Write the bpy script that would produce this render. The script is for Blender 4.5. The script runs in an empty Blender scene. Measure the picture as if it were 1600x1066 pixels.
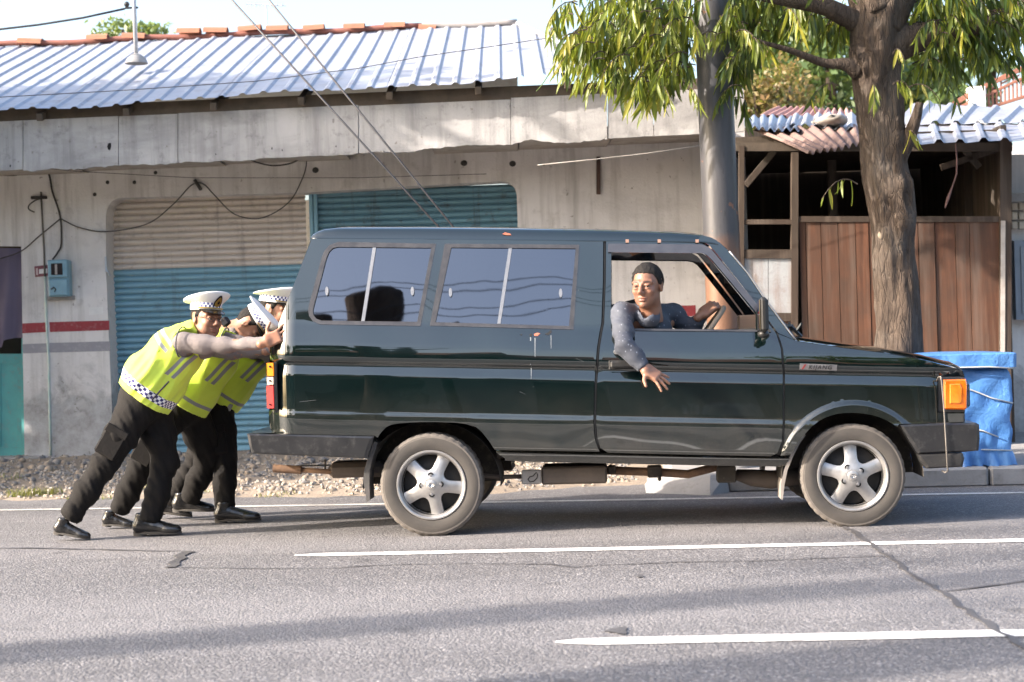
import bpy, math, random
import numpy as np
from mathutils import Vector, Matrix
from mathutils.geometry import delaunay_2d_cdt
random.seed(7)
rng = np.random.default_rng(7)
R_ = math.radians
SC = bpy.context.scene
COL = SC.collection

# ------------------------------------------------------------------ camera
FPX, CAMH, ROLL, PITCH = 2600.0, 1.265, 0.03, -0.005
_fw = np.array([0, math.cos(PITCH), math.sin(PITCH)])
_r0 = np.array([1.0, 0, 0])
_u0 = np.cross(_r0, _fw)
_R = _r0 * math.cos(ROLL) - _u0 * math.sin(ROLL)
_U = _u0 * math.cos(ROLL) + _r0 * math.sin(ROLL)
_C = np.array([0, 0, CAMH])
cam_d = bpy.data.cameras.new('camera')
cam = bpy.data.objects.new('camera', cam_d)
COL.objects.link(cam)
cam_d.sensor_width = 36.0
cam_d.lens = FPX * 36.0 / 1600.0
cam_d.clip_end = 2000
cam_d.dof.use_dof = True
cam_d.dof.focus_distance = 10.6
cam_d.dof.aperture_fstop = 3.2
cam.matrix_world = Matrix(((_R[0], _U[0], -_fw[0], _C[0]), (_R[1], _U[1], -_fw[1], _C[1]),
                           (_R[2], _U[2], -_fw[2], _C[2]), (0, 0, 0, 1)))
SC.camera = cam

# ------------------------------------------------------------------ sky, sun, exposure
SUN_EL, SUN_AZ = R_(27), R_(16)           # light travels towards +X, turned 16 degrees away from the camera
to_sun = Vector((-math.cos(SUN_AZ) * math.cos(SUN_EL), -math.sin(SUN_AZ) * math.cos(SUN_EL), math.sin(SUN_EL)))
world = bpy.data.worlds.new('World')
SC.world = world
world.use_nodes = True
wn = world.node_tree
bg = wn.nodes['Background']
sky = wn.nodes.new('ShaderNodeTexSky')
sky.sky_type = 'NISHITA'
sky.sun_disc = False
sky.sun_elevation = SUN_EL
sky.sun_rotation = math.atan2(to_sun.x, to_sun.y)
sky.air_density = 1.0
sky.dust_density = 5.0
sky.ozone_density = 1.2
wn.links.new(sky.outputs[0], bg.inputs[0])
bg.inputs[1].default_value = 0.15
sun_d = bpy.data.lights.new('sun', 'SUN')
sun_d.energy = 3.1
sun_d.angle = R_(0.55)
sun_d.color = (1.0, 0.90, 0.80)
sun = bpy.data.objects.new('sun', sun_d)
sun.rotation_euler = to_sun.to_track_quat('Z', 'Y').to_euler()
COL.objects.link(sun)
SC.view_settings.view_transform = 'Standard'
SC.view_settings.look = 'None'
SC.view_settings.gamma = 1.0
SC.view_settings.exposure = 1.95
SC.render.engine = 'CYCLES'

# ------------------------------------------------------------------ helpers
def ray(u, v):
    return _fw + (u - 800) / FPX * _R - (v - 533) / FPX * _U
def at(u, v, y0, m=0.0):
    """point on the vertical plane Y = y0 + m X seen at photo position (u, v)"""
    d = ray(u, v)
    return _C + d * (y0 / (d[1] - m * d[0]))
def gnd(u, v, z=0.0):
    d = ray(u, v)
    return _C + d * ((z - CAMH) / d[2])

ORG = {}
def _link(o, parent, org):
    COL.objects.link(o)
    ORG[o.name] = np.array(org, float)
    if parent is not None:
        o.parent = parent
        o.location = ORG[o.name] - ORG[parent.name]
    else:
        o.location = org
def empty(name, loc, label=None, cat=None, group=None, parent=None):
    o = bpy.data.objects.new(name, None)
    o.empty_display_size = 0.2
    _link(o, parent, loc)
    return tag(o, label, cat, group)
def tag(o, label=None, cat=None, group=None, kind=None):
    if label: o['label'] = label
    if cat: o['category'] = cat
    if group: o['group'] = group
    if kind: o['kind'] = kind
    return o
def mobj(name, verts, faces, mat, parent=None, smooth=False, normals=None, uv=None, mi=None, attrs=None):
    """one mesh object from world-space vertices; origin at the bottom centre"""
    v = np.asarray(verts, float).reshape(-1, 3)
    org = np.array([(v[:, 0].min() + v[:, 0].max()) / 2, (v[:, 1].min() + v[:, 1].max()) / 2, v[:, 2].min()])
    me = bpy.data.meshes.new(name)
    me.from_pydata((v - org).tolist(), [], faces if isinstance(faces, list) else faces.tolist())
    for m in (mat if isinstance(mat, (list, tuple)) else [mat]):
        me.materials.append(m)
    if mi is not None:
        me.polygons.foreach_set('material_index', np.asarray(mi, np.int32))
    if smooth is True:
        me.polygons.foreach_set('use_smooth', np.ones(len(me.polygons), bool))
    elif smooth:
        me.polygons.foreach_set('use_smooth', np.ones(len(me.polygons), bool))
        me.set_sharp_from_angle(angle=R_(smooth))
    if attrs:
        for k, a in attrs.items():
            a = np.asarray(a, np.float32)
            if a.ndim == 1:
                at_ = me.attributes.new(k, 'FLOAT', 'POINT'); at_.data.foreach_set('value', a)
            else:
                at_ = me.attributes.new(k, 'FLOAT_VECTOR', 'POINT'); at_.data.foreach_set('vector', a.ravel())
    me.update()
    if normals is not None:
        me.normals_split_custom_set_from_vertices(np.asarray(normals).tolist())
    o = bpy.data.objects.new(name, me)
    _link(o, parent, org)
    return o
def dup(o, parent, org, rot=None, scale=None, name=None):
    c = o.copy()
    if name: c.name = name
    COL.objects.link(c)
    ORG[c.name] = np.array(org, float)
    c.parent = parent
    c.location = ORG[c.name] - (ORG[parent.name] if parent else 0)
    if rot is not None: c.rotation_euler = rot
    if scale is not None: c.scale = scale
    return c

class MB:
    def __init__(s):
        s.v = []; s.f = []
    def add(s, v, f):
        n = len(s.v)
        s.v.extend([tuple(map(float, p)) for p in v])
        s.f.extend([tuple(int(i) + n for i in q) for q in f])
        return s
    def box(s, lo, hi, bev=0.0):
        if bev:
            return s.rbox((np.add(lo, hi)) / 2, np.subtract(hi, lo), np.eye(3), bev)
        x0, y0, z0 = lo; x1, y1, z1 = hi
        v = [(x0,y0,z0),(x1,y0,z0),(x1,y1,z0),(x0,y1,z0),(x0,y0,z1),(x1,y0,z1),(x1,y1,z1),(x0,y1,z1)]
        return s.add(v, [(0,3,2,1),(4,5,6,7),(0,1,5,4),(1,2,6,5),(2,3,7,6),(3,0,4,7)])
    def rbox(s, c, size, rot=None, bev=0.01):
        """box with chamfered edges, rotation columns rot"""
        rot = np.eye(3) if rot is None else np.asarray(rot, float)
        h = np.asarray(size, float) / 2
        b = min(bev, h.min() * 0.9)
        vs = []; idx = {}
        for sx in (-1, 1):
            for sy in (-1, 1):
                for sz in (-1, 1):
                    for a in range(3):
                        p = np.array([sx, sy, sz]) * (h - b)
                        p[a] = (sx, sy, sz)[a] * h[a]
                        idx[(sx, sy, sz, a)] = len(vs); vs.append(p)
        f = []
        for a in range(3):
            b1, b2 = (a + 1) % 3, (a + 2) % 3
            for sg in (-1, 1):
                q = []
                for (p1, p2) in ((-1, -1), (1, -1), (1, 1), (-1, 1)):
                    k = [0, 0, 0]; k[a] = sg; k[b1] = p1; k[b2] = p2
                    q.append(idx[(*k, a)])
                f.append(q if sg > 0 else q[::-1])
            for s1 in (-1, 1):       # edges along axis a
                for s2 in (-1, 1):
                    k0 = [0, 0, 0]; k0[b1] = s1; k0[b2] = s2; k0[a] = -1
                    k1 = list(k0); k1[a] = 1
                    q = [idx[(*k0, b1)], idx[(*k1, b1)], idx[(*k1, b2)], idx[(*k0, b2)]]
                    f.append(q if s1 * s2 < 0 else q[::-1])
        for sx in (-1, 1):
            for sy in (-1, 1):
                for sz in (-1, 1):
                    q = [idx[(sx, sy, sz, a)] for a in range(3)]
                    f.append(q if sx * sy * sz > 0 else q[::-1])
        v = np.array(vs) @ rot.T + np.asarray(c, float)
        return s.add(v, f)
    def bar(s, a, b, wx, wy, up=(0, 0, 1), bev=0.004):
        a = np.asarray(a, float); b = np.asarray(b, float)
        d = b - a; L = np.linalg.norm(d); d /= L
        u = np.asarray(up, float)
        if abs(d @ u) > 0.95: u = np.array([0, 1.0, 0])
        x = np.cross(d, u); x /= np.linalg.norm(x); y = np.cross(x, d)
        return s.rbox((a + b) / 2, (wx, L, wy), np.stack([x, d, y], 1), bev)
    def tube(s, pts, r, n=8, caps=True):
        P = np.asarray(pts, float); m = len(P)
        r = np.broadcast_to(np.asarray(r, float), (m,))
        T = np.gradient(P, axis=0); T /= np.linalg.norm(T, axis=1)[:, None] + 1e-12
        u = np.array([0, 0, 1.0]) if abs(T[0][2]) < 0.9 else np.array([1.0, 0, 0])
        vs = []
        for i in range(m):
            x = np.cross(T[i], u); x /= np.linalg.norm(x) + 1e-12
            u = np.cross(x, T[i])
            for k in range(n):
                a = 2 * math.pi * k / n
                vs.append(P[i] + r[i] * (math.cos(a) * x + math.sin(a) * u))
        f = []
        for i in range(m - 1):
            for k in range(n):
                k2 = (k + 1) % n
                f.append((i*n+k, i*n+k2, (i+1)*n+k2, (i+1)*n+k))
        if caps:
            f.append(tuple(range(n))[::-1]); f.append(tuple((m-1)*n + k for k in range(n)))
        return s.add(vs, f)
    def lathe(s, prof, n, c, axis, ref=None, close=False):
        """prof: (radius, distance along axis)"""
        ax = np.asarray(axis, float); ax /= np.linalg.norm(ax)
        ref = np.asarray(ref if ref is not None else ((0, 0, 1.0) if abs(ax[2]) < 0.9 else (1.0, 0, 0)), float)
        x = np.cross(ref, ax); x /= np.linalg.norm(x); y = np.cross(ax, x)
        vs = []
        for (r, t) in prof:
            for k in range(n):
                a = 2 * math.pi * k / n
                vs.append(np.asarray(c) + ax * t + r * (math.cos(a) * x + math.sin(a) * y))
        f = []
        m = len(prof)
        for i in range(m if close else m - 1):
            for k in range(n):
                k2 = (k + 1) % n; j = (i + 1) % m
                f.append((i*n+k, i*n+k2, j*n+k2, j*n+k))
        return s.add(vs, f)
    def ball(s, c, r, n=10, rot=None):
        r = np.broadcast_to(np.asarray(r, float), (3,))
        vs = []
        for i in range(n + 1):
            t = math.pi * i / n
            for k in range(2 * n):
                a = math.pi * k / n
                vs.append((math.sin(t)*math.cos(a)*r[0], math.sin(t)*math.sin(a)*r[1], math.cos(t)*r[2]))
        v = np.array(vs)
        if rot is not None: v = v @ np.asarray(rot).T
        v = v + np.asarray(c, float)
        f = []
        for i in range(n):
            for k in range(2 * n):
                k2 = (k + 1) % (2 * n)
                f.append((i*2*n+k, (i+1)*2*n+k, (i+1)*2*n+k2, i*2*n+k2))
        return s.add(v, f)
    def grid(s, P):
        """P: (a, b, 3) array of points"""
        a, b = P.shape[:2]
        f = [(i*b+j, i*b+j+1, (i+1)*b+j+1, (i+1)*b+j) for i in range(a-1) for j in range(b-1)]
        return s.add(P.reshape(-1, 3), f)
    def slab(s, outline, off):
        """closed polygon (3-D points) extruded by vector off"""
        n = len(outline)
        a = [np.asarray(p, float) for p in outline]; b = [p + np.asarray(off, float) for p in a]
        f = [tuple(range(n))[::-1], tuple(range(n, 2*n))]
        f += [(k, (k+1) % n, n + (k+1) % n, n + k) for k in range(n)]
        return s.add(a + b, f)
    def build(s, name, mat, parent=None, smooth=False, **k):
        return mobj(name, s.v, s.f, mat, parent, smooth, **k)

# ------------------------------------------------------------------ materials
class NT:
    def __init__(s, name):
        s.m = bpy.data.materials.new(name); s.m.use_nodes = True
        s.t = s.m.node_tree; s.t.nodes.clear()
        s.out = s.t.nodes.new('ShaderNodeOutputMaterial')
    def n(s, typ, props=None, **ins):
        nd = s.t.nodes.new('ShaderNode' + typ)
        for k, v in (props or {}).items(): setattr(nd, k, v)
        for k, v in ins.items():
            key = int(k[1:]) if k[0] == 'i' and k[1:].isdigit() else k.replace('_', ' ')
            sock = nd.inputs[key]
            if isinstance(v, bpy.types.NodeSocket): s.t.links.new(v, sock)
            elif isinstance(v, bpy.types.Node): s.t.links.new(v.outputs[0], sock)
            else:
                if isinstance(v, (tuple, list)) and len(v) == 3 and sock.type == 'RGBA': v = (*v, 1)
                sock.default_value = v
        return nd
    def coords(s, rand=True):
        tc = s.n('TexCoord').outputs['Object']
        if rand:
            oi = s.n('ObjectInfo').outputs['Random']
            off = s.n('VectorMath', {'operation': 'SCALE'}, i0=(37.0, 19.0, 53.0), Scale=oi)
            tc = s.n('VectorMath', {'operation': 'ADD'}, i0=tc, i1=off.outputs[0]).outputs[0]
        return tc
    def world(s):
        return s.n('NewGeometry').outputs['Position']
    def noise(s, vec, scale, detail=4, rough=0.55, dist=0.0):
        return s.n('TexNoise', None, Vector=vec, Scale=scale, Detail=detail, Roughness=rough, Distortion=dist).outputs[0]
    def mapping(s, vec, scale=(1, 1, 1), rot=(0, 0, 0), loc=(0, 0, 0)):
        return s.n('Mapping', None, Vector=vec, Scale=scale, Rotation=rot, Location=loc).outputs[0]
    def ramp(s, fac, stops, interp='LINEAR'):
        r = s.n('ValToRGB', None, Fac=fac); cr = r.color_ramp; cr.interpolation = interp
        while len(cr.elements) < len(stops): cr.elements.new(0.5)
        for e, (p, c) in zip(cr.elements, stops):
            e.position = p
            e.color = (c, c, c, 1) if isinstance(c, (int, float)) else (*c, 1)
        return r.outputs[0]
    def mix(s, fac, a, b, blend='MIX'):
        m = s.n('Mix', {'data_type': 'RGBA', 'blend_type': blend})
        for sock, v in ((m.inputs[0], fac), (m.inputs[6], a), (m.inputs[7], b)):
            if isinstance(v, bpy.types.NodeSocket): s.t.links.new(v, sock)
            else: sock.default_value = (*v, 1) if isinstance(v, (tuple, list)) and len(v) == 3 else v
        return m.outputs[2]
    def math(s, op, a, b=0.0, c=0.0, clamp=False):
        return s.n('Math', {'operation': op, 'use_clamp': clamp}, i0=a, i1=b, i2=c).outputs[0]
    def bump(s, h, strength=0.3, dist=0.01, normal=None):
        k = {'Normal': normal} if normal is not None else {}
        return s.n('Bump', None, Strength=strength, Distance=dist, Height=h, **k).outputs[0]
    def done(s, **ins):
        ins = {k: v for k, v in ins.items() if v is not None}
        p = s.n('BsdfPrincipled', None, **ins)
        s.t.links.new(p.outputs[0], s.out.inputs[0])
        return s.m

def simple(name, c1, c2=None, rough=0.6, metal=0.0, scale=6.0, bump=0.0, bscale=60.0, spec=0.5, dirt=None, dirt_amt=0.5, stretch=(1, 1, 1), rvar=0.12, **kw):
    t = NT(name); co = t.coords()
    cs = t.mapping(co, stretch) if stretch != (1, 1, 1) else co
    n1 = t.noise(cs, scale, 6, 0.6)
    c2 = c2 or tuple(x * 0.75 for x in c1)
    col = t.mix(t.ramp(n1, [(0.3, 0.0), (0.7, 1.0)]), c1, c2)
    if dirt:
        n2 = t.noise(co, scale * 2.7, 8, 0.7)
        col = t.mix(t.math('MULTIPLY', t.ramp(n2, [(0.52, 0.0), (0.68, 1.0)]), dirt_amt), col, dirt)
    rg = t.math('ADD', t.math('MULTIPLY', n1, rvar), rough - rvar / 2)
    nr = t.bump(t.noise(co, bscale, 5, 0.6), bump, 0.01) if bump else None
    return t.done(Base_Color=col, Roughness=rg, Metallic=metal, Normal=nr, Specular_IOR_Level=spec, **kw)
# ------------------------------------------------------------------ ground, road, verge
YAW = -0.062
MS = math.tan(YAW)
def asphalt_mat():
    t = NT('asphalt'); p = t.world()
    vo = t.n('TexVoronoi', {'feature': 'F1'}, Vector=p, Scale=78.0, Randomness=1.0)
    vo2 = t.n('TexVoronoi', {'feature': 'F1'}, Vector=p, Scale=170.0, Randomness=1.0)
    sel = t.n('SeparateColor', None, Color=vo.outputs['Color']).outputs[0]
    stone = t.ramp(sel, [(0.0, (0.050, 0.049, 0.052)), (0.3, (0.130, 0.125, 0.129)), (0.75, (0.180, 0.173, 0.176)), (1.0, (0.34, 0.327, 0.325))])
    gap = t.ramp(vo.outputs['Distance'], [(0.42, 0.0), (0.78, 1.0)])
    col = t.mix(gap, stone, (0.105, 0.10, 0.10))
    big = t.noise(p, 0.55, 5, 0.6)
    col = t.mix(t.math('MULTIPLY', t.ramp(big, [(0.35, 0.0), (0.7, 1.0)]), 0.55), col, t.mix(0.45, col, (0.20, 0.19, 0.188)))
    str_ = t.noise(t.mapping(p, (0.10, 1.3, 1), (0, 0, 0.062)), 1.6, 4, 0.6)
    col = t.mix(t.math('MULTIPLY', t.ramp(str_, [(0.45, 0.0), (0.72, 1.0)]), 0.45), col, t.mix(0.6, col, (0.07, 0.066, 0.066)))
    trk = t.noise(t.mapping(p, (0.05, 1.0, 1), (0, 0, 0.062)), 0.9, 3, 0.5)
    col = t.mix(t.math('MULTIPLY', t.ramp(trk, [(0.42, 0.0), (0.62, 1.0)]), 0.45), col, (0.215, 0.205, 0.205))
    med = t.noise(p, 5.5, 6, 0.7, 0.6)
    col = t.mix(t.math('MULTIPLY', t.ramp(med, [(0.5, 0.0), (0.72, 1.0)]), 0.55), col, (0.085, 0.081, 0.084))
    spot = t.noise(p, 2.6, 2, 0.4)
    col = t.mix(t.math('MULTIPLY', t.ramp(spot, [(0.68, 0.0), (0.74, 1.0)]), 0.5), col, (0.06, 0.058, 0.058))
    h = t.math('ADD', t.math('MULTIPLY', vo.outputs['Distance'], -1.0), t.math('MULTIPLY', vo2.outputs['Distance'], -0.35))
    h = t.math('ADD', h, t.math('MULTIPLY', t.noise(p, 26, 3, 0.6), 1.2))
    return t.done(Base_Color=col, Roughness=t.math('ADD', t.math('MULTIPLY', sel, 0.2), 0.62), Normal=t.bump(h, 0.6, 0.008), Specular_IOR_Level=0.4)
M_asphalt = asphalt_mat()
def paint_mat(name, c, wear=0.5, lo=0.5, hi=0.62):
    t = NT(name); p = t.world()
    n = t.noise(p, 34, 6, 0.75); n2 = t.noise(p, 3.1, 4, 0.6)
    f = t.ramp(t.math('ADD', t.math('MULTIPLY', n, 0.6), t.math('MULTIPLY', n2, 0.4)), [(lo, 0.0), (hi, 1.0)])
    col = t.mix(t.math('MULTIPLY', f, wear), c, (0.17, 0.155, 0.145))
    return t.done(Base_Color=col, Roughness=0.55, Normal=t.bump(n, 0.4, 0.006))
M_line = paint_mat('road_paint', (0.74, 0.725, 0.70), 0.75, 0.52, 0.62)
M_line_old = paint_mat('faded_road_paint', (0.62, 0.59, 0.55), 0.8, 0.44, 0.6)
M_tar = simple('tar', (0.055, 0.053, 0.056), (0.09, 0.085, 0.085), 0.6, bump=0.3, bscale=80)
def sand_mat():
    t = NT('sandy_soil'); p = t.world()
    n = t.noise(p, 3.5, 6, 0.65); n2 = t.noise(p, 60, 4, 0.7)
    col = t.mix(t.ramp(n, [(0.3, 0.0), (0.7, 1.0)]), (0.30, 0.24, 0.185), (0.19, 0.155, 0.125))
    col = t.mix(t.ramp(n2, [(0.35, 0.0), (0.7, 0.6)]), col, (0.46, 0.39, 0.31))
    return t.done(Base_Color=col, Roughness=0.95, Normal=t.bump(n2, 0.7, 0.012), Specular_IOR_Level=0.2)
M_sand = sand_mat()
M_concrete = simple('concrete', (0.31, 0.30, 0.295), (0.22, 0.215, 0.21), 0.85, scale=3.5, bump=0.35, bscale=45, dirt=(0.14, 0.125, 0.11), dirt_amt=0.5)
M_soil = simple('soil', (0.22, 0.18, 0.13), (0.12, 0.12, 0.07), 0.95, scale=0.6, bump=0.4, bscale=8)

def flat(name, pts, z, mat, parent=None):
    return MB().add([(p[0], p[1], z) for p in pts], [tuple(range(len(pts)))]).build(name, mat, parent)
g = flat('ground', [(-400, -400), (400, -400), (400, 400), (-400, 400)], -0.03, M_soil); tag(g, kind='structure')
ce, se = math.cos(YAW), math.sin(YAW)
def rd(x, y):       # road frame (along, across) -> world
    return (x * ce - y * se, x * se + y * ce)
road = flat('road', [rd(-120, 3.3), rd(120, 3.3), rd(120, 14.6), rd(-120, 14.6)], 0.0, M_asphalt); tag(road, kind='structure')

def strip(name, px, width, z, mat, taper=False, jitter=0.0):
    P = [gnd(u, v, z) for u, v in px]
    P = np.array(P)
    # resample
    out = [P[0]]
    for a, b in zip(P[:-1], P[1:]):
        k = max(1, int(np.linalg.norm(b - a) / 0.09))
        out += [a + (b - a) * (i + 1) / k for i in range(k)]
    P = np.array(out); T = np.gradient(P, axis=0); T /= np.linalg.norm(T, axis=1)[:, None]
    N = np.stack([-T[:, 1], T[:, 0], 0 * T[:, 0]], 1)
    w = np.full(len(P), width / 2) * (1 + .05 * rng.uniform(-1, 1, len(P)))
    if jitter:
        w = w * (1 + jitter * rng.uniform(-1, 1, len(P)))
        P = P + N * (rng.uniform(-1, 1, len(P)) * width * jitter)[:, None]
    if taper: w[0] *= 0.25; w[1] *= 0.75
    wl = w * (1 + 0.06 * rng.uniform(-1, 1, len(P)))
    G = np.stack([P + N * wl[:, None], P - N * w[:, None]], 1)
    return MB().grid(G[:, ::-1]).build(name, mat, road)
strip('lane_line', [(460, 867.5), (1600, 844), (2200, 830)], 0.135, 0.004, M_line, True)
strip('lane_line', [(868, 1003), (1600, 988.5), (2400, 972)], 0.15, 0.004, M_line, True)
strip('edge_line', [(-300, 802), (0, 797), (420, 790.5), (800, 784), (1200, 777), (1600, 769.5), (2200, 758)], 0.10, 0.004, M_line_old)
strip('crack_seal', [(1318, 820), (1345, 840), (1385, 866), (1412, 886), (1440, 905), (1472, 925), (1520, 958), (1565, 988), (1640, 1035)], 0.030, 0.005, M_tar, jitter=0.5)
strip('crack_seal', [(800, 880), (860, 881), (895, 886), (940, 882), (1010, 880), (1070, 877), (1110, 876.5), (1180, 876), (1260, 872), (1388, 868)], 0.016, 0.0055, M_tar, jitter=0.6)
strip('crack_seal', [(1474, 923), (1500, 921), (1540, 915), (1600, 907), (1700, 897)], 0.024, 0.0052, M_tar, jitter=0.55)
strip('crack_seal', [(-40, 857), (60, 856), (150, 858), (230, 860), (299, 861)], 0.022, 0.0055, M_tar, jitter=0.5)
strip('crack_seal', [(299, 861), (285, 868), (276, 876), (270, 886)], 0.07, 0.006, M_tar, jitter=0.3)
strip('crack_seal', [(270, 886), (340, 887), (430, 888), (520, 887), (600, 882), (700, 880), (800, 880)], 0.016, 0.0053, M_tar, jitter=0.5)
def blob(name, u, v, ru, rv, mat, z=0.005):
    n = 26; pts = []
    for k in range(n):
        a = 2 * math.pi * k / n; j = 1 + 0.25 * math.sin(3 * a + u) + 0.15 * random.uniform(-1, 1)
        pts.append(gnd(u + ru * j * math.cos(a), v + rv * j * math.sin(a), z))
    return MB().add(pts[::-1], [tuple(range(n))]).build(name, mat, road)
blob('tar_patch', 966, 985, 17, 5, M_tar); blob('tar_patch', 1000, 900, 5, 2, M_tar)

# verge: sandy soil rising to the shop wall
edge_px = [(-420, 787), (0, 783), (400, 779), (600, 776), (700, 775), (790, 772), (870, 766), (950, 760), (1066, 756.5)]
edge = np.array([gnd(u, v)[:2] for u, v in edge_px])
def edge_y(x):
    return float(np.interp(x, edge[:, 0], edge[:, 1]))
XS = np.concatenate([np.linspace(-14, -5.5, 10), np.arange(-5.4, 1.75, 0.1)])
rows = []
for x in XS:
    y0 = edge_y(x) + 0.05 * math.sin(x * 5.1) + 0.04 * math.sin(x * 13 + 1) + rng.uniform(-0.03, 0.03)
    y1 = 16.9 + MS * x
    r = []
    for k, s in enumerate(np.linspace(0, 1, 26)):
        zz = 0.003 + 0.15 * min(1, (s / 0.85)) ** 1.3 + (0.012 * math.sin(x * 3 + k) * math.sin(x * 7.7 - k * 1.3) if k > 1 else 0)
        r.append((x, y0 + (y1 - y0) * s, zz if k else -0.01))
    rows.append(r)
verge = MB().grid(np.array(rows)[::-1]).build('verge', M_sand, None, True); tag(verge, kind='structure')
def verge_z(x, y):
    y0, y1 = edge_y(x), 16.9 + MS * x
    s = min(1, max(0, (y - y0) / (y1 - y0)))
    return 0.003 + 0.15 * min(1, s / 0.85) ** 1.3

# pavement and kerb on the right, made of separate kerb stones
ky = gnd(1520, 760)[1]; kx = gnd(1520, 760)[0]
def kerb_y(x): return ky + MS * (x - kx)
pv = MB().slab([(1.30, kerb_y(1.3) + 0.16, -0.02), (14, kerb_y(14) + 0.16, -0.02), (14, 30, -0.02), (1.30, 30, -0.02)][::1], (0, 0, 0.152)).build('pavement', M_concrete); tag(pv, kind='structure')
kerb = empty('kerb', (3.5, kerb_y(3.5), 0)); tag(kerb, kind='structure')
x = 1.62
while x < 9:
    L = 0.98
    MB().rbox((x + L / 2, kerb_y(x + L / 2) + 0.075, 0.068), (L - 0.012, 0.16, 0.150), [[ce, -se, 0], [se, ce, 0], [0, 0, 1]], 0.018).build('kerb_stone', M_concrete, kerb, False)
    x += L
# sloping concrete culvert lip under the far side of the car
c0 = kerb_y(1.3)
cul = MB().slab([(1.02, c0 + 0.25, 0.0), (1.30, c0 - 0.10, 0.0), (1.75, c0 - 0.16, 0.0), (1.63, c0 + 0.02, 0.10), (1.63, c0 + 0.3, 0.15), (1.35, c0 + 0.55, 0.12)], (0, 0, 0.03))
cul = empty('culvert', (1.4, c0 + 0.2, 0), 'low sloping concrete culvert lip at the end of the kerb', 'culvert')
m = MB()
m.add([(0.98, c0+0.10, -.01), (1.45, c0-0.22, -.01), (1.62, c0-0.05, -.01), (1.62, c0+1.3, -.01), (1.05, c0+1.2, -.01),
       (1.22, c0+0.22, .13), (1.48, c0-0.02, .135), (1.615, c0+0.03, .14), (1.615, c0+1.3, .15), (1.3, c0+1.2, .14)],
      [(0,1,6,5),(1,2,7,6),(2,3,8,7),(3,4,9,8),(4,0,5,9),(5,6,7,8,9),(4,3,2,1,0)])
m.build('concrete_lip', M_concrete, cul)

# ---- stones
M_stone = []
for i, (a, b) in enumerate([((0.25, 0.23, 0.21), (0.18, 0.165, 0.155)), ((0.20, 0.19, 0.185), (0.14, 0.135, 0.135)), ((0.33, 0.27, 0.21), (0.26, 0.21, 0.165)), ((0.37, 0.33, 0.28), (0.29, 0.255, 0.22))]):
    M_stone.append(simple('stone_%s' % 'abcd'[i], a, b, 0.85, scale=20, bump=0.3, bscale=90))
def stone_mesh(seed, r):
    g_ = np.random.default_rng(seed)
    n = 5; vs = []; f = []
    m = MB().ball((0, 0, 0), 1, n)
    V = np.array(m.v); dirs = g_.normal(size=(5, 3))
    k = 1 + 0.16 * np.tanh(V @ dirs.T).sum(1) / 2
    V = V * k[:, None] * np.array([1, g_.uniform(0.65, 0.95), g_.uniform(0.5, 0.75)]) * r
    return V, m.f
stone_protos = []
for i in range(8):
    V, f = stone_mesh(i, 1.0)
    me = bpy.data.meshes.new('stone'); me.from_pydata(V.tolist(), [], f); me.materials.append(M_stone[i % 4])
    me.polygons.foreach_set('use_smooth', np.ones(len(f), bool)); stone_protos.append(me)
ORG[verge.name] = ORG.get(verge.name, np.zeros(3))
placed = []
for i in range(265):
    for _ in range(20):
        x = rng.uniform(-5.4, -0.7) if i < 215 else rng.uniform(-0.7, 1.0)
        y0, y1 = edge_y(x), 16.9 + MS * x
        s = rng.beta(1.9, 1.7)
        y = y0 + 0.12 + (y1 - y0 - 0.3) * s
        r = rng.uniform(0.018, 0.042) * (1.2 if s > 0.5 else 0.85)
        if all((x - a) ** 2 + (y - b) ** 2 > (r + c) ** 2 * 0.8 for a, b, c in placed): break
    placed.append((x, y, r))
    o = bpy.data.objects.new('stone', stone_protos[int(rng.integers(8))]); COL.objects.link(o)
    o.parent = verge; ORG[o.name] = np.array([x, y, verge_z(x, y) + r * 0.3])
    o.location = ORG[o.name] - ORG[verge.name]; o.scale = (r, r, r); o.rotation_euler = (rng.uniform(-.3, .3), rng.uniform(-.3, .3), rng.uniform(0, 6.28))
for mi_ in range(4):
    m = MB()
    for i in range(950):
        x = rng.uniform(-5.6, 1.0); y0, y1 = edge_y(x), 16.9 + MS * x
        s = min(0.97, rng.beta(1.6, 1.9) if mi_ != 2 else rng.beta(1.2, 2.2)); y = y0 + 0.05 + (y1 - y0 - 0.1) * s
        r = rng.uniform(0.012, 0.030)
        c = np.array([x, y, verge_z(x, y) + r * 0.25]); a = rng.uniform(0, 6.28)
        q = np.array([[math.cos(a), math.sin(a), 0], [-math.sin(a), math.cos(a), 0], [-math.cos(a), -math.sin(a), 0], [math.sin(a), -math.cos(a), 0]]) * r * rng.uniform(0.7, 1.25, (4, 1))
        v = [c + q[0], c + q[1] * .8, c + q[2], c + q[3] * .8, c + np.array([q[0][0]*.4, q[0][1]*.4, r * .75]), c + np.array([q[2][0]*.4, q[2][1]*.4, r * .7])]
        m.add(v, [(0, 1, 4), (1, 5, 4), (1, 2, 5), (2, 3, 5), (3, 4, 5), (3, 0, 4)])
    tag(m.build('gravel', M_stone[mi_], verge), kind='stuff')
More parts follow.
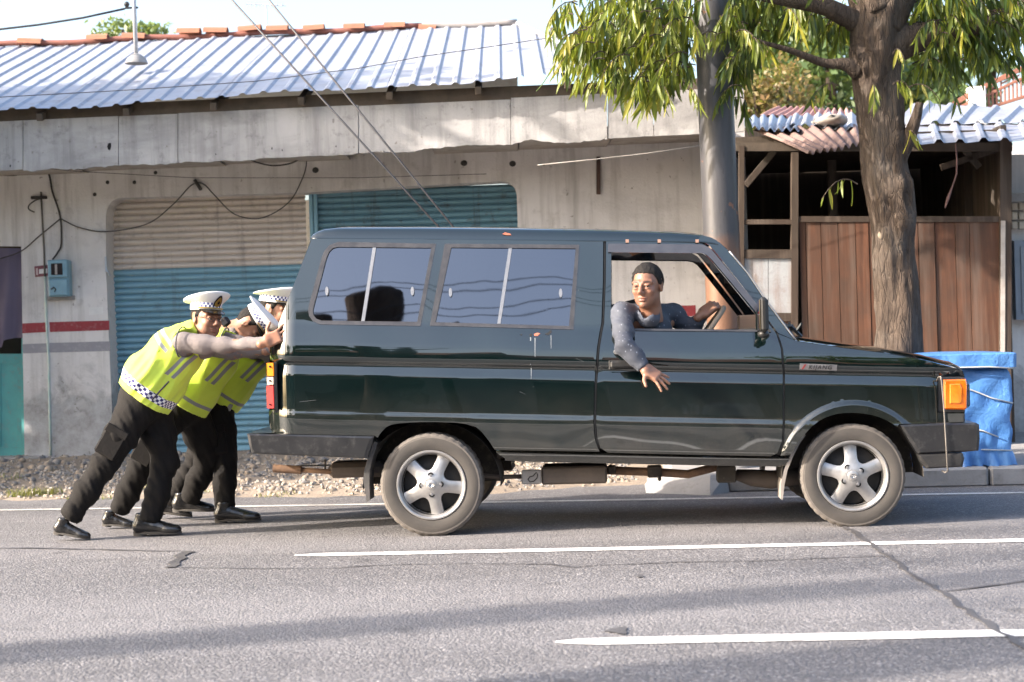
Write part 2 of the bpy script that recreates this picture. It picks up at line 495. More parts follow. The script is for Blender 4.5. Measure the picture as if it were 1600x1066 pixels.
# weeds
def leaf_mat(name, c1, c2, trans=0.35):
    t = NT(name); oi = t.n('ObjectInfo').outputs['Random']; p = t.world()
    n = t.noise(p, 9, 3, 0.6)
    col = t.mix(t.ramp(n, [(0.3, 0.0), (0.7, 1.0)]), c1, c2)
    b = t.n('BsdfPrincipled', None, Base_Color=col, Roughness=0.42, Specular_IOR_Level=0.5)
    tr = t.n('BsdfTranslucent', None, Color=t.mix(0.5, col, (0.35, 0.42, 0.04)))
    mx = t.n('MixShader', None, Fac=trans); t.t.links.new(b.outputs[0], mx.inputs[1]); t.t.links.new(tr.outputs[0], mx.inputs[2])
    t.t.links.new(mx.outputs[0], t.out.inputs[0])
    return t.m
M_grass = leaf_mat('grass', (0.13, 0.15, 0.05), (0.25, 0.21, 0.09))
def blades(m, cx, cy, n, rad, h):
    for _ in range(n):
        a = rng.uniform(0, 6.28); r = rad * math.sqrt(rng.uniform(0, 1)); x, y = cx + r * math.cos(a), cy + r * math.sin(a) * .6
        z = verge_z(x, y) - 0.01; b = rng.uniform(0, 6.28); hh = h * rng.uniform(.5, 1.2); lx, ly = math.cos(b) * hh * .6, math.sin(b) * hh * .6
        wx, wy = -math.sin(b) * .004, math.cos(b) * .004
        m.add([(x - wx, y - wy, z), (x + wx, y + wy, z), (x + lx * .45 + wx * .7, y + ly * .45 + wy * .7, z + hh * .7), (x + lx * .45 - wx * .7, y + ly * .45 - wy * .7, z + hh * .7), (x + lx, y + ly, z + hh * .85)],
              [(0, 1, 2, 3), (3, 2, 4)])
m = MB()
for (u, v, n, r, h) in [(38, 772, 150, .16, .09), (75, 770, 110, .13, .08), (215, 765, 70, .1, .12), (140, 775, 40, .2, .05), (430, 770, 40, .2, .05), (5, 755, 60, .2, .07), (300, 768, 30, .2, .05)]:
    p = gnd(u, v, 0.03); blades(m, p[0], p[1], n, r, h)
tag(m.build('verge_grass', M_grass), 'short dry grass tufts along the gravel edge of the road', 'grass', kind='stuff')
# ------------------------------------------------------------------ shop building
YW, YF, YE = 16.5, 15.4, 15.2
def bw(u, v, off=0.0): return at(u, v, YW + off, MS)
def bf(u, v, off=0.0): return at(u, v, YF + off, MS)
WN = np.array([-se, ce, 0.0])            # away from the camera
def pip(P, poly):
    """points in polygon"""
    x, y = P[:, 0], P[:, 1]; c = np.zeros(len(P), bool); n = len(poly)
    for i in range(n):
        x0, y0 = poly[i]; x1, y1 = poly[(i + 1) % n]
        k = ((y0 > y) != (y1 > y)) & (x < (x1 - x0) * (y - y0) / (y1 - y0 + 1e-15) + x0)
        c ^= k
    return c
def cdt(outer, holes=(), extra=(), lines=()):
    """triangulate a 2-D polygon with holes and extra inner points"""
    loops = [list(outer)] + [list(h) for h in holes]
    V = []; E = []
    for L in loops:
        n0 = len(V); V += [Vector((float(p[0]), float(p[1]))) for p in L]
        E += [(n0 + i, n0 + (i + 1) % len(L)) for i in range(len(L))]
    for L in lines:
        n0 = len(V); V += [Vector((float(p[0]), float(p[1]))) for p in L]
        E += [(n0 + i, n0 + i + 1) for i in range(len(L) - 1)]
    V += [Vector((float(p[0]), float(p[1]))) for p in extra]
    r = delaunay_2d_cdt(V, E, [], 0, 1e-6)
    P = np.array([(p.x, p.y) for p in r[0]]); T = np.array(r[2], int)
    c = P[T].mean(1)
    ok = pip(c, np.array(loops[0]))
    for h in loops[1:]: ok &= ~pip(c, np.array(h))
    T = T[ok]
    a = P[T]; cr = (a[:, 1, 0] - a[:, 0, 0]) * (a[:, 2, 1] - a[:, 0, 1]) - (a[:, 1, 1] - a[:, 0, 1]) * (a[:, 2, 0] - a[:, 0, 0])
    T = T[abs(cr) > 1e-12]; cr = cr[abs(cr) > 1e-12]
    T[cr < 0] = T[cr < 0][:, ::-1]
    return P, T
def wall_panel(name, outer, holes, mat, depth, parent):
    """flat wall in the vertical plane of its points, with openings that have reveals"""
    o3 = [np.asarray(p) for p in outer]; h3 = [[np.asarray(p) for p in h] for h in holes]
    y0 = o3[0][1] - MS * o3[0][0]
    P, T = cdt([(p[0], p[2]) for p in o3], [[(p[0], p[2]) for p in h] for h in h3])
    m = MB(); m.add([(x, y0 + MS * x, z) for x, z in P], [tuple(t) for t in T])
    for L in [o3] + h3:
        n = len(L)
        m.add(L + [p + WN * depth for p in L], [(k, (k+1) % n, n + (k+1) % n, n + k) for k in range(n)])
    return m.build(name, mat, parent)

def plaster_mat(name, c1, c2, stain=(0.17, 0.155, 0.14), amt=0.6, base=True, streak=1.0):
    t = NT(name); p = t.world()
    sx = t.n('SeparateXYZ', None, Vector=p)
    n1 = t.noise(p, 1.3, 6, 0.62); n2 = t.noise(p, 7.0, 8, 0.7)
    st = t.noise(t.mapping(p, (5.0, 1, 0.35)), 1.7, 6, 0.65)
    col = t.mix(t.ramp(n1, [(0.32, 0.0), (0.68, 1.0)]), c1, c2)
    col = t.mix(t.math('MULTIPLY', t.ramp(st, [(0.48, 0.0), (0.74, 1.0)]), amt * streak), col, stain)
    col = t.mix(t.math('MULTIPLY', t.ramp(n2, [(0.56, 0.0), (0.72, 1.0)]), amt * 0.6), col, stain)
    n4 = t.noise(t.mapping(p, (.8, 1, 1.6)), 1.1, 7, .65, .5)
    col = t.mix(t.math('MULTIPLY', t.ramp(n4, [(.48, 0.), (.70, 1.)]), amt), col, t.mix(.5, c2, stain))
    if base:
        zf = t.n('MapRange', {'clamp': True}, Value=sx.outputs[2], i1=0.1, i2=1.25, i3=1.0, i4=0.0).outputs[0]
        pe = t.noise(p, 2.4, 8, 0.68, 1.2)
        k = t.ramp(t.math('ADD', t.math('MULTIPLY', zf, 0.55), pe), [(0.66, 0.0), (0.80, 1.0)])
        col = t.mix(t.math('MULTIPLY', k, 0.75), col, t.mix(t.ramp(n2, [(0.35, 0.0), (0.65, 1.0)]), (0.42, 0.43, 0.44), (0.20, 0.19, 0.18)))
    chip = t.noise(p, 16, 3, 0.5)
    ck = t.ramp(chip, [(0.71, 0.0), (0.73, 1.0)])
    col = t.mix(t.math('MULTIPLY', ck, 0.7), col, (0.22, 0.2, 0.18))
    h = t.math('SUBTRACT', t.math('ADD', t.math('MULTIPLY', n2, 0.5), t.noise(p, 45, 4, 0.6)), ck)
    return t.done(Base_Color=col, Roughness=0.9, Normal=t.bump(h, 0.35, 0.012), Specular_IOR_Level=0.25)
M_plaster = plaster_mat('plaster', (0.70, 0.675, 0.66), (0.58, 0.56, 0.55), amt=0.5)
M_fascia = plaster_mat('fascia_plaster', (0.50, 0.485, 0.475), (0.37, 0.36, 0.355), stain=(0.12, 0.115, 0.115), amt=1.0, base=False, streak=.55)
M_soffit = simple('soffit_board', (0.42, 0.38, 0.34), (0.30, 0.27, 0.24), 0.9, scale=3, dirt=(0.1, 0.09, 0.08))
M_wooddark = simple('dark_timber', (0.10, 0.075, 0.055), (0.05, 0.04, 0.03), 0.85, scale=5, stretch=(1, 1, 1), bump=0.3)
def slat_mat(name, c1, c2, rust=(0.13, 0.10, 0.08), amt=0.5):
    t = NT(name); p = t.world()
    n1 = t.noise(t.mapping(p, (0.6, 1, 2.5)), 2.2, 7, 0.65); n2 = t.noise(p, 9, 7, 0.7); n3 = t.noise(t.mapping(p, (6, 1, .4)), 2.0, 5, 0.6)
    col = t.mix(t.ramp(n1, [(0.3, 0.0), (0.72, 1.0)]), c1, c2)
    col = t.mix(t.math('MULTIPLY', t.ramp(n2, [(0.55, 0.0), (0.70, 1.0)]), amt), col, rust)
    col = t.mix(t.math('MULTIPLY', t.ramp(n3, [(0.56, 0.0), (0.74, 1.0)]), amt), col, rust)
    return t.done(Base_Color=col, Roughness=t.math('ADD', t.math('MULTIPLY', n2, 0.3), 0.4), Normal=t.bump(n2, 0.15, 0.01), Specular_IOR_Level=0.4)
M_beige = slat_mat('beige_slat_paint', (0.64, 0.57, 0.51), (0.53, 0.47, 0.42), (0.24, 0.2, 0.175), 0.5)
M_blue = slat_mat('blue_slat_paint', (0.22, 0.40, 0.50), (0.165, 0.32, 0.41), (0.13, 0.16, 0.17), 0.5)
M_blue2 = slat_mat('dark_blue_slat_paint', (0.15, 0.30, 0.38), (0.09, 0.19, 0.25), (0.07, 0.065, 0.06), 0.85)  # darker, more mottled blue for the upper slats
M_teal = simple('teal_door_paint', (0.10, 0.38, 0.37), (0.075, 0.29, 0.29), 0.5, scale=4, dirt=(0.2, 0.2, 0.17), dirt_amt=0.5, bump=0.1)

shop = empty('shop_building', bw(500, 712), 'long whitewashed shop with two rolling shutters and a blue corrugated roof', 'building')
opening = [(178, 716), (165.5, 420), (165.5, 337), (167, 328), (170.5, 320), (176, 313.5), (184, 310), (193, 309), (481, 301), (780, 283), (790, 283.5), (798, 287), (804, 293.5), (807.5, 305), (818, 716)]
door_op = [(-70, 722), (-70, 385), (33, 385), (38.5, 720)]
outer = [(-260, 742), (-260, 236), (1163, 190), (1178, 700)]
outer = [bw(u, v) for u, v in outer]; outer[0][2] = -0.05; outer[-1][2] = -0.05
wall_panel('wall', outer, [[bw(u, v) for u, v in opening], [bw(u, v) for u, v in door_op]], M_plaster, 0.30, shop)
# right flank and back walls, ceiling of the shop
pr = bw(1163, 400); pl = bw(-260, 400)
MB().box((pr[0] - 0.15, pr[1] + 0.31, -0.05), (pr[0] - 0.02, pr[1] + 6.5, 3.2)).build('side_wall', M_plaster, shop)
MB().box((pl[0], pl[1] + 6.3, -0.05), (pr[0] - 0.16, pl[1] + 6.45, 3.2)).build('rear_wall', M_plaster, shop)
# painted bands on the plaster
M_red = simple('red_band_paint', (0.30, 0.035, 0.045), (0.24, 0.03, 0.04), 0.7, scale=9, dirt=(0.4, 0.3, 0.28), dirt_amt=0.35)
M_grey = simple('grey_band_paint', (0.30, 0.29, 0.32), (0.25, 0.245, 0.27), 0.7, scale=9, dirt=(0.5, 0.48, 0.46), dirt_amt=0.4)
def band(name, a, b, c, d, mat):
    MB().slab([bw(*p, off=-0.003) for p in (a, b, c, d)], WN * 0.002).build(name, mat, shop)
band('red_band', (35, 505.5), (71, 504), (72, 519), (35, 521), M_red)
band('red_band', (77, 503.5), (170.5, 501), (171, 516), (78, 519), M_red)
band('red_band', (900, 482), (1087, 477), (1087, 494), (900, 499), M_red)
band('grey_band', (35, 538), (73, 536.5), (74, 551), (36, 552.5), M_grey)
band('grey_band', (77, 536), (171.5, 533.5), (172, 548.5), (77.5, 551), M_grey)
# white smear and drip of teal paint
band('paint_patch', (139.5, 481), (161.5, 479.5), (161, 491.5), (139, 492.5), simple('white_patch', (0.8, 0.79, 0.77), None, 0.8))
M_tealdrip = simple('teal_drip', (0.36, 0.52, 0.48), (0.6, 0.62, 0.58), 0.8, scale=12)
MB().tube([bw(70, 432, -.006), bw(71.5, 470, -.006), bw(73.5, 520, -.006), bw(76, 560, -.006), bw(77.5, 640, -.006), bw(79, 712, -.006)], [.012, .014, .012, .013, .012, .012], 6).build('painted_pipe', M_tealdrip, shop, True)

# rolling shutters, every slat a piece of its own
def shutter(label, ul, ur, rows, gap=9.75):
    root = empty('rolling_shutter', bw((ul + ur) / 2, 705, 0.27), parent=shop)
    root['label'] = label
    zb, zt = 0.16, None
    a0 = bw(ul(0) if callable(ul) else ul, 500, 0.27); b0 = bw(ur, 500, 0.27)
    top = bw((ul + ur) / 2, 296, 0.27)[2] + 0.02
    pitch = 0.0626; n = int((top - zb) / pitch) + 1
    prof = [(0.012, 0.0), (-0.006, 0.003), (-0.018, 0.012), (-0.024, 0.027), (-0.020, 0.040), (-0.008, 0.049), (0.012, 0.052), (0.016, 0.0626)]
    for k in range(n):
        z0 = top - (k + 1) * pitch
        mat = rows(z0 + pitch / 2)
        lean = -0.003 * (z0 - 1.5)
        v = []
        for (dw, dz) in prof:
            jx = 0
            v.append(np.array([a0[0] - 0.032 * (z0 - a0[2]) * 0, a0[1], z0 + dz + 0.004]) + WN * dw)
            v.append(np.array([b0[0], b0[1], z0 + dz]) + WN * dw)
        m = MB(); q = len(prof)
        m.add(v, [(2*i, 2*i+1, 2*i+3, 2*i+2) for i in range(q - 1)])
        m.build('slat', mat, root, True)
    MB().bar(np.array([a0[0], a0[1], 0.145]) , np.array([b0[0], b0[1], 0.145]), 0.05, 0.05).build('bottom_rail', M_blue, root)
    return root
zsplit = bw(330, 417, 0.27)[2]
shutter('shutter with beige upper slats and blue lower slats', 168, 483, lambda z: M_beige if z > zsplit else M_blue)
shutter('all blue shutter with darker slats near the top', 494, 822, lambda z: M_blue2 if z > 2.0 else M_blue)
m = MB()
for u in (485.5, 492.5):
    a = bw(u, 300, 0.235); a = a.copy()
    m.rbox((a[0], a[1], (a[2] + 0.12) / 2), (0.038, 0.05, a[2] - 0.12), None, 0.006)
m.build('shutter_post', M_blue, shop)
# hasp beside the shutter
MB().bar(bw(165, 401, -.012), bw(166, 425, -.012), 0.02, 0.012).tube([bw(166, 420, -.02), bw(169, 425, -.03), bw(172, 431, -.02)], .008, 6).build('hasp', simple('galvanised', (.45, .5, .56), None, .4, .8), shop)

# doorway on the left: teal half door under a hanging cloth
dr = empty('door', bw(10, 716, 0.12), parent=shop)
def dbox(u0, v0, u1, v1, off, th, name, mat, par, bev=0.006):
    a, b, c, d = bw(u0, v1, off), bw(u1, v1, off), bw(u1, v0, off), bw(u0, v0, off)
    return MB().slab([a, b, c, d], WN * th).build(name, mat, par)
dbox(-68, 553, 35.5, 716, 0.13, 0.03, 'door_leaf', M_teal, dr)
dbox(-66, 553, 36, 568, 0.115, 0.014, 'rail', M_teal, dr)
dbox(-66, 700, 37, 715, 0.115, 0.014, 'rail', M_teal, dr)
dbox(27, 568.5, 36, 699.5, 0.116, 0.014, 'stile', M_teal, dr)
dbox(-5, 568.5, 1, 699.5, 0.116, 0.014, 'stile', M_teal, dr)
dbox(33.6, 388, 38.6, 716, 0.05, 0.05, 'door_frame', M_teal, dr)
dbox(-64, 380, 33.6, 388, 0.05, 0.05, 'door_frame', M_wooddark, dr)
dbox(-68, 388, 33.5, 553, 0.6, 0.02, 'room_shade_sheet', simple('dark_room', (.03, .03, .03), None, .9), dr)  # dark sheet stands in for the shade of the room behind
MB().rbox(bw(14, 717, 0.0), (0.75, 0.35, 0.05), None, .01).build('door_sill', M_concrete, shop)
# cloth
def cloth_mat():
    t = NT('purple_cloth'); p = t.world(); n = t.noise(p, 40, 4, .6)
    col = t.mix(t.noise(p, 2, 3), (0.10, 0.085, 0.135), (0.135, 0.115, 0.17))
    return t.done(Base_Color=col, Roughness=0.85, Normal=t.bump(n, .1, .01))
P = []
for i, s in enumerate(np.linspace(0, 1, 30)):
    r = []
    for k, tt in enumerate(np.linspace(0, 1, 44)):
        u = -66 + 99 * tt + (2.2 * s if tt > .8 else 0); v = 388 + (157 + 8 * math.sin(tt * 5) - 9 * (tt > .72)) * s
        r.append(bw(u, v, 0.04 + 0.018 * math.sin(tt * 21 + 2.0 * s) * (0.4 + s) + 0.01 * math.sin(9 * s + tt * 7)))
    P.append(r)
cl = MB().grid(np.array(P)[::-1]).build('door_curtain', cloth_mat(), None, True)
tag(cl, 'dusty purple cloth hanging in the left doorway', 'curtain')

# soffit, fascia panels
zs = lambda x: 2.985 + 0.0135 * (x + 1.5)
sof = empty('soffit', (-1.5, 15.9, 3.0), parent=shop)
xs = [-7.2, -5.6, -4.2, -2.8, -1.55, -0.72, 0.12, 1.0, 2.05]
for i, (a, b) in enumerate(zip(xs[:-1], xs[1:])):
    tilt = 0.10 if i == 4 else 0.02 * (i % 3)
    z = zs((a + b) / 2) + 0.05
    v = [(a + .008, YF + MS * a + .09, z), (b - .008, YF + MS * b + .09, z), (b - .008, YW + MS * b - .004, z + .01), (a + .008, YW + MS * a - .004, z + .01)]
    if i == 4: continue                                     # a board has fallen: dark gap
    MB().slab([np.array(p) + np.array([0, 0, 0]) for p in v], (0, 0, .012)).build('soffit_board', M_soffit, sof)
MB().box((-7.2, YF + .4, 3.16), (2.1, YW + .9, 3.19)).build('ceiling_deck', M_wooddark, shop)
fas = empty('fascia', bf(500, 245), parent=shop)
seams = [-260, 36, 185, 278, 560, 798, 949, 1021.5, 1163]
topv = lambda u: 190 - 0.0462 * u
botv = lambda u: 266.5 - 0.0525 * u
for i, (a, b) in enumerate(zip(seams[:-1], seams[1:])):
    n = max(5, int((b - a) / 5)); us = np.linspace(a + .5, b - .5, n)
    g_ = np.random.default_rng(i + 3); j = np.cumsum(g_.normal(0, .7, n)); j -= np.linspace(j[0], j[-1], n)
    rag = {0: .2, 1: 1.6, 2: 1.2, 3: .8, 4: 1.2, 5: 1.6, 6: .2, 7: .15}[i]
    off = -0.006 * (i % 2)
    top = [bf(u, topv(u), off) for u in us]; bot = [bf(u, botv(u) + j[k] * rag + (2 if rag > .5 else 0), off) for k, u in enumerate(us)]
    mid = [[t_ * (1 - s) + b_ * s for t_, b_ in zip(top, bot)] for s in (0, .33, .66, 1)]
    P = np.array(mid)
    m = MB(); m.grid(P[::-1]); m.grid((P + WN * .05))
    m.grid(np.array([P[-1] + WN * .05, P[-1]])[:, :]); m.grid(np.array([P[0], P[0] + WN * .05]))
    m.grid(np.array([P[:, 0], P[:, 0] + WN * .05])[::-1]); m.grid(np.array([P[:, -1], P[:, -1] + WN * .05]))
    m.build('fascia_panel', M_fascia, fas)
M_hole = simple('hole_dark', (.012, .012, .012), None, .95)  # near-black flat patches stand in for the shade inside broken holes
for (u, v, r) in [(171, 229, 4), (16, 259, 1.4), (425, 232, 1.3), (441, 235, 1.2), (337, 241, 1), (525, 229, 1.2), (600, 237, 1)]:
    c = [bf(u + r * .8 * math.cos(a) * random.uniform(.6, 1.2), v + r * 1.6 * math.sin(a) * random.uniform(.6, 1.2), -0.0085) for a in np.linspace(0, 6.28, 9)[:-1]]
    MB().slab(c, WN * .002).build('dark_hole_patch', M_hole, fas)
# beam and rafters under the eave
def be(u, v, off=0.0): return at(u, v, YE + off, MS)
MB().bar(bf(-260, 192, .03), bf(1163, 130, .03), 0.07, 0.12).build('eave_beam', M_wooddark, shop)
for x in np.arange(-6.8, 1.4, 0.82):
    z = 3.48 + 0.022 * (x + 4.7)
    MB().bar((x, YE + MS * x + .05, z - .085), (x, 19.4 + MS * x, z + 1.17), .06, .07).build('rafter', M_wooddark, shop)

# corrugated roof: every sheet its own mesh
def tin_mat(name, c1, c2, dirt, amt, metal=0.35, rough=0.42):
    t = NT(name); p = t.world(); n1 = t.noise(p, 1.2, 6, .6); n2 = t.noise(p, 6, 8, .7)
    oi = t.n('ObjectInfo').outputs['Random']
    col = t.mix(t.ramp(n1, [(.3, 0.), (.7, 1.)]), c1, c2)
    col = t.mix(t.math('MULTIPLY', oi, .25), col, dirt)
    col = t.mix(t.math('MULTIPLY', t.ramp(n2, [(.52, 0.), (.7, 1.)]), amt), col, dirt)
    return t.done(Base_Color=col, Roughness=t.math('ADD', t.math('MULTIPLY', n2, .25), rough - .1), Metallic=metal, Normal=t.bump(n2, .08, .01))
M_tin = tin_mat('pale_blue_roof_sheet', (0.36, 0.385, 0.44), (0.28, 0.305, 0.36), (0.24, 0.215, 0.20), .75, .15, .5)
roof = empty('roof', (-2, 17.3, 3.5), parent=shop)
def eave_pt(x): return np.array([x, YE + MS * x, 3.575 + 0.0235 * (x + 0.0)])
def ridge_pt(x): return np.array([x, 19.5 + MS * x, 4.855 + 0.0015 * x])
XH0, XH1 = 0.17, 1.02       # hip: ridge end, eave end
def sheet(xa, xb, name='roof_sheet', lo=0.0, hi=1.0, lift=0.0):
    pitch = 0.197
    xs = []; hs = []
    k0 = math.floor(xa / pitch); x = k0 * pitch
    while x < xb + 1e-6:
        for dx, h in ((0, 0), (.105, 0), (.128, .019), (.158, .019), (.181, 0)):
            if xa <= x + dx <= xb: xs.append(x + dx); hs.append(h)
        x += pitch
    if xs[0] > xa: xs.insert(0, xa); hs.insert(0, 0)
    if xs[-1] < xb: xs.append(xb); hs.append(0)
    rows_ = []
    for s in np.linspace(lo, hi, 5):
        r = []
        for x, h in zip(xs, hs):
            lim = 1.0 if x <= XH0 else max(0.0, 1 - (x - XH0) / (XH1 - XH0))
            ss = min(s, lim)
            sag = 0.012 * math.sin(x * 2.1 + 3 * s) + 0.008 * math.sin(x * 5.3)
            p = eave_pt(x) * (1 - ss) + ridge_pt(x) * ss
            r.append(p + np.array([0, 0, h + sag + lift]))
        rows_.append(r)
    return MB().grid(np.array(rows_)).build(name, M_tin, roof)
x = -7.4
i = 0
while x < XH1 - .02:
    b = min(x + 0.80, XH1 - .005)
    sheet(x, b, lift=0.004 * (i % 2)); x = b - 0.012; i += 1
# hip end slope
hipb = np.array([XH1 + .01, YE + MS * XH1, eave_pt(XH1)[2]]); hipt = ridge_pt(XH0)
MB().add([hipb, (2.9, 20.5, 3.6), hipt], [(0, 1, 2)]).build('hip_slope', M_tin, roof)
MB().tube([hipb + (0, 0, .02), hipb * .5 + hipt * .5 + (0, 0, .03), hipt + (0, 0, .03)], .03, 6).build('hip_cap', simple('dull_tin', (.42, .43, .46), None, .5, .4), roof)
# back slope so the roof is closed
MB().slab([ridge_pt(-7.4) + (0, .05, 0), ridge_pt(XH0) + (0, .05, 0), np.array([XH0, 24, 3.6]), np.array([-7.4, 24.4, 3.6])], (0, 0, .02)).build('rear_slope', M_tin, roof)
M_tile = simple('terracotta', (0.38, 0.16, 0.09), (0.28, 0.125, 0.08), 0.8, scale=9, bump=.2, dirt=(.2, .13, .1), dirt_amt=.4)
M_rust = simple('rusty_ridge', (0.25, 0.085, 0.06), (0.17, 0.07, 0.055), 0.75, scale=9, bump=.2)
MB().tube([ridge_pt(x) + (0, -.02, .035 + .012 * math.sin(x * 4)) for x in np.linspace(-7.4, -0.95, 40)], .034, 8).build('ridge_cap', M_rust, roof, True)
MB().tube([ridge_pt(x) + (0, -.02, .03 + .012 * math.sin(x * 4)) for x in np.linspace(-.95, XH0, 10)], .035, 8).build('ridge_flashing', simple('grey_flashing', (.25, .23, .22), None, .7), roof, True)
tiles = [(-14, 74, 24, 0), (49, 66, 38, .07), (154, 60, 33, 0), (211, 58, 36, .05), (296, 50, 36, .02), (338, 49, 37, .04), (391, 46, 36, -.06), (434, 46, 34, 0), (491, 45, 33, -.04), (554, 43, 33, 0), (617, 41, 33, 0), (668, 45, 27, .1)]
for (u, v, w, tl) in tiles:
    p = at(u, v, 19.5, MS); L = w / FPX * 19.5
    m = MB()
    rot = np.array([[1, 0, 0], [0, 1, 0], [0, 0, 1.0]]) @ np.array([[math.cos(tl), 0, math.sin(tl)], [0, 1, 0], [-math.sin(tl), 0, math.cos(tl)]])
    V = []
    for s in (-.5, .5):
        for a in np.linspace(0, math.pi, 7):
            V.append(np.array([s * L, .10 * math.cos(a), .075 * math.sin(a) ** .7 - .03]))
        for a in np.linspace(math.pi, 0, 7):
            V.append(np.array([s * L, .085 * math.cos(a), .06 * math.sin(a) ** .7 - .03]))
    V = np.array(V) @ rot.T + p + (0, -.02, -.0)
    f = [(k, (k+1) % 14, 14 + (k+1) % 14, 14 + k) for k in range(14)]
    f += [(k, 13 - k, 12 - k, k + 1) for k in range(6)] + [(14 + k, 14 + k + 1, 14 + 12 - k, 14 + 13 - k) for k in range(6)]
    m.add(V, f).build('ridge_tile', M_tile, roof)

# roof mast with its mortar foot and insulator; the antenna behind
M_galv = simple('galvanised_pipe', (0.50, 0.50, 0.50), (0.40, 0.40, 0.41), 0.5, 0.3, scale=10)
mb = at(213, 92, 17.0, MS); mt = at(207, -60, 17.0, MS)
mast = empty('roof_mast', mb, 'white pipe mast in a mortar foot on the blue roof', 'mast')
MB().tube([mb, mt], .022, 10).build('pipe', M_galv, mast, True)
MB().lathe([(.12, -.05), (.10, .0), (.06, .035), (.035, .05), (.02, .055)], 12, mb, (0, 0, 1)).build('mortar_foot', M_concrete, mast, True)
a = at(200, 12, 16.98, MS)
MB().bar(at(195, 13, 17, MS), at(216, 12, 17, MS), .02, .02).ball(at(198, 7, 17, MS), .03, 6).build('insulator', simple('black_porcelain', (.03, .03, .03), None, .3), mast)
ab = at(417, 46, 21.5, MS); ab[2] -= .5; atp = at(415.5, 7, 21.5, MS)
ant = empty('tv_antenna', ab, 'thin television antenna standing behind the roof ridge', 'antenna')
MB().tube([ab, atp], .012, 6).build('antenna_pole', M_galv, ant)
m = MB().tube([at(384, 6.5, 21.5, MS), at(446, 9, 21.5, MS)], .008, 5)
for u in (386, 392, 399, 405, 424, 432, 440): m.tube([at(u, 4, 21.2, MS), at(u + .6, 11, 21.8, MS)], .005, 4)
m.build('antenna_boom', M_galv, ant)

# electricity meter
def mbx(u0, v0, u1, v1, off, th, bev, name, mat, par):
    a = bw(u0, v1, off); b = bw(u1, v0, off)
    return MB().rbox(((a[0] + b[0]) / 2, (a[1] + b[1]) / 2 + th / 2, (a[2] + b[2]) / 2), (abs(b[0] - a[0]), th, abs(b[2] - a[2])), None, bev).build(name, mat, par)
M_mblue = simple('meter_blue', (0.20, 0.36, 0.45), (0.16, 0.30, 0.38), 0.5, scale=10, dirt=(.25, .25, .24), dirt_amt=.4)
mt_ = empty('electric_meter', bw(93, 466, -.05), 'pale blue electric meter box on the wall above the red band', 'meter box')
mbx(76, 406, 106, 464, -.14, .135, .01, 'case', M_mblue, mt_)
mbx(75, 405.5, 104.5, 434, -.17, .029, .008, 'window_frame', M_mblue, mt_)
mbx(80, 411.5, 97, 430, -.178, .007, .003, 'glass', simple('meter_glass', (.02, .02, .025), None, .1), mt_)
mbx(86, 413, 89, 429, -.181, .003, .001, 'dial_strip', simple('dial', (.35, .32, .3), None, .5), mt_)
mbx(78, 436, 104.5, 462, -.155, .014, .006, 'hatch', M_mblue, mt_)
MB().tube([bw(80, 452, -.162), bw(84, 449, -.175), bw(87, 452, -.17), bw(85, 456, -.165)], .006, 6).build('lock', simple('dark_iron', (.05, .05, .05), None, .5, .6), mt_)
mbx(74, 462, 116, 470, -.03, .028, .004, 'backplate', M_concrete, mt_)
card = empty('notice_card', bw(64, 433, -.01), 'small maroon and white notice card beside the meter', 'sign')
M_mar = simple('maroon_card', (.22, .07, .09), None, .6)
MB().slab([bw(55, 433, -.012), bw(75, 431, -.012), bw(74.5, 414, -.012), bw(53.5, 416.5, -.012)], WN * .006).build('card', M_mar, card)
MB().slab([bw(61, 428, -.0145), bw(74, 427, -.0145), bw(74, 419.5, -.0145), bw(61, 421, -.0145)], WN * .002).build('white_field', simple('white_card', (.75, .74, .73), None, .6), card)
MB().slab([bw(56.5, 430, -.0145), bw(59.5, 430, -.0145), bw(59, 419, -.0145), bw(56, 419.5, -.0145)], WN * .002).build('printed_mark', simple('pink_print', (.6, .45, .45), None, .6), card)
# cables on the wall
M_cable = simple('black_cable', (.035, .032, .03), None, .6)
M_cable2 = simple('grey_cable', (.12, .11, .10), None, .6)
def cable(pts, r, label, n=5, mat=None, sm=True, name='wall_cable'):
    P = np.array(pts, float)
    if sm and len(P) > 2:        # Catmull-Rom
        out = []
        Q = np.vstack([2 * P[0] - P[1], P, 2 * P[-1] - P[-2]])
        for i in range(1, len(Q) - 2):
            for s in np.linspace(0, 1, 8, endpoint=False):
                a, b, c, d = Q[i-1:i+3]
                out.append(.5 * ((2*b) + (c-a)*s + (2*a-5*b+4*c-d)*s*s + (3*b-a-3*c+d)*s**3))
        out.append(P[-1]); P = np.array(out)
    o = MB().tube(P, r, n).build(name, mat or M_cable, None, True)
    return tag(o, label, 'cable', 'loose cables on the shop wall')
cable([bw(-20, 270, -.03), bw(20, 274, -.05), bw(55, 267, -.03), bw(75, 270, -.03), bw(82, 300, -.02), bw(94, 338, -.02), bw(96, 380, -.02), bw(90, 395, -.03), bw(82, 406, -.06)], .010, 'thick black cable dropping from the fascia to the electric meter')
cable([bw(94, 342, -.02), bw(60, 370, -.02), bw(30, 394, -.03), bw(-20, 410, -.03)], .006, 'thin black cable sloping down left above the purple cloth')
cable([bw(95, 342, -.02), bw(125, 356, -.03), bw(168, 362, -.01), bw(230, 350, -.03), bw(270, 320, -.05), bw(300, 289, -.04), bw(318, 288, -.04), bw(335, 305, -.04), bw(365, 334, -.06), bw(400, 342, -.06), bw(430, 332, -.06), bw(455, 312, -.05), bw(470, 285, -.04), bw(478, 262, -.03), bw(479, 242, -.03)], .006, 'long thin cable looping across the beige shutter top')
cable([bw(382, 246, -.4), bw(405, 255, -.3), bw(430, 259, -.2), bw(458, 254, -.15), bw(478, 240, -.1)], .008, 'slack cable sagging under the fascia above the beige shutter')
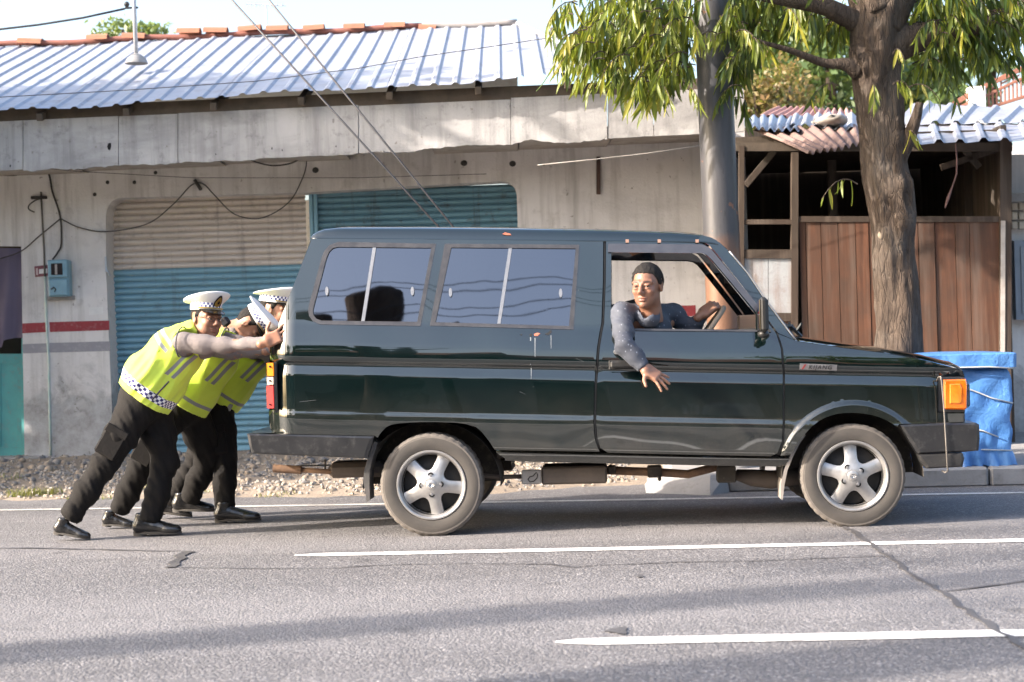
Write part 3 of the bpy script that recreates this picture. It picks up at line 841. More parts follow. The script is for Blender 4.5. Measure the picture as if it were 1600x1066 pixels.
cable([bw(64, 300, -.02), bw(66, 340, -.02), bw(69, 390, -.02), bw(70, 432, -.02)], .010, 'rusty vertical conduit left of the electric meter', mat=M_cable2, sm=False)
cable([bw(74, 309, -.03), bw(58, 312, -.06), bw(46, 320, -.06), bw(45, 327, -.05), bw(54, 332, -.03)], .007, 'short curled cable end left of the electric meter')
MB().rbox(bw(61, 309, -.02), (.16, .04, .03), None, .005).build('cable_bracket', M_cable, shop)
MB().bar(bw(304, 281, -.03), bw(314, 297, -.03), .035, .03).build('wall_bracket', M_cable, shop)
MB().bar(bw(935, 245, -.02), bw(935, 304, -.02), .04, .02).build('iron_bracket', simple('rusty_iron', (.09, .05, .04), (.05, .035, .03), .8), shop)
for (u, v) in [(493, 266), (725, 255), (801, 256), (168, 285), (210, 285), (148, 304), (243, 270)]:
    MB().ball(bw(u, v, -.0), (.02 if u < 400 else .035, .012, .02 if u < 400 else .03), 5).build('wall_stub', M_cable, shop)
# ------------------------------------------------------------------ timber shack
YS = 15.2
def bs(u, v, off=0.0): return at(u, v, YS + off, MS)
def wood_mat(name, c1, c2, c3=(0.06, 0.04, 0.03)):
    t = NT(name); co = t.coords(); p = t.mapping(co, (14, 14, 0.9))
    n = t.noise(p, 1.6, 6, .6, .8); n2 = t.noise(co, 2.3, 5, .6); n3 = t.noise(t.mapping(co, (30, 30, 1.2)), 2.5, 4, .6)
    oi = t.n('ObjectInfo').outputs['Random']
    col = t.mix(t.ramp(n, [(.3, 0.), (.7, 1.)]), c1, c2)
    col = t.mix(t.math('MULTIPLY', oi, .5), col, t.mix(.5, c2, c3))
    col = t.mix(t.math('MULTIPLY', t.ramp(n2, [(.42, 0.), (.68, 1.)]), .8), col, c3)
    gr = t.noise(t.mapping(co, (9, 9, .5)), 1.2, 5, .6)
    col = t.mix(t.math('MULTIPLY', t.ramp(gr, [(.5, 0.), (.7, 1.)]), .4), col, (.20, .16, .13))
    return t.done(Base_Color=col, Roughness=.72, Normal=t.bump(n3, .25, .006), Specular_IOR_Level=.3)
M_plank = wood_mat('red_brown_plank', (.15, .066, .037), (.078, .036, .022))
M_post = wood_mat('grey_timber', (.065, .048, .036), (.04, .03, .023))
M_pale = wood_mat('tree_shade_timber', (.075, .055, .041), (.045, .034, .026))  # base colour lowered to carry the tree shade on posts and rails
shack = empty('timber_shack', bs(1370, 735), 'open timber shack with red-brown plank front and patched tin roof', 'shack')
def post(u0, u1, v0, v1, off, th, mat, name='post', par=None, top=None):
    a, b, c, d = bs(u0, v1, off), bs(u1, v1, off), bs(u1, v0, off), bs(u0, v0, off)
    if top is not None: a[2] = top; b[2] = top
    return MB().slab([a, b, c, d], WN * th).build(name, mat, par or shack)
post(1155, 1163, 228, 740, 0.0, .10, M_pale, top=.12)
post(1237, 1247.5, 238, 740, 0.0, .10, M_pale, top=.12)
post(1563, 1581, 212, 735, -0.02, .12, M_post, top=.12)
post(1564, 1571, 345, 735, -0.028, .007, simple('white_flaking', (.55, .52, .48), (.35, .30, .26), .9, scale=8), 'flaking_strip', top=.14)
for (u0, u1, v0, v1, mt) in [(1163.2, 1236.8, 343, 350.5, M_pale), (1163.2, 1236.8, 390, 404, M_post), (1247.7, 1562.8, 338, 347, M_post), (1150, 1582, 223, 236, M_wooddark), (1163.2, 1236.8, 489, 502, M_post)]:
    post(u0, u1, v0, v1, .01, .06, mt, 'rail')
ed = [1248, 1258, 1282, 1309, 1336, 1357, 1384, 1410, 1434, 1460, 1492, 1514, 1562]
g_ = np.random.default_rng(5)
for a, b in zip(ed[:-1], ed[1:]):
    # planks lean with everything else upright: keep x from the top edge
    o = g_.uniform(0, .014)
    p0, p1 = bs(a + .6, 347.3, .02 + o), bs(b - .6, 347.3, .02 + o)
    q0, q1 = p0.copy(), p1.copy(); q0[2] = q1[2] = .14
    MB().slab([q0, q1, p1, p0], WN * .025).build('plank', M_plank, shack)
# grey board and planks in the left bay
M_board = plaster_mat('weathered_board', (.36, .375, .39), (.29, .30, .315), stain=(.2, .11, .07), amt=.75, base=False)
for (a, b) in [(1163.5, 1200), (1200.8, 1237)]:
    p0, p1, p2, p3 = bs(a, 489, .03), bs(b, 489, .03), bs(b, 404, .03), bs(a, 404, .03)
    MB().slab([p0, p1, p2, p3], WN * .02).build('board', M_board, shack)
for a in np.arange(1163.5, 1236, 18.2):
    p0, p1 = bs(a + .5, 502, .03), bs(a + 17.7, 502, .03); q0, q1 = p0.copy(), p1.copy(); q0[2] = q1[2] = .14
    MB().slab([q0, q1, p1, p0], WN * .025).build('plank', M_plank, shack)
# interior: back and side walls, braces
M_in = wood_mat('shade_dark_timber', (.06, .048, .038), (.035, .03, .025))  # timber darkened: shade of the interior is put into the colour
xl, xr = bs(1150, 300)[0], bs(1582, 300)[0]
MB().box((xl, YS + 3.0, .1), (xr + .7, YS + 3.06, 3.4)).build('rear_wall', M_in, shack)
MB().box((xl - .03, YS + .2, .1), (xl + .02, YS + 2.95, 2.95)).build('side_wall', M_in, shack)
MB().box((xr - .02, YS - .05, .1), (xr + .03, YS + 2.95, 3.02)).build('side_wall', M_in, shack)
for (a, b) in [((1165, 290), (1210, 236)), ((1470, 262), (1560, 232)), ((1530, 262), (1505, 232))]:
    MB().bar(bs(*a, .3), bs(*b, .3), .05, .06).build('brace', M_in, shack)
for u in (1512, 1545, 1300):
    p = bs(u, 240, 1.2); MB().box((p[0] - .04, p[1], .12), (p[0] + .04, p[1] + .08, 2.85)).build('inner_post', M_in, shack)
MB().box((xl, YS + .02, 2.93), (xr, YS + .09, 2.99)).build('wall_plate', M_wooddark, shack)
MB().box((xl, YS + .12, 2.92), (xr, YS + 2.98, 2.95)).build('shade_ceiling', M_in, shack)  # slab added to stop light leaking into the shack

def csheet(p00, p10, p01, p11, nrib, amp, mat, name, par, kind='sine', n2=5, sag=0.0):
    """corrugated sheet; ribs run from the first edge (p00-p10) to the second (p01-p11)"""
    S = []
    if kind == 'sine':
        k = nrib * 6 + 1
        S = [(i / (k - 1), amp * math.sin(2 * math.pi * nrib * i / (k - 1))) for i in range(k)]
    else:
        for r in range(nrib):
            for d, h in ((0, 0), (.5, 0), (.62, 1), (.78, 1), (.9, 0)): S.append(((r + d) / nrib, h * amp))
        S.append((1.0, 0))
    A = [np.asarray(p, float) for p in (p00, p10, p01, p11)]
    rows_ = []
    for t in np.linspace(0, 1, n2):
        r = []
        for s, h in S:
            p = (A[0] * (1-s) + A[1] * s) * (1-t) + (A[2] * (1-s) + A[3] * s) * t
            r.append(p + np.array([0, 0, h - sag * math.sin(math.pi * t) + .006 * math.sin(9 * s + 4 * t)]))
        rows_.append(r)
    P = np.array(rows_)
    m = MB(); m.grid(P); m.grid((P - np.array([0, 0, .003]))[::-1])
    return m.build(name, mat, par)
M_rustsheet = tin_mat('rust_brown_sheet', (.30, .20, .17), (.22, .14, .12), (.10, .07, .06), .7, .05, .75)
M_tin2 = tin_mat('pale_tin_sheet', (.34, .365, .42), (.28, .30, .35), (.25, .20, .17), .75, .15, .5)
sroof = empty('roof', bs(1370, 225), parent=shack)
csheet(bs(1262, 240, -.75), bs(1352, 224, -.6), bs(1178, 203, .35), bs(1350, 196, .5), 8, .022, M_rustsheet, 'rusty_sheet', sroof)
csheet(bs(1164, 200, .1), bs(1250, 204, .1), bs(1160, 181, 1.4), bs(1262, 183, 1.4), 7, .02, tin_mat('slate_blue_sheet', (.34, .40, .50), (.20, .22, .26), (.12, .11, .11), .6), 'slate_sheet', sroof)
csheet(bs(1235, 196, .4), bs(1400, 203, .2), bs(1240, 178, 1.7), bs(1395, 178, 1.7), 9, .02, M_tin2, 'grey_sheet', sroof)
csheet(bs(1185, 183, 1.6), bs(1335, 184, 1.6), bs(1215, 167, 3.3), bs(1330, 171, 3.3), 12, .02, simple('pink_tile_sheet', (.42, .20, .16), (.35, .22, .19), .85, scale=8, dirt=(.4, .38, .36)), 'tile_sheet', sroof)
for i in range(5):
    a, b = 1405 + 70 * i, 1405 + 70 * (i + 1) + 3
    f = lambda u: 225.6 - (u - 1421) * .036
    csheet(bs(a, f(a), -.45), bs(b, f(b), -.45), bs(a - 10, 196.5 - .02 * (a - 1421), .9), bs(b - 10, 196.5 - .02 * (b - 1421), .9), 2, .03, M_tin2, 'tin_sheet', sroof, 'trap')
    csheet(bs(a - 6, 198.6 - .02 * (a - 1421), .8) + (0, 0, .02), bs(b - 6, 198.6 - .02 * (b - 1421), .8) + (0, 0, .02), bs(a + 22, 164 + .05 * (a - 1465), 3.4), bs(b + 18, 164 + .05 * (b - 1465), 3.4), 2, .03, M_tin2, 'tin_sheet', sroof, 'trap')
m = MB()
V = MB().ball((0, 0, 0), 1, 9); Vv = np.array(V.v); Vv *= (1 + .12 * np.sin(Vv[:, 0] * 9) * np.cos(Vv[:, 1] * 7 + Vv[:, 2] * 5))[:, None]
c = bs(1297, 190, .5)
tag(MB().add(Vv * np.array([.16, .25, .06]) + c, V.f).build('folded_sack', simple('dirty_sack', (.35, .31, .27), (.24, .22, .2), .9, scale=14, bump=.4), None, True), 'crumpled grey sack lying on the rusty shack roof', 'sack')
cab = MB().tube([bs(1493, 224, -.4), bs(1495, 250, -.42), bs(1494.5, 272, -.4), bs(1487, 295, -.4)], .007, 5); cab.tube([bs(1487, 294, -.4), bs(1481, 310, -.4), bs(1476.5, 325, -.4)], [.008, .016, .006], 5)
tag(cab.build('hanging_cord', simple('red_cord', (.16, .08, .07), None, .7)), 'thin reddish cord dangling from the shack eave', 'cord')

# ------------------------------------------------------------------ blue tarpaulin cart
YT = 12.9
def bt(u, v, off=0.0): return at(u, v, YT + off, MS)
tarp = empty('tarp_covered_cart', bt(1515, 728), 'waist-high cart wrapped in bright blue tarpaulin beside the kerb', 'cart')
def tarp_mat():
    t = NT('blue_tarpaulin'); p = t.world()
    n = t.noise(p, 7, 5, .6, .9); vo = t.n('TexVoronoi', {'feature': 'DISTANCE_TO_EDGE'}, Vector=t.mapping(t.n('VectorMath', {'operation': 'ADD'}, i0=p, i1=t.n('TexNoise', None, Vector=p, Scale=4.0).outputs[1]).outputs[0], (1, 1, .8)), Scale=7.0)
    n2 = t.noise(p, 3, 5, .6)
    col = t.mix(t.ramp(n2, [(.35, 0.), (.7, 1.)]), (.06, .185, .46), (.10, .25, .52))
    h = t.math('ADD', t.math('MULTIPLY', n, 1.0), t.math('MULTIPLY', t.noise(t.mapping(p, (1, 1, .5)), 16, 4, .6, 1.5), .5))
    return t.done(Base_Color=col, Roughness=.42, Normal=t.bump(h, .55, .022), Specular_IOR_Level=.5)
M_tarp = tarp_mat()
def wrap(u0, u1, v0, v1, d0, d1, name, amp, flare=0.0, par=None, seed=0):
    """closed crumpled box between photo columns u0..u1, rows v0 (top)..v1, depth d0..d1"""
    a = bt(u0, v1, d0); b = bt(u1, v1, d0); top = bt((u0 + u1) / 2, v0, d0)[2]; z0 = bt((u0 + u1) / 2, v1, d0)[2]
    x0, x1, y0, y1 = a[0], b[0], a[1], a[1] + (d1 - d0)
    nz, npz = 26, 17
    per = [(x0 + (x1 - x0) * s, y0 + (b[1] - a[1]) * s) for s in np.linspace(0, 1, 30)] + [(x1, y0 + (b[1] - a[1]) + (d1 - d0) * s) for s in np.linspace(0, 1, 20)[1:]] + \
          [(x1 + (x0 - x1) * s, y1) for s in np.linspace(0, 1, 20)[1:]] + [(x0, y1 + (y0 - y1) * s) for s in np.linspace(0, 1, 20)[1:-1]]
    per = np.array(per); cx, cy = (x0 + x1) / 2, (y0 + y1) / 2
    rows_ = []
    for s in np.linspace(0, 1, nz):
        z = z0 + (top - z0) * s
        r = []
        for k, (x, y) in enumerate(per):
            dx, dy = x - cx, y - cy; L = math.hypot(dx, dy)
            w = amp * (math.sin(9 * x + 7 * z + seed) * math.sin(13 * z - 5 * y + 3 * x) + .6 * math.sin(23 * x - 17 * z + 11 * y + seed) + .5 * math.sin(31 * z + 27 * x))
            w += flare * (1 - s) ** 6 * (1 + .8 * math.sin(k * 1.7)) - .012 * sum(math.exp(-((s - q) / .018) ** 2) for q in (.42, .17, .95)) * (1 if flare else 0)
            edge_r = -.03 * max(0, (s - .93) / .07) ** 2
            r.append((x + dx / L * (w + edge_r), y + dy / L * (w + edge_r), z + (0 if s > .02 or not flare else -.01 * math.sin(k * 2.3))))
        rows_.append(r + [r[0]])
    P = np.array(rows_)
    m = MB(); m.grid(P)
    n = len(per)
    m.add(list(P[-1][:-1]) + [(cx, cy, top + .012)], [(k, (k + 1) % n, n) for k in range(n)])
    return m.build(name, M_tarp, par or tarp, True)
wrap(1418, 1582.5, 572, 729, 0, .75, 'wrapped_body', .014, .04)
wrap(1412, 1588, 553, 576, -.05, .82, 'wrapped_lid', .008, 0, seed=2)
M_rope = simple('white_rope', (.6, .6, .58), (.45, .45, .43), .8, scale=30)
for L in [[(1420, 573.5), (1500, 574.5), (1545, 573.5), (1583, 575.5)], [(1460, 600), (1508, 606), (1530, 614), (1549, 622), (1583, 630)], [(1430, 700), (1508, 702), (1583, 704)], [(1500, 668), (1535, 673), (1560, 683)]]:
    MB().tube([bt(u, v, -.018 if v > 580 else -.062) for u, v in L], .006, 6).build('rope', M_rope, tarp, True)

# ------------------------------------------------------------------ neighbour house at the right edge, stair railing
nb = empty('neighbour_house', bs(1640, 720, 1.2), 'white neighbour house edge with a tiled ledge at the right margin', 'house')
M_white = plaster_mat('white_plaster', (.74, .73, .72), (.66, .64, .62), stain=(.3, .28, .26), amt=.4)
a = bs(1560, 225, 1.6); b = bs(1900, 225, 1.6)
MB().box((a[0], a[1], 0.05), (b[0], a[1] + 3, 2.88)).build('wall', M_white, nb)
pz = bs(1590, 308, 1.5)
MB().box((pz[0] - .2, pz[1] - .25, pz[2] - .06), (b[0], pz[1] + .09, pz[2] + .02)).build('ledge', M_concrete, nb)
for i in range(3):
    for k in range(4):
        c = bs(1586 + 11 * k, 322 + 15 * i, 1.5); MB().rbox((c[0], c[1] + .03, c[2]), (.058, .05, .075), None, .008).build('vent_block', simple('cream_block', (.62, .56, .46), None, .8), nb)
q0 = bs(1588, 500, 1.45); q1 = bs(1588, 376, 1.45)
MB().box((q0[0], q0[1], q0[2]), (q0[0] + 1.2, q0[1] + .10, q1[2])).build('window_frame', simple('blue_grey_frame', (.25, .30, .36), None, .6), nb)
MB().box((q0[0] + .06, q0[1] - .012, q0[2] + .06), (q0[0] + 1.14, q0[1] - .002, q1[2] - .06)).build('pane', simple('dim_pane', (.30, .34, .38), None, .25), nb)
st = empty('stair_railing', bs(1530, 170, 5.5), 'rusty iron stair railing with a white post above the tin roof', 'railing')
def br(u, v): return bs(u, v, 5.5)
M_rail = simple('rust_red_iron', (.30, .12, .075), (.22, .10, .07), .7, scale=9)
c0, c1 = br(1513, 172), br(1537, 136)
MB().rbox((br(1525, 150)[0], br(1525, 150)[1], (c1[2] + c0[2]) / 2 - .4), (.19, .19, c1[2] - c0[2] + .8), None, .01).build('white_post', simple('white_post_paint', (.72, .70, .68), (.62, .6, .58), .8, scale=5), st)
for (a, b, w) in [((1533, 138), (1700, 58), .06), ((1535, 152), (1700, 74), .035), ((1535, 172), (1700, 120), .04), ((1487, 165), (1514, 148), .06), ((1490, 172), (1514, 160), .035)]:
    MB().bar(br(*a), br(*b), w, w).build('rail', M_rail, st)
for u in np.arange(1539, 1690, 6.3):
    MB().bar(br(u, 171 - (u - 1535) * .315), br(u - .6, 150 - (u - 1535) * .473), .022, .022).build('baluster', M_rail, st)
for u in np.arange(1545, 1690, 19):
    v = 146 - (u - 1535) * .475
    MB().bar(br(u, v + 8), br(u, v - 6), .02, .02).bar(br(u, v - 1), br(u + 10, v - 6), .02, .02).build('scroll_bar', M_rail, st)
MB().box((c0[0] - .2, c0[1] - .05, 0), (c0[0] + 3.5, c0[1] + 1.2, c0[2] - .45)).build('stair_flank', M_white, st)

# ------------------------------------------------------------------ steel utility pole
YP = 13.45
pt = at(1110, -40, YP); pm = at(1126, 340, YP); d = pm - pt; k = (0.10 - pt[2]) / d[2]; pb = pt + d * k
top = pt - d * 1.6
M_pole = None
t = NT('pole_paint'); p = t.world(); sx = t.n('SeparateXYZ', None, Vector=p)
n1 = t.noise(t.mapping(p, (3, 3, .5)), 3, 6, .65); n2 = t.noise(p, 7, 5, .6); n3 = t.noise(t.mapping(p, (5, 5, 1.2)), 9, 4, .6)
col = t.mix(t.ramp(n1, [(.3, 0.), (.7, 1.)]), (.075, .073, .078), (.045, .044, .048))
col = t.mix(t.ramp(n3, [(.62, 0.), (.66, .8)]), col, (.045, .044, .046))
zb = at(1130, 378, YP)[2]
rz = t.n('MapRange', {'clamp': True}, Value=t.math('ADD', sx.outputs[2], t.math('MULTIPLY', n2, .25)), i1=zb + .02, i2=zb + .22, i3=1.0, i4=0.0).outputs[0]
col = t.mix(rz, col, t.mix(n1, (.20, .105, .06), (.12, .065, .045)))
ch = t.ramp(n2, [(.69, 0.), (.705, 1.)])
col = t.mix(ch, col, (.22, .10, .06))
M_pole = t.done(Base_Color=col, Roughness=.45, Metallic=.15, Normal=t.bump(t.math('SUBTRACT', n3, ch), .2, .008))
pole = empty('utility_pole', pb, 'thick grey steel utility pole with peeling paint beside the tree', 'utility pole')
MB().tube([pb, pb + (top - pb) * .5, top], [.150, .143, .13], 28).build('shaft', M_pole, pole, 60)
MB().lathe([(.24, -.1), (.24, .05), (.20, .10), (.155, .11)], 20, pb, (0, 0, 1)).build('concrete_base', M_concrete, pole, 40)
cr = pb + (top - pb) * .93
MB().bar(cr + (-1.0, -.05, 0), cr + (1.0, -.05, 0), .08, .08).build('cross_arm', M_galv, pole)

M_wire = simple('wire', (.05, .048, .05), None, .5)
def wire(pts, r, label, mat=None, name='overhead_wire', group='overhead wires'):
    o = MB().tube(pts, r, 5).build(name, mat or M_wire, None, True)
    return tag(o, label, 'wire', group)
M_guy = simple('guy_strand', (.13, .125, .13), None, .5, .6)
for (ua, va, ub, vb, uc, lab) in [(362, 0, 684, 353, 1066, 'guy wire running down the roof to behind the car, left one of the pair'), (420, 0, 707, 353, 1052, 'guy wire running down the roof to behind the car, right one of the pair')]:
    A = at(ua, va, 14.0); B = at(ub, vb, 14.0); d = B - A
    wire([A - d * .8, B + d * (B[2] - .14) / -d[2]], .009, lab, M_guy, 'guy_wire', 'guy wires')
def sagw(pts, y, r, lab, mat=None):
    P = [at(u, v, y) for u, v in pts]
    wire(P, r, lab, mat)
sagw([(-60, 156), (0, 152), (200, 141), (400, 127), (560, 107), (656, 89), (760, 74), (873, 57), (1000, 36), (1112, 12)], 14.6, .004, 'thin wire crossing the blue roof up to the pole')
sagw([(-80, 52), (0, 46), (60, 39), (130, 28), (195, 14)], 17.0, .012, 'black cable running to the roof mast at upper left')
sagw([(840, 258), (930, 249), (1010, 240), (1100, 227)], 14.6, .004, 'pale cord stretched from the shop wall to the pole', simple('pale_cord', (.4, .38, .35), None, .7))
sagw([(0, 256), (120, 268), (300, 278), (560, 278), (760, 272)], 15.9, .003, 'fine wire strung under the fascia along the shop front')
# ------------------------------------------------------------------ street tree
YTR = 13.35
def btr(u, v, off=0.0): return at(u, v, YTR + off)
def bark_mat():
    t = NT('bark'); p = t.world()
    n1 = t.noise(t.mapping(p, (1, 1, .35)), 14, 7, .65, .6); n2 = t.noise(p, 3, 5, .6); vo = t.n('TexVoronoi', {'feature': 'DISTANCE_TO_EDGE'}, Vector=t.mapping(p, (1, 1, .16)), Scale=30.0)
    col = t.mix(t.ramp(n1, [(.3, 0.), (.7, 1.)]), (.11, .083, .064), (.042, .031, .025))
    col = t.mix(t.math('MULTIPLY', t.ramp(n2, [(.5, 0.), (.75, 1.)]), .5), col, (.15, .135, .118))
    h = t.math('ADD', n1, t.math('MULTIPLY', t.ramp(vo.outputs[0], [(0., 0.), (.10, 1.)]), .18))
    return t.done(Base_Color=col, Roughness=.92, Normal=t.bump(h, 1.0, .035), Specular_IOR_Level=.2)
M_bark = bark_mat()
def limb(path, radii, name, parent, mat=M_bark, seed=0, nseg=26, rough=.07, knots=()):
    P = np.array(path, float); n = max(8, int(sum(np.linalg.norm(P[i+1] - P[i]) for i in range(len(P) - 1)) / .045))
    s = np.linspace(0, 1, n); ss = np.linspace(0, 1, len(P))
    C = np.stack([np.interp(s, ss, P[:, i]) for i in range(3)], 1)
    K = np.array([.25, .5, .25])
    for _ in range(6): C[1:-1] = .25 * C[:-2] + .5 * C[1:-1] + .25 * C[2:]
    r = np.interp(s, ss, radii)
    m = MB().tube(C, r, nseg)
    V = np.array(m.v); ang = np.tile(np.arange(nseg) * 2 * math.pi / nseg, n); zz = np.repeat(np.arange(n) * .045, nseg); rr = np.repeat(r, nseg); cc = np.repeat(C, nseg, 0)
    dsp = np.zeros(len(V))
    g_ = np.random.default_rng(seed)
    for i in range(22):
        k = g_.integers(1, 7); w = g_.uniform(1, 14); dsp += g_.uniform(.2, 1) / (1 + .25 * k + .06 * w) * np.sin(k * ang + w * zz + g_.uniform(0, 6.28))
    if nseg > 40:                      # fissured plates of the main trunk
        for i in range(16):
            k = g_.integers(7, 20); w = g_.uniform(-30, 30); dsp += .20 * (1 - 2 * np.abs(np.sin(.5 * (k * ang + w * zz) + g_.uniform(0, 6.28) + 1.2 * np.sin(7 * zz + 2 * ang + i))))
    dsp = dsp * rough / 2.2
    V = cc + (V - cc) * (1 + dsp)[:, None]
    for (kp, kr, kh) in knots:
        dd = np.linalg.norm(V - np.asarray(kp), axis=1); dirn = (V - cc); dirn /= np.linalg.norm(dirn, axis=1)[:, None] + 1e-9
        V = V + dirn * (kh * np.exp(-(dd / kr) ** 2))[:, None]
    m.v = [tuple(p) for p in V]
    return m.build(name, mat, parent, True)
tb = btr(1407, 600); base = np.array([tb[0] + .02, tb[1], .1])
tree = empty('street_tree', base, 'street tree with knobbly dark trunk and drooping yellow-green leaves', 'tree')
front = lambda u, v: btr(u, v, -.165)
limb([base + (0, 0, -.05), base + (0, 0, .35), btr(1405, 555), btr(1398, 420), btr(1389, 300), btr(1378, 200), btr(1370, 120), btr(1368, 60), btr(1372, -40)],
     [.27, .215, .192, .180, .192, .188, .195, .21, .20], 'trunk', tree, seed=3, nseg=72, rough=.12,
     knots=[(front(1378, 366), .05, .045), (front(1415, 345), .08, .05), (front(1405, 290), .07, .05), (front(1390, 320), .05, -.03), (front(1345, 230), .06, .03), (front(1335, 95), .10, .10), (front(1425, 280), .07, .05), (front(1400, 215), .05, .05), (front(1440, 300), .08, .06), (front(1390, 250), .06, -.03)])
limb([btr(1372, 20), btr(1330, -90), btr(1240, -260), btr(1120, -420)], [.21, .17, .13, .08], 'limb', tree, seed=5)
limb([btr(1372, 40), btr(1420, -60), btr(1480, -240), btr(1500, -500)], [.2, .17, .13, .08], 'limb', tree, seed=6)
limb([btr(1385, 75), btr(1440, 55), btr(1500, 48), btr(1560, 30), btr(1640, -20)], [.16, .12, .09, .06, .03], 'limb', tree, seed=7)
limb([btr(1398, 262, -.05), btr(1418, 222, -.12), btr(1431, 188, -.18), btr(1437, 160, -.2)], [.07, .06, .045, .03], 'limb', tree, seed=8, nseg=14)
limb([btr(1340, 110, -.05), btr(1320, 98, -.1), btr(1290, 102, -.1), btr(1240, 80, -.2), btr(1170, 60, -.3)], [.08, .05, .035, .025, .012], 'limb', tree, seed=9, nseg=12)
limb([btr(1350, 40), btr(1290, 10, -.2), btr(1180, -10, -.3), btr(1060, -20, -.4), btr(960, -10, -.4)], [.10, .07, .05, .035, .02], 'limb', tree, seed=10, nseg=12)
MB().ball(front(1379, 367) + (0, .02, 0), (.035, .015, .035), 7).build('cut_knot', simple('pale_cut', (.36, .29, .21), None, .9, scale=30), tree, True)
MB().ball(front(1388, 294) + (0, .03, 0), (.022, .012, .022), 7).build('cut_knot', simple('pale_cut_b', (.5, .42, .28), None, .9, scale=30), tree, True)

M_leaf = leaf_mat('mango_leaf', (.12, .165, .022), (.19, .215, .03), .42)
M_leafd = leaf_mat('shade_leaf', (.032, .065, .018), (.055, .095, .022), .3)  # darker leaf copy: shade of the inner crown put into the colour
M_leafy = leaf_mat('yellow_leaf', (.30, .27, .03), (.26, .25, .035), .42)
LV = []; LF = []
for i, s in enumerate(np.linspace(0, 1, 6)):
    w = .095 * math.sin(math.pi * min(1, s * .92 + .06)) ** .8 * (1 - .25 * s)
    dz = -.16 * s * s
    LV += [(-w, s, dz + .05 * w), (0, s, dz - .02), (w, s, dz + .05 * w)]
for i in range(5):
    for k in (0, 1): LF.append((3*i+k, 3*i+k+1, 3*i+4+k, 3*i+3+k))
LV = np.array(LV)
def leaf_frame(d, L, g_):
    d = d / np.linalg.norm(d); u = np.array([g_.uniform(-1, 1), g_.uniform(-1.4, .2), g_.uniform(-.1, .5)])
    x = np.cross(d, u); x /= np.linalg.norm(x); z = np.cross(x, d)
    return np.stack([x, d, z], 1) * L
leaf_me = []
for mt_x in (M_leaf, M_leafd, M_leafy):
    me = bpy.data.meshes.new('leaf'); me.from_pydata(LV.tolist(), [], LF); me.materials.append(mt_x); me.polygons.foreach_set('use_smooth', np.ones(len(LF), bool)); leaf_me.append(me)
bulk = [MB(), MB(), MB()]
twigs = MB()
n_single = 0
def leaf_put(p, d, L, mi, g_, single=False):
    global n_single
    F_ = leaf_frame(d, L, g_)
    if single and n_single < 298:
        n_single += 1
        o = bpy.data.objects.new('leaf', leaf_me[mi]); COL.objects.link(o); o.parent = tree
        M4 = Matrix([list(F_[i]) + [p[i] - ORG[tree.name][i]] for i in range(3)] + [[0, 0, 0, 1]])
        o.matrix_basis = M4
    else:
        bulk[mi].add(LV @ F_.T + p, LF)
def twig(p, out, n, g_, dark=.2, yellow=.12, single=False, L0=.165):
    """a drooping spray: a thin stem bending down with long leaves hanging from it"""
    p = np.asarray(p, float); out = np.asarray(out, float); out = out / (np.linalg.norm(out) + 1e-9)
    Ls = g_.uniform(.16, .34); pts = [p + out * Ls * s + np.array([0, 0, .10 * s - .28 * s * s]) * Ls / .25 for s in np.linspace(0, 1, 6)]
    twigs.tube(pts, [.006, .005, .004, .004, .003, .002], 4, False)
    pts = np.array(pts)
    for k in range(n):
        s = .15 + .85 * (k + g_.uniform(0, .6)) / n
        q = np.array([np.interp(s * 5, range(6), pts[:, i]) for i in range(3)])
        a = k * 2.4 + g_.uniform(-.4, .4)
        d = np.array([math.cos(a) * .42, math.sin(a) * .42, 0]) + out * .28 + np.array([0, 0, -1.0 - .5 * g_.uniform()])
        r = g_.uniform()
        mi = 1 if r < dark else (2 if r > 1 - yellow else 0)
        leaf_put(q, d, L0 * g_.uniform(.5, 1.3), mi, g_, single)
g_ = np.random.default_rng(11)
def fill(poly, n, y0, y1, dark, yellow, leaves=(13, 20), single=False):
    poly = np.array(poly, float); lo, hi = poly.min(0), poly.max(0); c = 0
    while c < n:
        q = g_.uniform(lo, hi)
        if not pip(q[None], poly)[0]: continue
        c += 1
        off = g_.uniform(y0, y1)
        p = btr(q[0], q[1] - 14, off)
        dirx = np.array([q[0] - 1350, 0, 0]); dirx = dirx / (abs(dirx[0]) + 60)
        twig(p, dirx + np.array([g_.normal() * .5, g_.normal() * .6, .1]), int(g_.integers(*leaves)), g_, dark, yellow, single)
# front sprays, seen singly
for (u, v, n, o) in [(905, 62, 12, (-1, 0, .2)), (930, 75, 13, (-1, 0, 0)), (985, 95, 13, (-.6, -.3, 0)), (945, 100, 12, (-.8, 0, 0)), (1010, 130, 13, (-.3, -.5, 0)), (1030, 145, 12, (.2, -.6, 0)), (1075, 148, 12, (.2, -.5, 0)),
                     (1120, 60, 14, (-.9, -.4, .1)), (1150, 58, 12, (.4, -.5, 0)), (1170, 70, 12, (.6, -.3, 0)), (1000, 30, 12, (-.6, -.5, 0)), (1225, 25, 12, (.2, -.6, 0)), (1060, 40, 12, (-.3, -.5, 0)),
                     (1310, 142, 6, (-1, -.2, .2)), (1395, 140, 10, (.5, -.9, .2)), (1420, 145, 8, (.8, -.5, .2)), (1365, 145, 7, (-.2, -1, .1)), (1340, 296, 7, (-1, -.2, .4)), (1395, 92, 5, (.2, -1, .3)), (1415, 215, 4, (.4, -1, .2))]:
    twig(btr(u, v - 8, -.55 if u < 1300 or u > 1500 else -.33), o, n, g_, .08, .32, True)
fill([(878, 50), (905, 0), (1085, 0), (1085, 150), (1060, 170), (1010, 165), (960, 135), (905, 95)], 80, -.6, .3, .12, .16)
fill([(960, 20), (1090, 0), (1090, 120), (1000, 110)], 60, .1, 1.0, .75, .02)
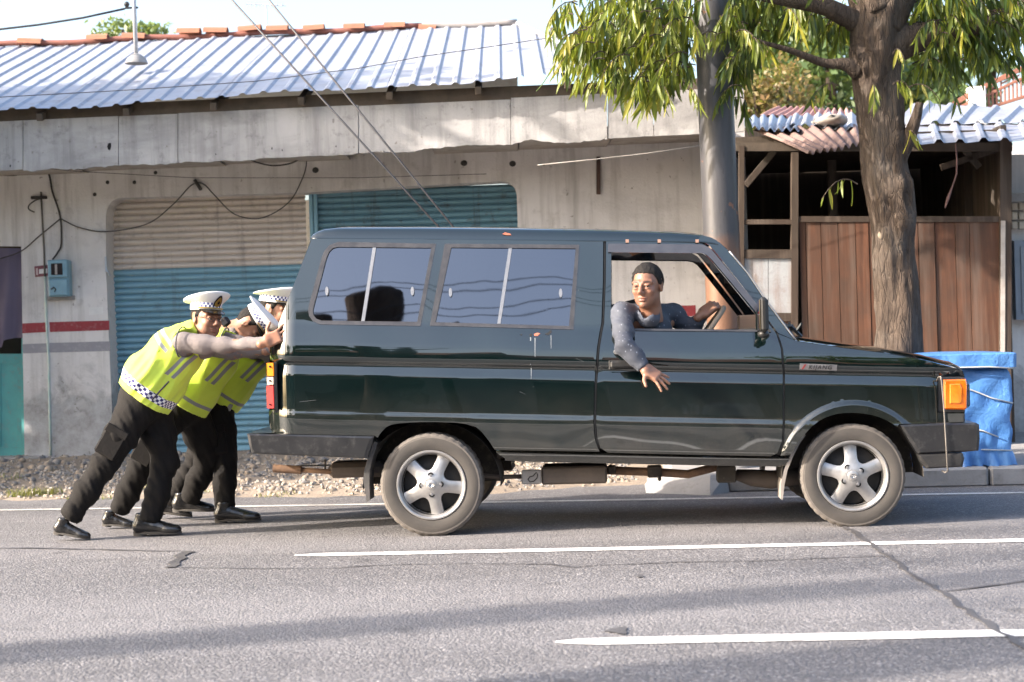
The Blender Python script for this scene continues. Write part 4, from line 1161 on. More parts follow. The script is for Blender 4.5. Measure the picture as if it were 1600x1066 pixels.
fill([(1085, 0), (1340, 0), (1330, 70), (1250, 45), (1180, 95), (1160, 170), (1150, 120), (1140, 60)], 62, -.3, .5, .35, .10)
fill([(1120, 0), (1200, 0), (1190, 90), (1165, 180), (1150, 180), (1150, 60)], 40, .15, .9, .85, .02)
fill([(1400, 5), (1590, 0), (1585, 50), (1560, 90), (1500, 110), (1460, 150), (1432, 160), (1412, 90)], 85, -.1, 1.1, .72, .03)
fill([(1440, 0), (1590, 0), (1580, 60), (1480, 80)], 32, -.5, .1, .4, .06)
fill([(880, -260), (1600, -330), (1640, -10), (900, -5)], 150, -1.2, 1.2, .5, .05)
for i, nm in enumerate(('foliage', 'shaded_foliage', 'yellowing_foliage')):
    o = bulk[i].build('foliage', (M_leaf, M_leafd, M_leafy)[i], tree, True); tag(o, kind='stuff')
tag(twigs.build('twigs', M_bark, tree), kind='stuff')

# ------------------------------------------------------------------ background trees
def crown_mesh(c, rad, n, size, seed, clumps=26, aspect=.5):
    g2 = np.random.default_rng(seed); c = np.asarray(c, float); rad = np.asarray(rad, float)
    cl = g2.normal(size=(clumps, 3)); cl /= np.linalg.norm(cl, axis=1)[:, None]; cl *= g2.uniform(.35, 1, (clumps, 1)) ** .5
    k = g2.integers(0, clumps, n); p = cl[k] + g2.normal(size=(n, 3)) * .20
    p = c + p * rad
    a = g2.normal(size=(n, 3)); a /= np.linalg.norm(a, axis=1)[:, None]; b = np.cross(a, g2.normal(size=(n, 3))); b /= np.linalg.norm(b, axis=1)[:, None]
    s = size * g2.uniform(.6, 1.3, (n, 1)); a = a * s; b = b * s * aspect
    V = np.stack([p - a, p + b - .1 * a, p + a, p - b - .1 * a], 1).reshape(-1, 3)
    F_ = np.arange(4 * n).reshape(-1, 4)
    return V, F_.tolist()
def bgtree(label, u, v, y, rad, n, size, mat, seed, group=None, name='background_tree'):
    c = at(u, v, y); r = empty(name, (c[0], c[1], 0), label, 'tree', group)
    MB().tube([(c[0], c[1], -.05), (c[0] + .1, c[1], c[2] * .5), (c[0] - .05, c[1], c[2])], [.16, .12, .05], 8).build('trunk', M_bark, r)
    for k in range(4):
        a = k * 1.6 + seed; MB().tube([(c[0], c[1], c[2] * .55), (c[0] + rad[0] * .3 * math.cos(a), c[1] + rad[1] * .3 * math.sin(a), c[2] * .8), (c[0] + rad[0] * .6 * math.cos(a), c[1] + rad[1] * .6 * math.sin(a), c[2] + rad[2] * .2)], [.07, .05, .02], 6).build('limb', M_bark, r)
    V, F_ = crown_mesh(c, rad, n, size, seed)
    tag(mobj('crown', V, F_, mat, r), kind='stuff')
M_bg1 = leaf_mat('far_leaf', (.09, .145, .045), (.15, .20, .07), .3)
M_bg2 = leaf_mat('far_leaf_dark', (.05, .09, .03), (.085, .13, .045), .3)
M_bg3 = leaf_mat('copper_leaf', (.21, .105, .04), (.12, .13, .045), .25)
bgtree('copper-leaved shrub tree showing above the pink shack roof', 1195, 150, 22, (.6, .5, .5), 2200, .05, M_bg3, 1)
bgtree('pale green tree between the pole and the street tree', 1215, 95, 27, (1.1, 1, 1.0), 2600, .10, M_bg1, 2)
bgtree('green tree directly left of the street tree trunk', 1300, 110, 25, (.85, .8, .95), 2200, .09, M_bg2, 3)
bgtree('darker tree behind the copper-leaved shrub', 1270, 165, 30, (1.6, 1, .7), 2000, .10, M_bg2, 4)
bgtree('bushy green tree right of the street tree above the tin roof', 1470, 130, 26, (.75, .7, .6), 1700, .09, M_bg1, 5)
bgtree('small treetop peeping over the shop ridge by the mast', 205, 55, 27, (.55, .5, .22), 700, .055, M_bg1, 6)
# palm
def palm(u, v, y, L, label):
    c = at(u, v, y); r = empty('palm_tree', (c[0], c[1], 0), label, 'palm tree')
    MB().tube([(c[0] + .1, c[1], -.05), (c[0], c[1], c[2])], [.12, .09], 8).build('trunk', M_bark, r)
    g2 = np.random.default_rng(4)
    for k in range(13):
        a = k * 2 * math.pi / 13 + .2; el = g2.uniform(.2, 1.1); m = MB(); P = []
        for s in np.linspace(0, 1, 9):
            P.append(c + np.array([math.cos(a) * math.cos(el) * L * s, math.sin(a) * math.cos(el) * L * s, (math.sin(el) * s - .7 * s * s) * L]))
        m.tube(P, .012, 4)
        for i in range(1, 9):
            for j in range(3):
                q = P[i-1] + (P[i] - P[i-1]) * j / 3; t_ = P[i] - P[i-1]; t_ /= np.linalg.norm(t_); sd = np.cross(t_, (0, 0, 1)); sd /= np.linalg.norm(sd) + 1e-9
                for sg in (-1, 1):
                    e = q + (sd * sg * .75 + t_ * .6 + np.array([0, 0, -.35])) * L * .34; w = t_ * .022
                    m.add([q - w, q + w, e], [(0, 1, 2)])
        m.build('frond', M_bg1 if k % 3 else M_bg2, r)
palm(1548, 112, 27, .75, 'palm crown beyond the rusty stair railing')
palm(1492, 152, 24, .6, 'low palm crown left of the white stair post')
# ------------------------------------------------------------------ the other side of the street (seen mirrored in the car and by its shadows)
M_fac = [plaster_mat('far_facade_%s' % k, a, b, amt=.4) for k, a, b in (('a', (.17, .16, .15), (.13, .12, .11)), ('b', (.13, .15, .145), (.10, .12, .12)), ('c', (.20, .18, .155), (.15, .14, .12)))]
M_rooft = simple('far_tile_roof', (.22, .10, .07), (.15, .08, .06), .85, scale=2)
M_dkwin = simple('dark_window', (.02, .022, .025), None, .15)
for i, (x0, x1, h) in enumerate([(-30, -19.5, 3.9), (-19, -11, 3.3), (-10.5, -3.5, 4.3), (-3, 4, 3.4), (4.5, 12.5, 4.1), (13, 24, 3.6)]):
    y1 = -8.6 + MS * (x0 + x1) / 2
    lab = ['low plastered row house across the street, leftmost of the row', 'second low row house across the street from the left', 'third low row house across the street from the left', 'row house straight across the street from the van', 'second low row house across the street from the right', 'low plastered row house across the street, rightmost of the row'][i]
    hs = empty('row_house', ((x0 + x1) / 2, y1, 0), lab, 'house', 'row houses across the street')
    MB().box((x0, y1 - 6, -.05), (x1, y1, h)).build('wall', M_fac[i % 3], hs)
    MB().add([(x0 - .4, y1 + .7, h - .1), (x1 + .4, y1 + .7, h - .1), (x1 + .4, y1 - 3, h + 1.5), (x0 - .4, y1 - 3, h + 1.5), (x1 + .4, y1 - 6.6, h - .1), (x0 - .4, y1 - 6.6, h - .1)], [(0, 1, 2, 3), (3, 2, 4, 5), (0, 3, 5), (1, 4, 2)]).build('roof', M_rooft, hs)
    n = int((x1 - x0) / 2.4)
    for k in range(n):
        cx = x0 + (k + .5) * (x1 - x0) / n
        if k % 2: MB().box((cx - .45, y1 + .003, 0), (cx + .45, y1 + .05, 2.1)).build('door', M_post, hs)
        else: MB().box((cx - .6, y1 + .003, .9), (cx + .6, y1 + .05, 2.0)).build('window', M_dkwin, hs)
flatp = flat('far_pavement', [rd(-120, -8.5), rd(120, -8.5), rd(120, 3.2), rd(-120, 3.2)], .06, M_concrete); tag(flatp, kind='structure')
# lopped street tree that the rear side window mirrors
lop = empty('lopped_tree', (-4.25, -6.2, 0), 'heavily lopped bare tree across the street', 'tree')
LX, LY = -4.25, -6.2
limb([(LX, LY, -.05), (LX, LY, 2.5), (LX + .05, LY, 5.0), (LX, LY, 7.2)], [.55, .45, .42, .44], 'trunk', lop, seed=21, nseg=18)
limb([(LX - .2, LY, 4.6), (LX - .9, LY, 5.8), (LX - 1.0, LY, 6.9)], [.24, .22, .24], 'limb', lop, seed=22, nseg=12)
limb([(LX + .2, LY, 5.6), (LX + .9, LY, 6.3), (LX + 1.5, LY, 6.7)], [.12, .09, .06], 'limb', lop, seed=23, nseg=10)
limb([(LX - .9, LY, 5.6), (LX - 1.7, LY, 6.1), (LX - 2.4, LY, 6.2)], [.09, .07, .04], 'limb', lop, seed=24, nseg=10)
def treeat(x, y, h, rad, n, size, mat, seed, label):
    r = empty('roadside_tree', (x, y, 0), label, 'tree', 'trees across the street')
    limb([(x, y, -.05), (x + .1, y, h * .4), (x, y, h * .7)], [.3, .22, .16], 'trunk', r, seed=seed, nseg=12)
    for k in range(4):
        a = k * 1.57 + seed
        limb([(x, y, h * .5), (x + rad[0] * .4 * math.cos(a), y + rad[1] * .4 * math.sin(a), h * .75), (x + rad[0] * .8 * math.cos(a), y + rad[1] * .8 * math.sin(a), h * .95)], [.12, .08, .03], 'limb', r, seed=seed + k, nseg=8)
    V, F_ = crown_mesh((x, y, h), rad, n, size, seed, 30)
    tag(mobj('crown', V, F_, mat, r), kind='stuff')
for i, (x, y, h, r, lab) in enumerate([(-6.9, -7.0, 5.4, (2.2, 1.6, 1.5), 'low bushy roadside tree across the street, left of the lopped one'), (-15.5, -6.5, 6.0, (3.0, 2, 2.0), 'large roadside tree across the street, far left'), (5.2, -7.2, 4.8, (2.4, 1.6, 1.2), 'low roadside tree across the street, right of the lopped one'), (12, -6.6, 6.2, (3.2, 2, 2.0), 'large roadside tree across the street, far right')]):
    treeat(x, y, h, r, 2600, .17, M_bg2, 31 + 5 * i, lab)
treeat(-9.0, 14.3, 4.2, (2.8, 1.3, 2.5), 12000, .15, M_bg2, 61, 'dense roadside tree just left of the view shading the shop wall')
treeat(-13.2, 14.4, 4.6, (2.4, 1.5, 2.4), 7000, .16, M_bg2, 67, 'second dense roadside tree left of the view')
# tall palms up the road whose trunks throw the long soft shadows across the lanes
def tall_palm(px, lab, H_=13.0, yb=2.2):
    g0 = gnd(*px); t_ = (g0[1] - yb) / math.sin(SUN_AZ); x, y = g0[0] - math.cos(SUN_AZ) * t_, yb
    r = empty('tall_palm', (x, y, 0), lab, 'palm tree', 'tall palms up the road')
    limb([(x, y, -.05), (x + .05, y, H_ * .4), (x - .05, y + .03, H_ * .7), (x, y, H_)], [.34, .27, .25, .22], 'trunk', r, seed=int(px[0]) % 50, nseg=12, rough=.04)
    for k in range(12):
        a = k * 2 * math.pi / 12; m = MB(); P = [np.array([x, y, H_]) + np.array([math.cos(a) * 2.6 * s, math.sin(a) * 2.6 * s, 1.4 * s - 2.6 * s * s]) for s in np.linspace(0, 1, 8)]
        m.tube(P, .03, 4)
        for i in range(1, 8):
            for j in range(3):
                q = P[i-1] + (P[i] - P[i-1]) * j / 3
                for sg in (-1, 1):
                    e = q + np.array([-math.sin(a) * sg * .5 + math.cos(a) * .3, math.cos(a) * sg * .5 + math.sin(a) * .3, -.35]); m.add([q, q + (P[i] - P[i-1]) * .2, e], [(0, 1, 2)])
        m.build('frond', M_bg2, r)
tall_palm((800, 962), 'tall bare-stemmed palm up the road, nearest the lanes')
tall_palm((1300, 1045), 'tall bare-stemmed palm up the road, second of the three')
tall_palm((600, 1100), 'tall bare-stemmed palm up the road, third of the three', 12)
# wires across the street
for k, z in enumerate((6.2, 6.38, 6.7, 6.85)):
    P = [(x, -4.2 + MS * x - .12 * k, z - .25 * (1 - ((x % 40) / 20 - 1) ** 2)) for x in np.linspace(-40, 40, 60)]
    wire(P, .008, ['lowest wire of the line across the street', 'second lowest wire of the line across the street', 'second highest wire of the line across the street', 'highest wire of the line across the street'][k], None, 'overhead_wire', 'wires across the street')
# ------------------------------------------------------------------ the car
YC, WID = 10.40, 1.62
E3 = np.array([ce, se, 0.0])
EX = E3 / E3[0]                        # step along the car per unit X
def cpt(s, z, w): return np.array([s, YC + MS * s, z]) + WN * w
def cp_w(u, v, w):
    """point at photo position on the plane w metres behind the near flank -> (s, z)"""
    p = at(u, v, YC + w / ce, MS)
    return p[0] - WN[0] * w, p[2]
_a = cp_w(445, 569, 0.0); _b = cp_w(1465, 588, 0.0)
KAP = (_b[1] - _a[1]) / (_b[0] - _a[0])
def zband(s): return _a[1] + KAP * (s - _a[0])
_q = np.array([-.75, -.65, -.57, -.50, -.345, -.318, -.290, -.275, -.18, -.075, -.062, -.004, .006, .020, .034, .06, .12, .20, .262, .80, .86])
_w = np.array([.085, .056, .032, -.001, -.007, -.006, .000, .001, .004, .008, .009, .026, .024, .008, .002, .000, .008, .028, .046, .128, .137])
_qq = np.arange(-.8, .9, .002)
_ww = np.interp(_qq, _q, _w)
_k = np.exp(-.5 * (np.arange(-6, 7) / 2.2) ** 2); _k /= _k.sum()
_ww = np.convolve(np.pad(_ww, 6, mode='edge'), _k, 'valid')
WC_R = cp_w(674.4, 757.5, .05); WC_F = cp_w(1332, 743.5, .05)
S_TAIL = cp_w(421, 600, 0)[0]; S_NOSE = cp_w(1507, 610, 0)[0]
WAVE = [0.7]
def Wf(s, z):
    s = np.asarray(s, float); z = np.asarray(z, float)
    w = np.interp(z - zband(s), _qq, _ww)
    w = w + .10 * np.clip((S_TAIL + .17 - s) / .17, 0, 2) ** 2.4        # corners round off in plan
    w = w + .07 * np.clip((s - S_NOSE + .28) / .28, 0, 2) ** 2.2
    # front wheel-arch flare
    r = np.hypot(s - WC_F[0], z - WC_F[1]); up = np.clip((z - WC_F[1] + .02) / .2, 0, 1)
    fl = np.clip((.475 - r) / .035, 0, 1); fl = fl * fl * (3 - 2 * fl)
    w = w - .017 * fl * up
    # gentle waviness of old sheet metal
    w = w + WAVE[0] * (.0016 * np.sin(5.3 * s + 1.2 * z + .4) * np.sin(9 * z + 1.7 * s) + .0010 * np.sin(13 * s + 4 * z))
    return w
def csurf(u, v):
    w = .03
    for _ in range(5):
        s, z = cp_w(u, v, w); w = float(Wf(s, z))
    return s, z
def normals_sz(S, Z, flip=False):
    e = 2e-3
    ws = (Wf(S + e, Z) - Wf(S - e, Z)) / (2 * e); wz = (Wf(S, Z + e) - Wf(S, Z - e)) / (2 * e)
    n = (-WN[None] if not flip else WN[None]) + ws[:, None] * E3[None] + wz[:, None] * np.array([[0, 0, 1.0]])
    return n / np.linalg.norm(n, axis=1)[:, None]
def dens(px, step=7.0, closed=True):
    out = []; n = len(px)
    for i in range(n if closed else n - 1):
        a = np.array(px[i], float); b = np.array(px[(i + 1) % n], float); k = max(1, int(np.linalg.norm(b - a) / step))
        out += [tuple(a + (b - a) * j / k) for j in range(k)]
    if not closed: out.append(tuple(px[-1]))
    return out
QROWS = sorted(set(list(np.arange(-.75, .9, .045)) + [-.35, -.335, -.318, -.305, -.292, -.28, -.265, -.09, -.075, -.066, -.05, -.03, -.012, -.004, .004, .012, .020, .03, .045, .062]))
def side(name, outer, holes, mat, parent, lift=0.0, far=True, flange=.03, near=True, step=7.0):
    O = [csurf(u, v) for u, v in dens(outer, step)]; Hh = [[csurf(u, v) for u, v in dens(h, step)] for h in holes]
    Oa = np.array(O); s0, s1 = Oa[:, 0].min(), Oa[:, 0].max()
    pts = []
    for s in np.arange(s0, s1, .055):
        for q in QROWS: pts.append((s, zband(s) + q))
    # ring of points round the front arch
    for r in np.arange(.40, .50, .0125):
        for a in np.linspace(-.2, math.pi + .2, 60): pts.append((WC_F[0] + r * math.cos(a), WC_F[1] + r * math.sin(a)))
    pts = np.array(pts); ok = pip(pts, Oa)
    for h in Hh: ok &= ~pip(pts, np.array(h))
    P, T = cdt(O, Hh, pts[ok])
    out = []
    for sd in ([0] if near else []) + ([1] if far else []):
        w = Wf(P[:, 0], P[:, 1]) - lift
        if sd: w = WID - w
        V = np.stack([P[:, 0], YC + MS * P[:, 0], P[:, 1]], 1) + WN[None] * w[:, None]
        N = normals_sz(P[:, 0], P[:, 1], bool(sd))
        Tt = T if not sd else T[:, ::-1]
        m_v = [V]; m_n = [N]; f = [tuple(t) for t in Tt]; n0 = len(V)
        for L in [O] + Hh:
            L = np.array(L); k = len(L); wl = Wf(L[:, 0], L[:, 1]) - lift; sg = 1
            if sd: wl = WID - wl; sg = -1
            A = np.stack([L[:, 0], YC + MS * L[:, 0], L[:, 1]], 1) + WN[None] * wl[:, None]; B = A + WN[None] * flange * sg
            nn = np.cross(np.roll(A, -1, 0) - A, WN[None]); nn /= np.linalg.norm(nn, axis=1)[:, None] + 1e-9
            m_v += [A, B]; m_n += [nn, nn]
            f += [(n0 + i, n0 + (i+1) % k, n0 + k + (i+1) % k, n0 + k + i) for i in range(k)]; n0 += 2 * k
        o = mobj(name, np.vstack(m_v), f, mat, parent, True, normals=np.vstack(m_n))
        out.append(o)
    return out

def paint_car():
    t = NT('dark_green_car_paint'); p = t.world()
    n = t.noise(p, 3.5, 5, .6); fine = t.noise(p, 70, 3, .6); sp = t.n('TexVoronoi', {'feature': 'F1'}, Vector=p, Scale=24.0)
    speck = t.math('MULTIPLY', t.ramp(sp.outputs['Distance'], [(.03, 1.), (.055, 0.)]), t.ramp(t.noise(p, 2.2, 3, .5), [(.56, 0.), (.66, 1.)]))
    col = t.mix(t.ramp(n, [(.3, 0.), (.7, 1.)]), (.0018, .0058, .0060), (.0026, .0078, .0078))
    col = t.mix(t.math('MULTIPLY', speck, .7), col, (.35, .36, .36))
    sz = t.n('SeparateXYZ', None, Vector=p).outputs[2]
    dust = t.math('MULTIPLY', t.n('MapRange', {'clamp': True}, Value=sz, i1=.95, i2=.35, i3=0.0, i4=1.0).outputs[0], t.ramp(t.noise(p, 6, 6, .7), [(.3, .3), (.7, 1.)]))
    col = t.mix(t.math('MULTIPLY', dust, .16), col, (.26, .22, .18))
    rg = t.math('ADD', t.math('ADD', t.math('MULTIPLY', n, .06), .06), t.math('MULTIPLY', dust, .12))
    return t.done(Base_Color=col, Roughness=rg, Metallic=0.0, Specular_IOR_Level=.15, Coat_Weight=1.0, Coat_Roughness=.02, Coat_IOR=1.85, Normal=t.bump(t.noise(p, 5.0, 2, .5), .012, .02))
M_car = paint_car()
M_blk = simple('black_plastic', (.016, .016, .017), (.028, .027, .026), .45, scale=8, bump=.05, dirt=(.12, .11, .10), dirt_amt=.25)
M_bump = simple('black_bumper_paint', (.010, .0105, .012), (.02, .02, .021), .32, scale=7, bump=.06, bscale=20, dirt=(.25, .24, .23), dirt_amt=.12, Coat_Weight=.5, Coat_Roughness=.15)
M_under = simple('underbody', (.022, .020, .018), (.05, .042, .034), .9, scale=6, dirt=(.13, .105, .08), dirt_amt=.6)
M_rusty = simple('rusty_pipe', (.22, .125, .07), (.13, .08, .055), .85, scale=14, bump=.3, dirt=(.05, .04, .035))
M_browntank = simple('dusty_tank', (.115, .09, .072), (.075, .06, .05), .8, scale=6, bump=.1)
M_trim = simple('window_trim', (.055, .055, .062), (.09, .088, .092), .4, .5, scale=16)
M_alu = simple('aluminium', (.34, .34, .35), (.27, .27, .28), .4, .7, scale=20)
M_chrome = simple('chrome', (.7, .7, .71), None, .12, 1.0)
M_rubber = simple('seal_rubber', (.012, .012, .012), None, .6)
def glass_mat(name, tint, refl, bumpy=.02):
    t = NT(name); p = t.world()
    nr = t.bump(t.noise(t.mapping(p, (1, 1, 1)), 2.6, 2, .4), bumpy, .05)
    lw = t.n('LayerWeight', None, Blend=.25, Normal=nr)
    f = t.math('ADD', t.math('MULTIPLY', lw.outputs['Fresnel'], .9), refl, clamp=True)
    g = t.n('BsdfGlossy', None, Color=(.86, .88, 1.0, 1), Roughness=.015, Normal=nr); tr = t.n('BsdfTransparent', None, Color=(*tint, 1))
    mx = t.n('MixShader', None, Fac=f); t.t.links.new(tr.outputs[0], mx.inputs[1]); t.t.links.new(g.outputs[0], mx.inputs[2])
    t.t.links.new(mx.outputs[0], t.out.inputs[0]); return t.m
M_tint = glass_mat('tinted_window_film', (.03, .03, .035), .15, .012)
M_glass = glass_mat('clear_glass', (.75, .8, .78), .02, .01)

base_c = cpt(cp_w(1000, 830, .8)[0], 0, .8); base_c[2] = 0
car = empty('family_van', base_c, 'dark green old family van being pushed along the road', 'car')

# ---- flanks
W1o = [(529, 378), (681, 381), (657, 509.5), (500, 507), (489, 502), (483, 494), (481.5, 484), (484, 472), (503, 402), (507, 392), (515, 383)]
W1i = [(528, 386), (674, 387.5), (652, 503), (502, 501), (494, 498), (489.5, 492), (489, 484), (510, 404), (514, 394), (520, 388)]
W2o = [(695, 381), (905, 382.5), (896, 515), (671.5, 509)]
W2i = [(705, 387), (899.5, 388.5), (889, 509.5), (680.5, 503.5)]
arch_r = [(773, 703), (766, 692), (760, 684), (752, 674), (743, 667), (727, 662.5), (710, 660.5), (680, 659.5), (650, 660), (625, 661.5), (612, 663.5), (603, 668), (596, 675), (590, 684)]
quarter = [(487, 373), (700, 374.5), (942.5, 377), (942, 440), (939.5, 505), (936.5, 520), (932.5, 545), (928.8, 600), (927, 660), (929, 685), (934, 700), (937, 706)] + arch_r + \
          [(586, 681), (500, 679.5), (428, 677), (422.5, 671), (420, 660), (420, 641), (431.5, 640), (431.5, 566), (422, 563), (422, 541), (428, 524), (437, 501), (462, 437)]
side('quarter_panel', quarter, [W1o, W2o], M_car, car)
door_px = [(947, 377), (1085, 379.5), (1097, 381), (1106, 386), (1115, 396), (1150, 439), (1182, 480), (1208, 515), (1213, 522), (1220, 545), (1223, 585), (1223, 660), (1221.5, 690), (1215, 708), (1204, 713), (1080, 710.5), (950, 707.5), (938, 700), (933.5, 685), (931.5, 660), (933, 600), (937, 545), (941, 520), (944, 505), (946.5, 440)]
open_px = [(955, 393), (1088, 394.5), (1098, 396), (1106, 401), (1114, 410), (1181, 492), (1181, 515.5), (955, 513.5)]
dn, df = side('door', door_px, [open_px], M_car, car)
dn['label'] = 'front door with its window wound down'
fender_px = [(1216, 522), (1246, 533.5), (1315, 543.5), (1383, 552), (1450, 564), (1494, 575.5), (1503, 580), (1506, 587), (1464.5, 588), (1464.5, 645), (1507, 645), (1507, 660.5), (1405, 662.5), (1402, 667), (1386, 657), (1375, 652.5), (1362, 648.5), (1347, 646), (1332, 645), (1317, 645.5), (1305, 647.5), (1292, 651.5), (1281, 657), (1269, 666), (1258, 678), (1247, 692), (1235, 711), (1219.5, 712.5), (1225, 692), (1226.5, 660), (1226.5, 585), (1223.5, 545)]
side('fender', fender_px, [], M_car, car, step=5.0)
pillar_px = [(1088, 377.5), (1099, 378.5), (1108, 383), (1117, 393), (1152, 436.5), (1184, 477.5), (1210, 512.5), (1216, 520.5), (1243, 532), (1218, 499), (1191.5, 463), (1168.5, 428), (1139, 393), (1125, 379.5), (1112, 371.5), (1096, 367.5)]
side('windscreen_pillar', pillar_px, [], M_car, car, lift=-.004)
# sill
def strip_sz(name, top, bot, w0, w1, mat, parent, both=True):
    """beam along the flank between two photo polylines"""
    for sd in (0, 1) if both else (0,):
        T = [cp_w(u, v, w0) for u, v in top]; B = [cp_w(u, v, w0) for u, v in bot]
        rows_ = []
        for (t_, b_) in zip(T, B):
            prof = [(t_, w1), (t_, w0 + .012), ((t_[0], t_[1] - .012), w0), ((b_[0], b_[1] + .016), w0 + .006), (b_, w0 + .022), (b_, w1)]
            rows_.append([cpt(p[0], p[1], w if not sd else WID - w) for p, w in prof])
        G = np.array(rows_)
        MB().grid(G if sd else G[:, ::-1]).build(name, mat, parent, 40)
strip_sz('sill', [(775, 704), (850, 706), (938, 708), (1080, 711.5), (1205, 714), (1234, 714)], [(789, 720.5), (850, 722.5), (938, 724.5), (1080, 727.5), (1205, 729.5), (1228, 730)], .040, .30, M_car, car)
# windows in the quarter
def ring(name, O, I, lift, mat, par, far=True):
    side(name, O, [I], mat, par, lift, far, .012, step=9.0)
for nm, O, I, dv, lat in (('rear_side_window', W1o, W1i, ((585, 386.5), (567, 502)), ((511, 455), (644.5, 455))), ('side_window', W2o, W2i, ((797.5, 387.5), (779.5, 506)), ((704, 457), (876, 458)))):
    r = empty(nm, cpt(*csurf(*I[-1]), .05), parent=car)
    ring('window_frame', [(u, v) for u, v in O], I, .004, M_trim, r)
    a, b = dv
    hl = [p for p in I]
    WAVE[0] = .18; side('pane', I, [], M_tint, r, -.010, True, .004, step=9.0); WAVE[0] = .7
    side('divider', [(a[0] - 2.6, a[1]), (a[0] + 2.6, a[1]), (b[0] + 2.6, b[1]), (b[0] - 2.6, b[1])], [], M_alu, r, .001, True, .01)
    for (u, v) in lat:
        side('window_latch', [(u + 2.6 * math.cos(k) , v + 7 * math.sin(k)) for k in np.linspace(0, 6.283, 15)[:-1]], [], M_alu, r, .010, False, .018, step=2)
# roof
top_px = [(487, 371), (490, 366), (497, 361.5), (508, 358), (530, 356), (660, 356.2), (800, 357.5), (930, 359.5), (1050, 363), (1096, 367), (1112, 371.5), (1120, 376)]
stations = dens(top_px, 14, False)
gut = lambda u: 372 + (u - 487) * .0088
rows_ = []
for (u, v) in stations:
    s0_, zt = cp_w(u, v, .2); sg_, zg = cp_w(u, max(v + .5, gut(u)), .14)
    ends = min(1, max(0, (u - 487) / 40)) * 1.0
    h = max(zt - zg, .001)
    cr_ = .030 * min(1, (u - 480) / 60) * (1 if u < 1080 else max(.3, (1130 - u) / 50))
    prof = [(.146, zg - .004), (.150, zg + .25 * h), (.160, zg + .62 * h), (.178, zg + .88 * h), (.205, zg + h), (.30, zg + h + .45 * cr_), (.5, zg + h + .8 * cr_), (.81, zg + h + cr_)]
    prof += [(WID - w, z) for w, z in prof[::-1][1:]]
    rows_.append([cpt(s0_ , z, w) for w, z in prof])
roofo = MB().grid(np.array(rows_)[:, ::-1]).build('roof', M_car, car, True)
for sd in (0, 1):
    P = []
    for u in np.linspace(487, 1122, 60):
        s, z = cp_w(u, gut(u) + 1.0 + (max(0, u - 1090) ** 2) * .004, .142); P.append(cpt(s, z, .136 if not sd else WID - .136))
    MB().tube(P, .007, 6).build('drip_rail', M_car, roofo, True)
# chipped paint on the roof rail
def decal(name, px, mat, lift=.003, far=False, par=None):
    P = [csurf(u, v) for u, v in px]
    MB().slab([cpt(s, z, float(Wf(s, z)) - lift) for s, z in P], WN * .002).build(name, mat, par or car)
M_chip = simple('red_primer_chip', (.45, .11, .07), (.5, .2, .12), .7, scale=40)
M_drip = simple('white_drip', (.26, .28, .295), None, .7)
M_scr = simple('fine_scratch', (.14, .15, .16), None, .7)
MB().slab([cpt(*cp_w(u, v, .147), .147) for u, v in [(785, 366), (789, 363), (793, 364.5), (797, 365), (799, 367.5), (792, 367.5)]], WN * .002).build('paint_chip', M_chip, roofo)
decal('paint_chip', [(834, 522), (840, 520), (844, 521), (840, 525), (835, 525)], M_chip)
for c in ([(812, 523), (816, 522), (815, 524.5)], [(827, 523), (831, 521), (831, 525), (828, 526)], [(851, 522), (856, 520), (861, 515), (862, 519), (857, 524)]): decal('paint_chip', c, M_rubber)
for (u, v0, v1, w) in [(829, 527, 570, .9), (836, 528, 558, .8), (830, 575, 592, .5), (861, 524, 545, .5)]: decal('drip_streak', [(u - w, v0), (u + w, v0), (u + w * .4, v1), (u - w * .4, v1)], M_drip)
for c in [(812, 612, 9, 4), (468, 628, 26, -3), (948, 600, 4, 18), (900, 560, 12, 5)]:
    u, v, a, b = c; decal('scratch', [(u, v), (u + a, v + b), (u + a, v + b + .25), (u, v + .3)], M_scr, .0015)
# tailgate
rear_px = [(487, 371.5), (462, 437), (437, 501), (428, 524), (422, 541), (421, 565), (420.5, 640), (420.5, 662), (427, 677)]
G = []
for (u, v) in dens(rear_px, 8, False):
    s, z = csurf(u, v); w0 = float(Wf(s, z)); r = []
    for k in np.linspace(0, 1, 17):
        w = w0 + (WID - 2 * w0) * k; r.append(cpt(s - .012 * (1 - (2 * k - 1) ** 4) , z, w))
    G.append(r)
tg = MB().grid(np.array(G)).build('tailgate', M_car, car, True)
for (nm, pa, pb_, wa, wb, mt) in (('rear_window', (474, 404), (441, 490), .36, WID - .36, M_tint), ('number_plate', (420.5, 598), (420.5, 622), .5, WID - .5, simple('plate_black', (.02, .02, .02), None, .5))):
    (sa, za), (sb_, zb_) = cp_w(*pa, .2), cp_w(*pb_, .2)
    MB().slab([cpt(sb_ - .013, zb_, wa), cpt(sa - .013, za, wa), cpt(sa - .013, za, wb), cpt(sb_ - .013, zb_, wb)], -E3 * .006).build(nm, mt, tg)
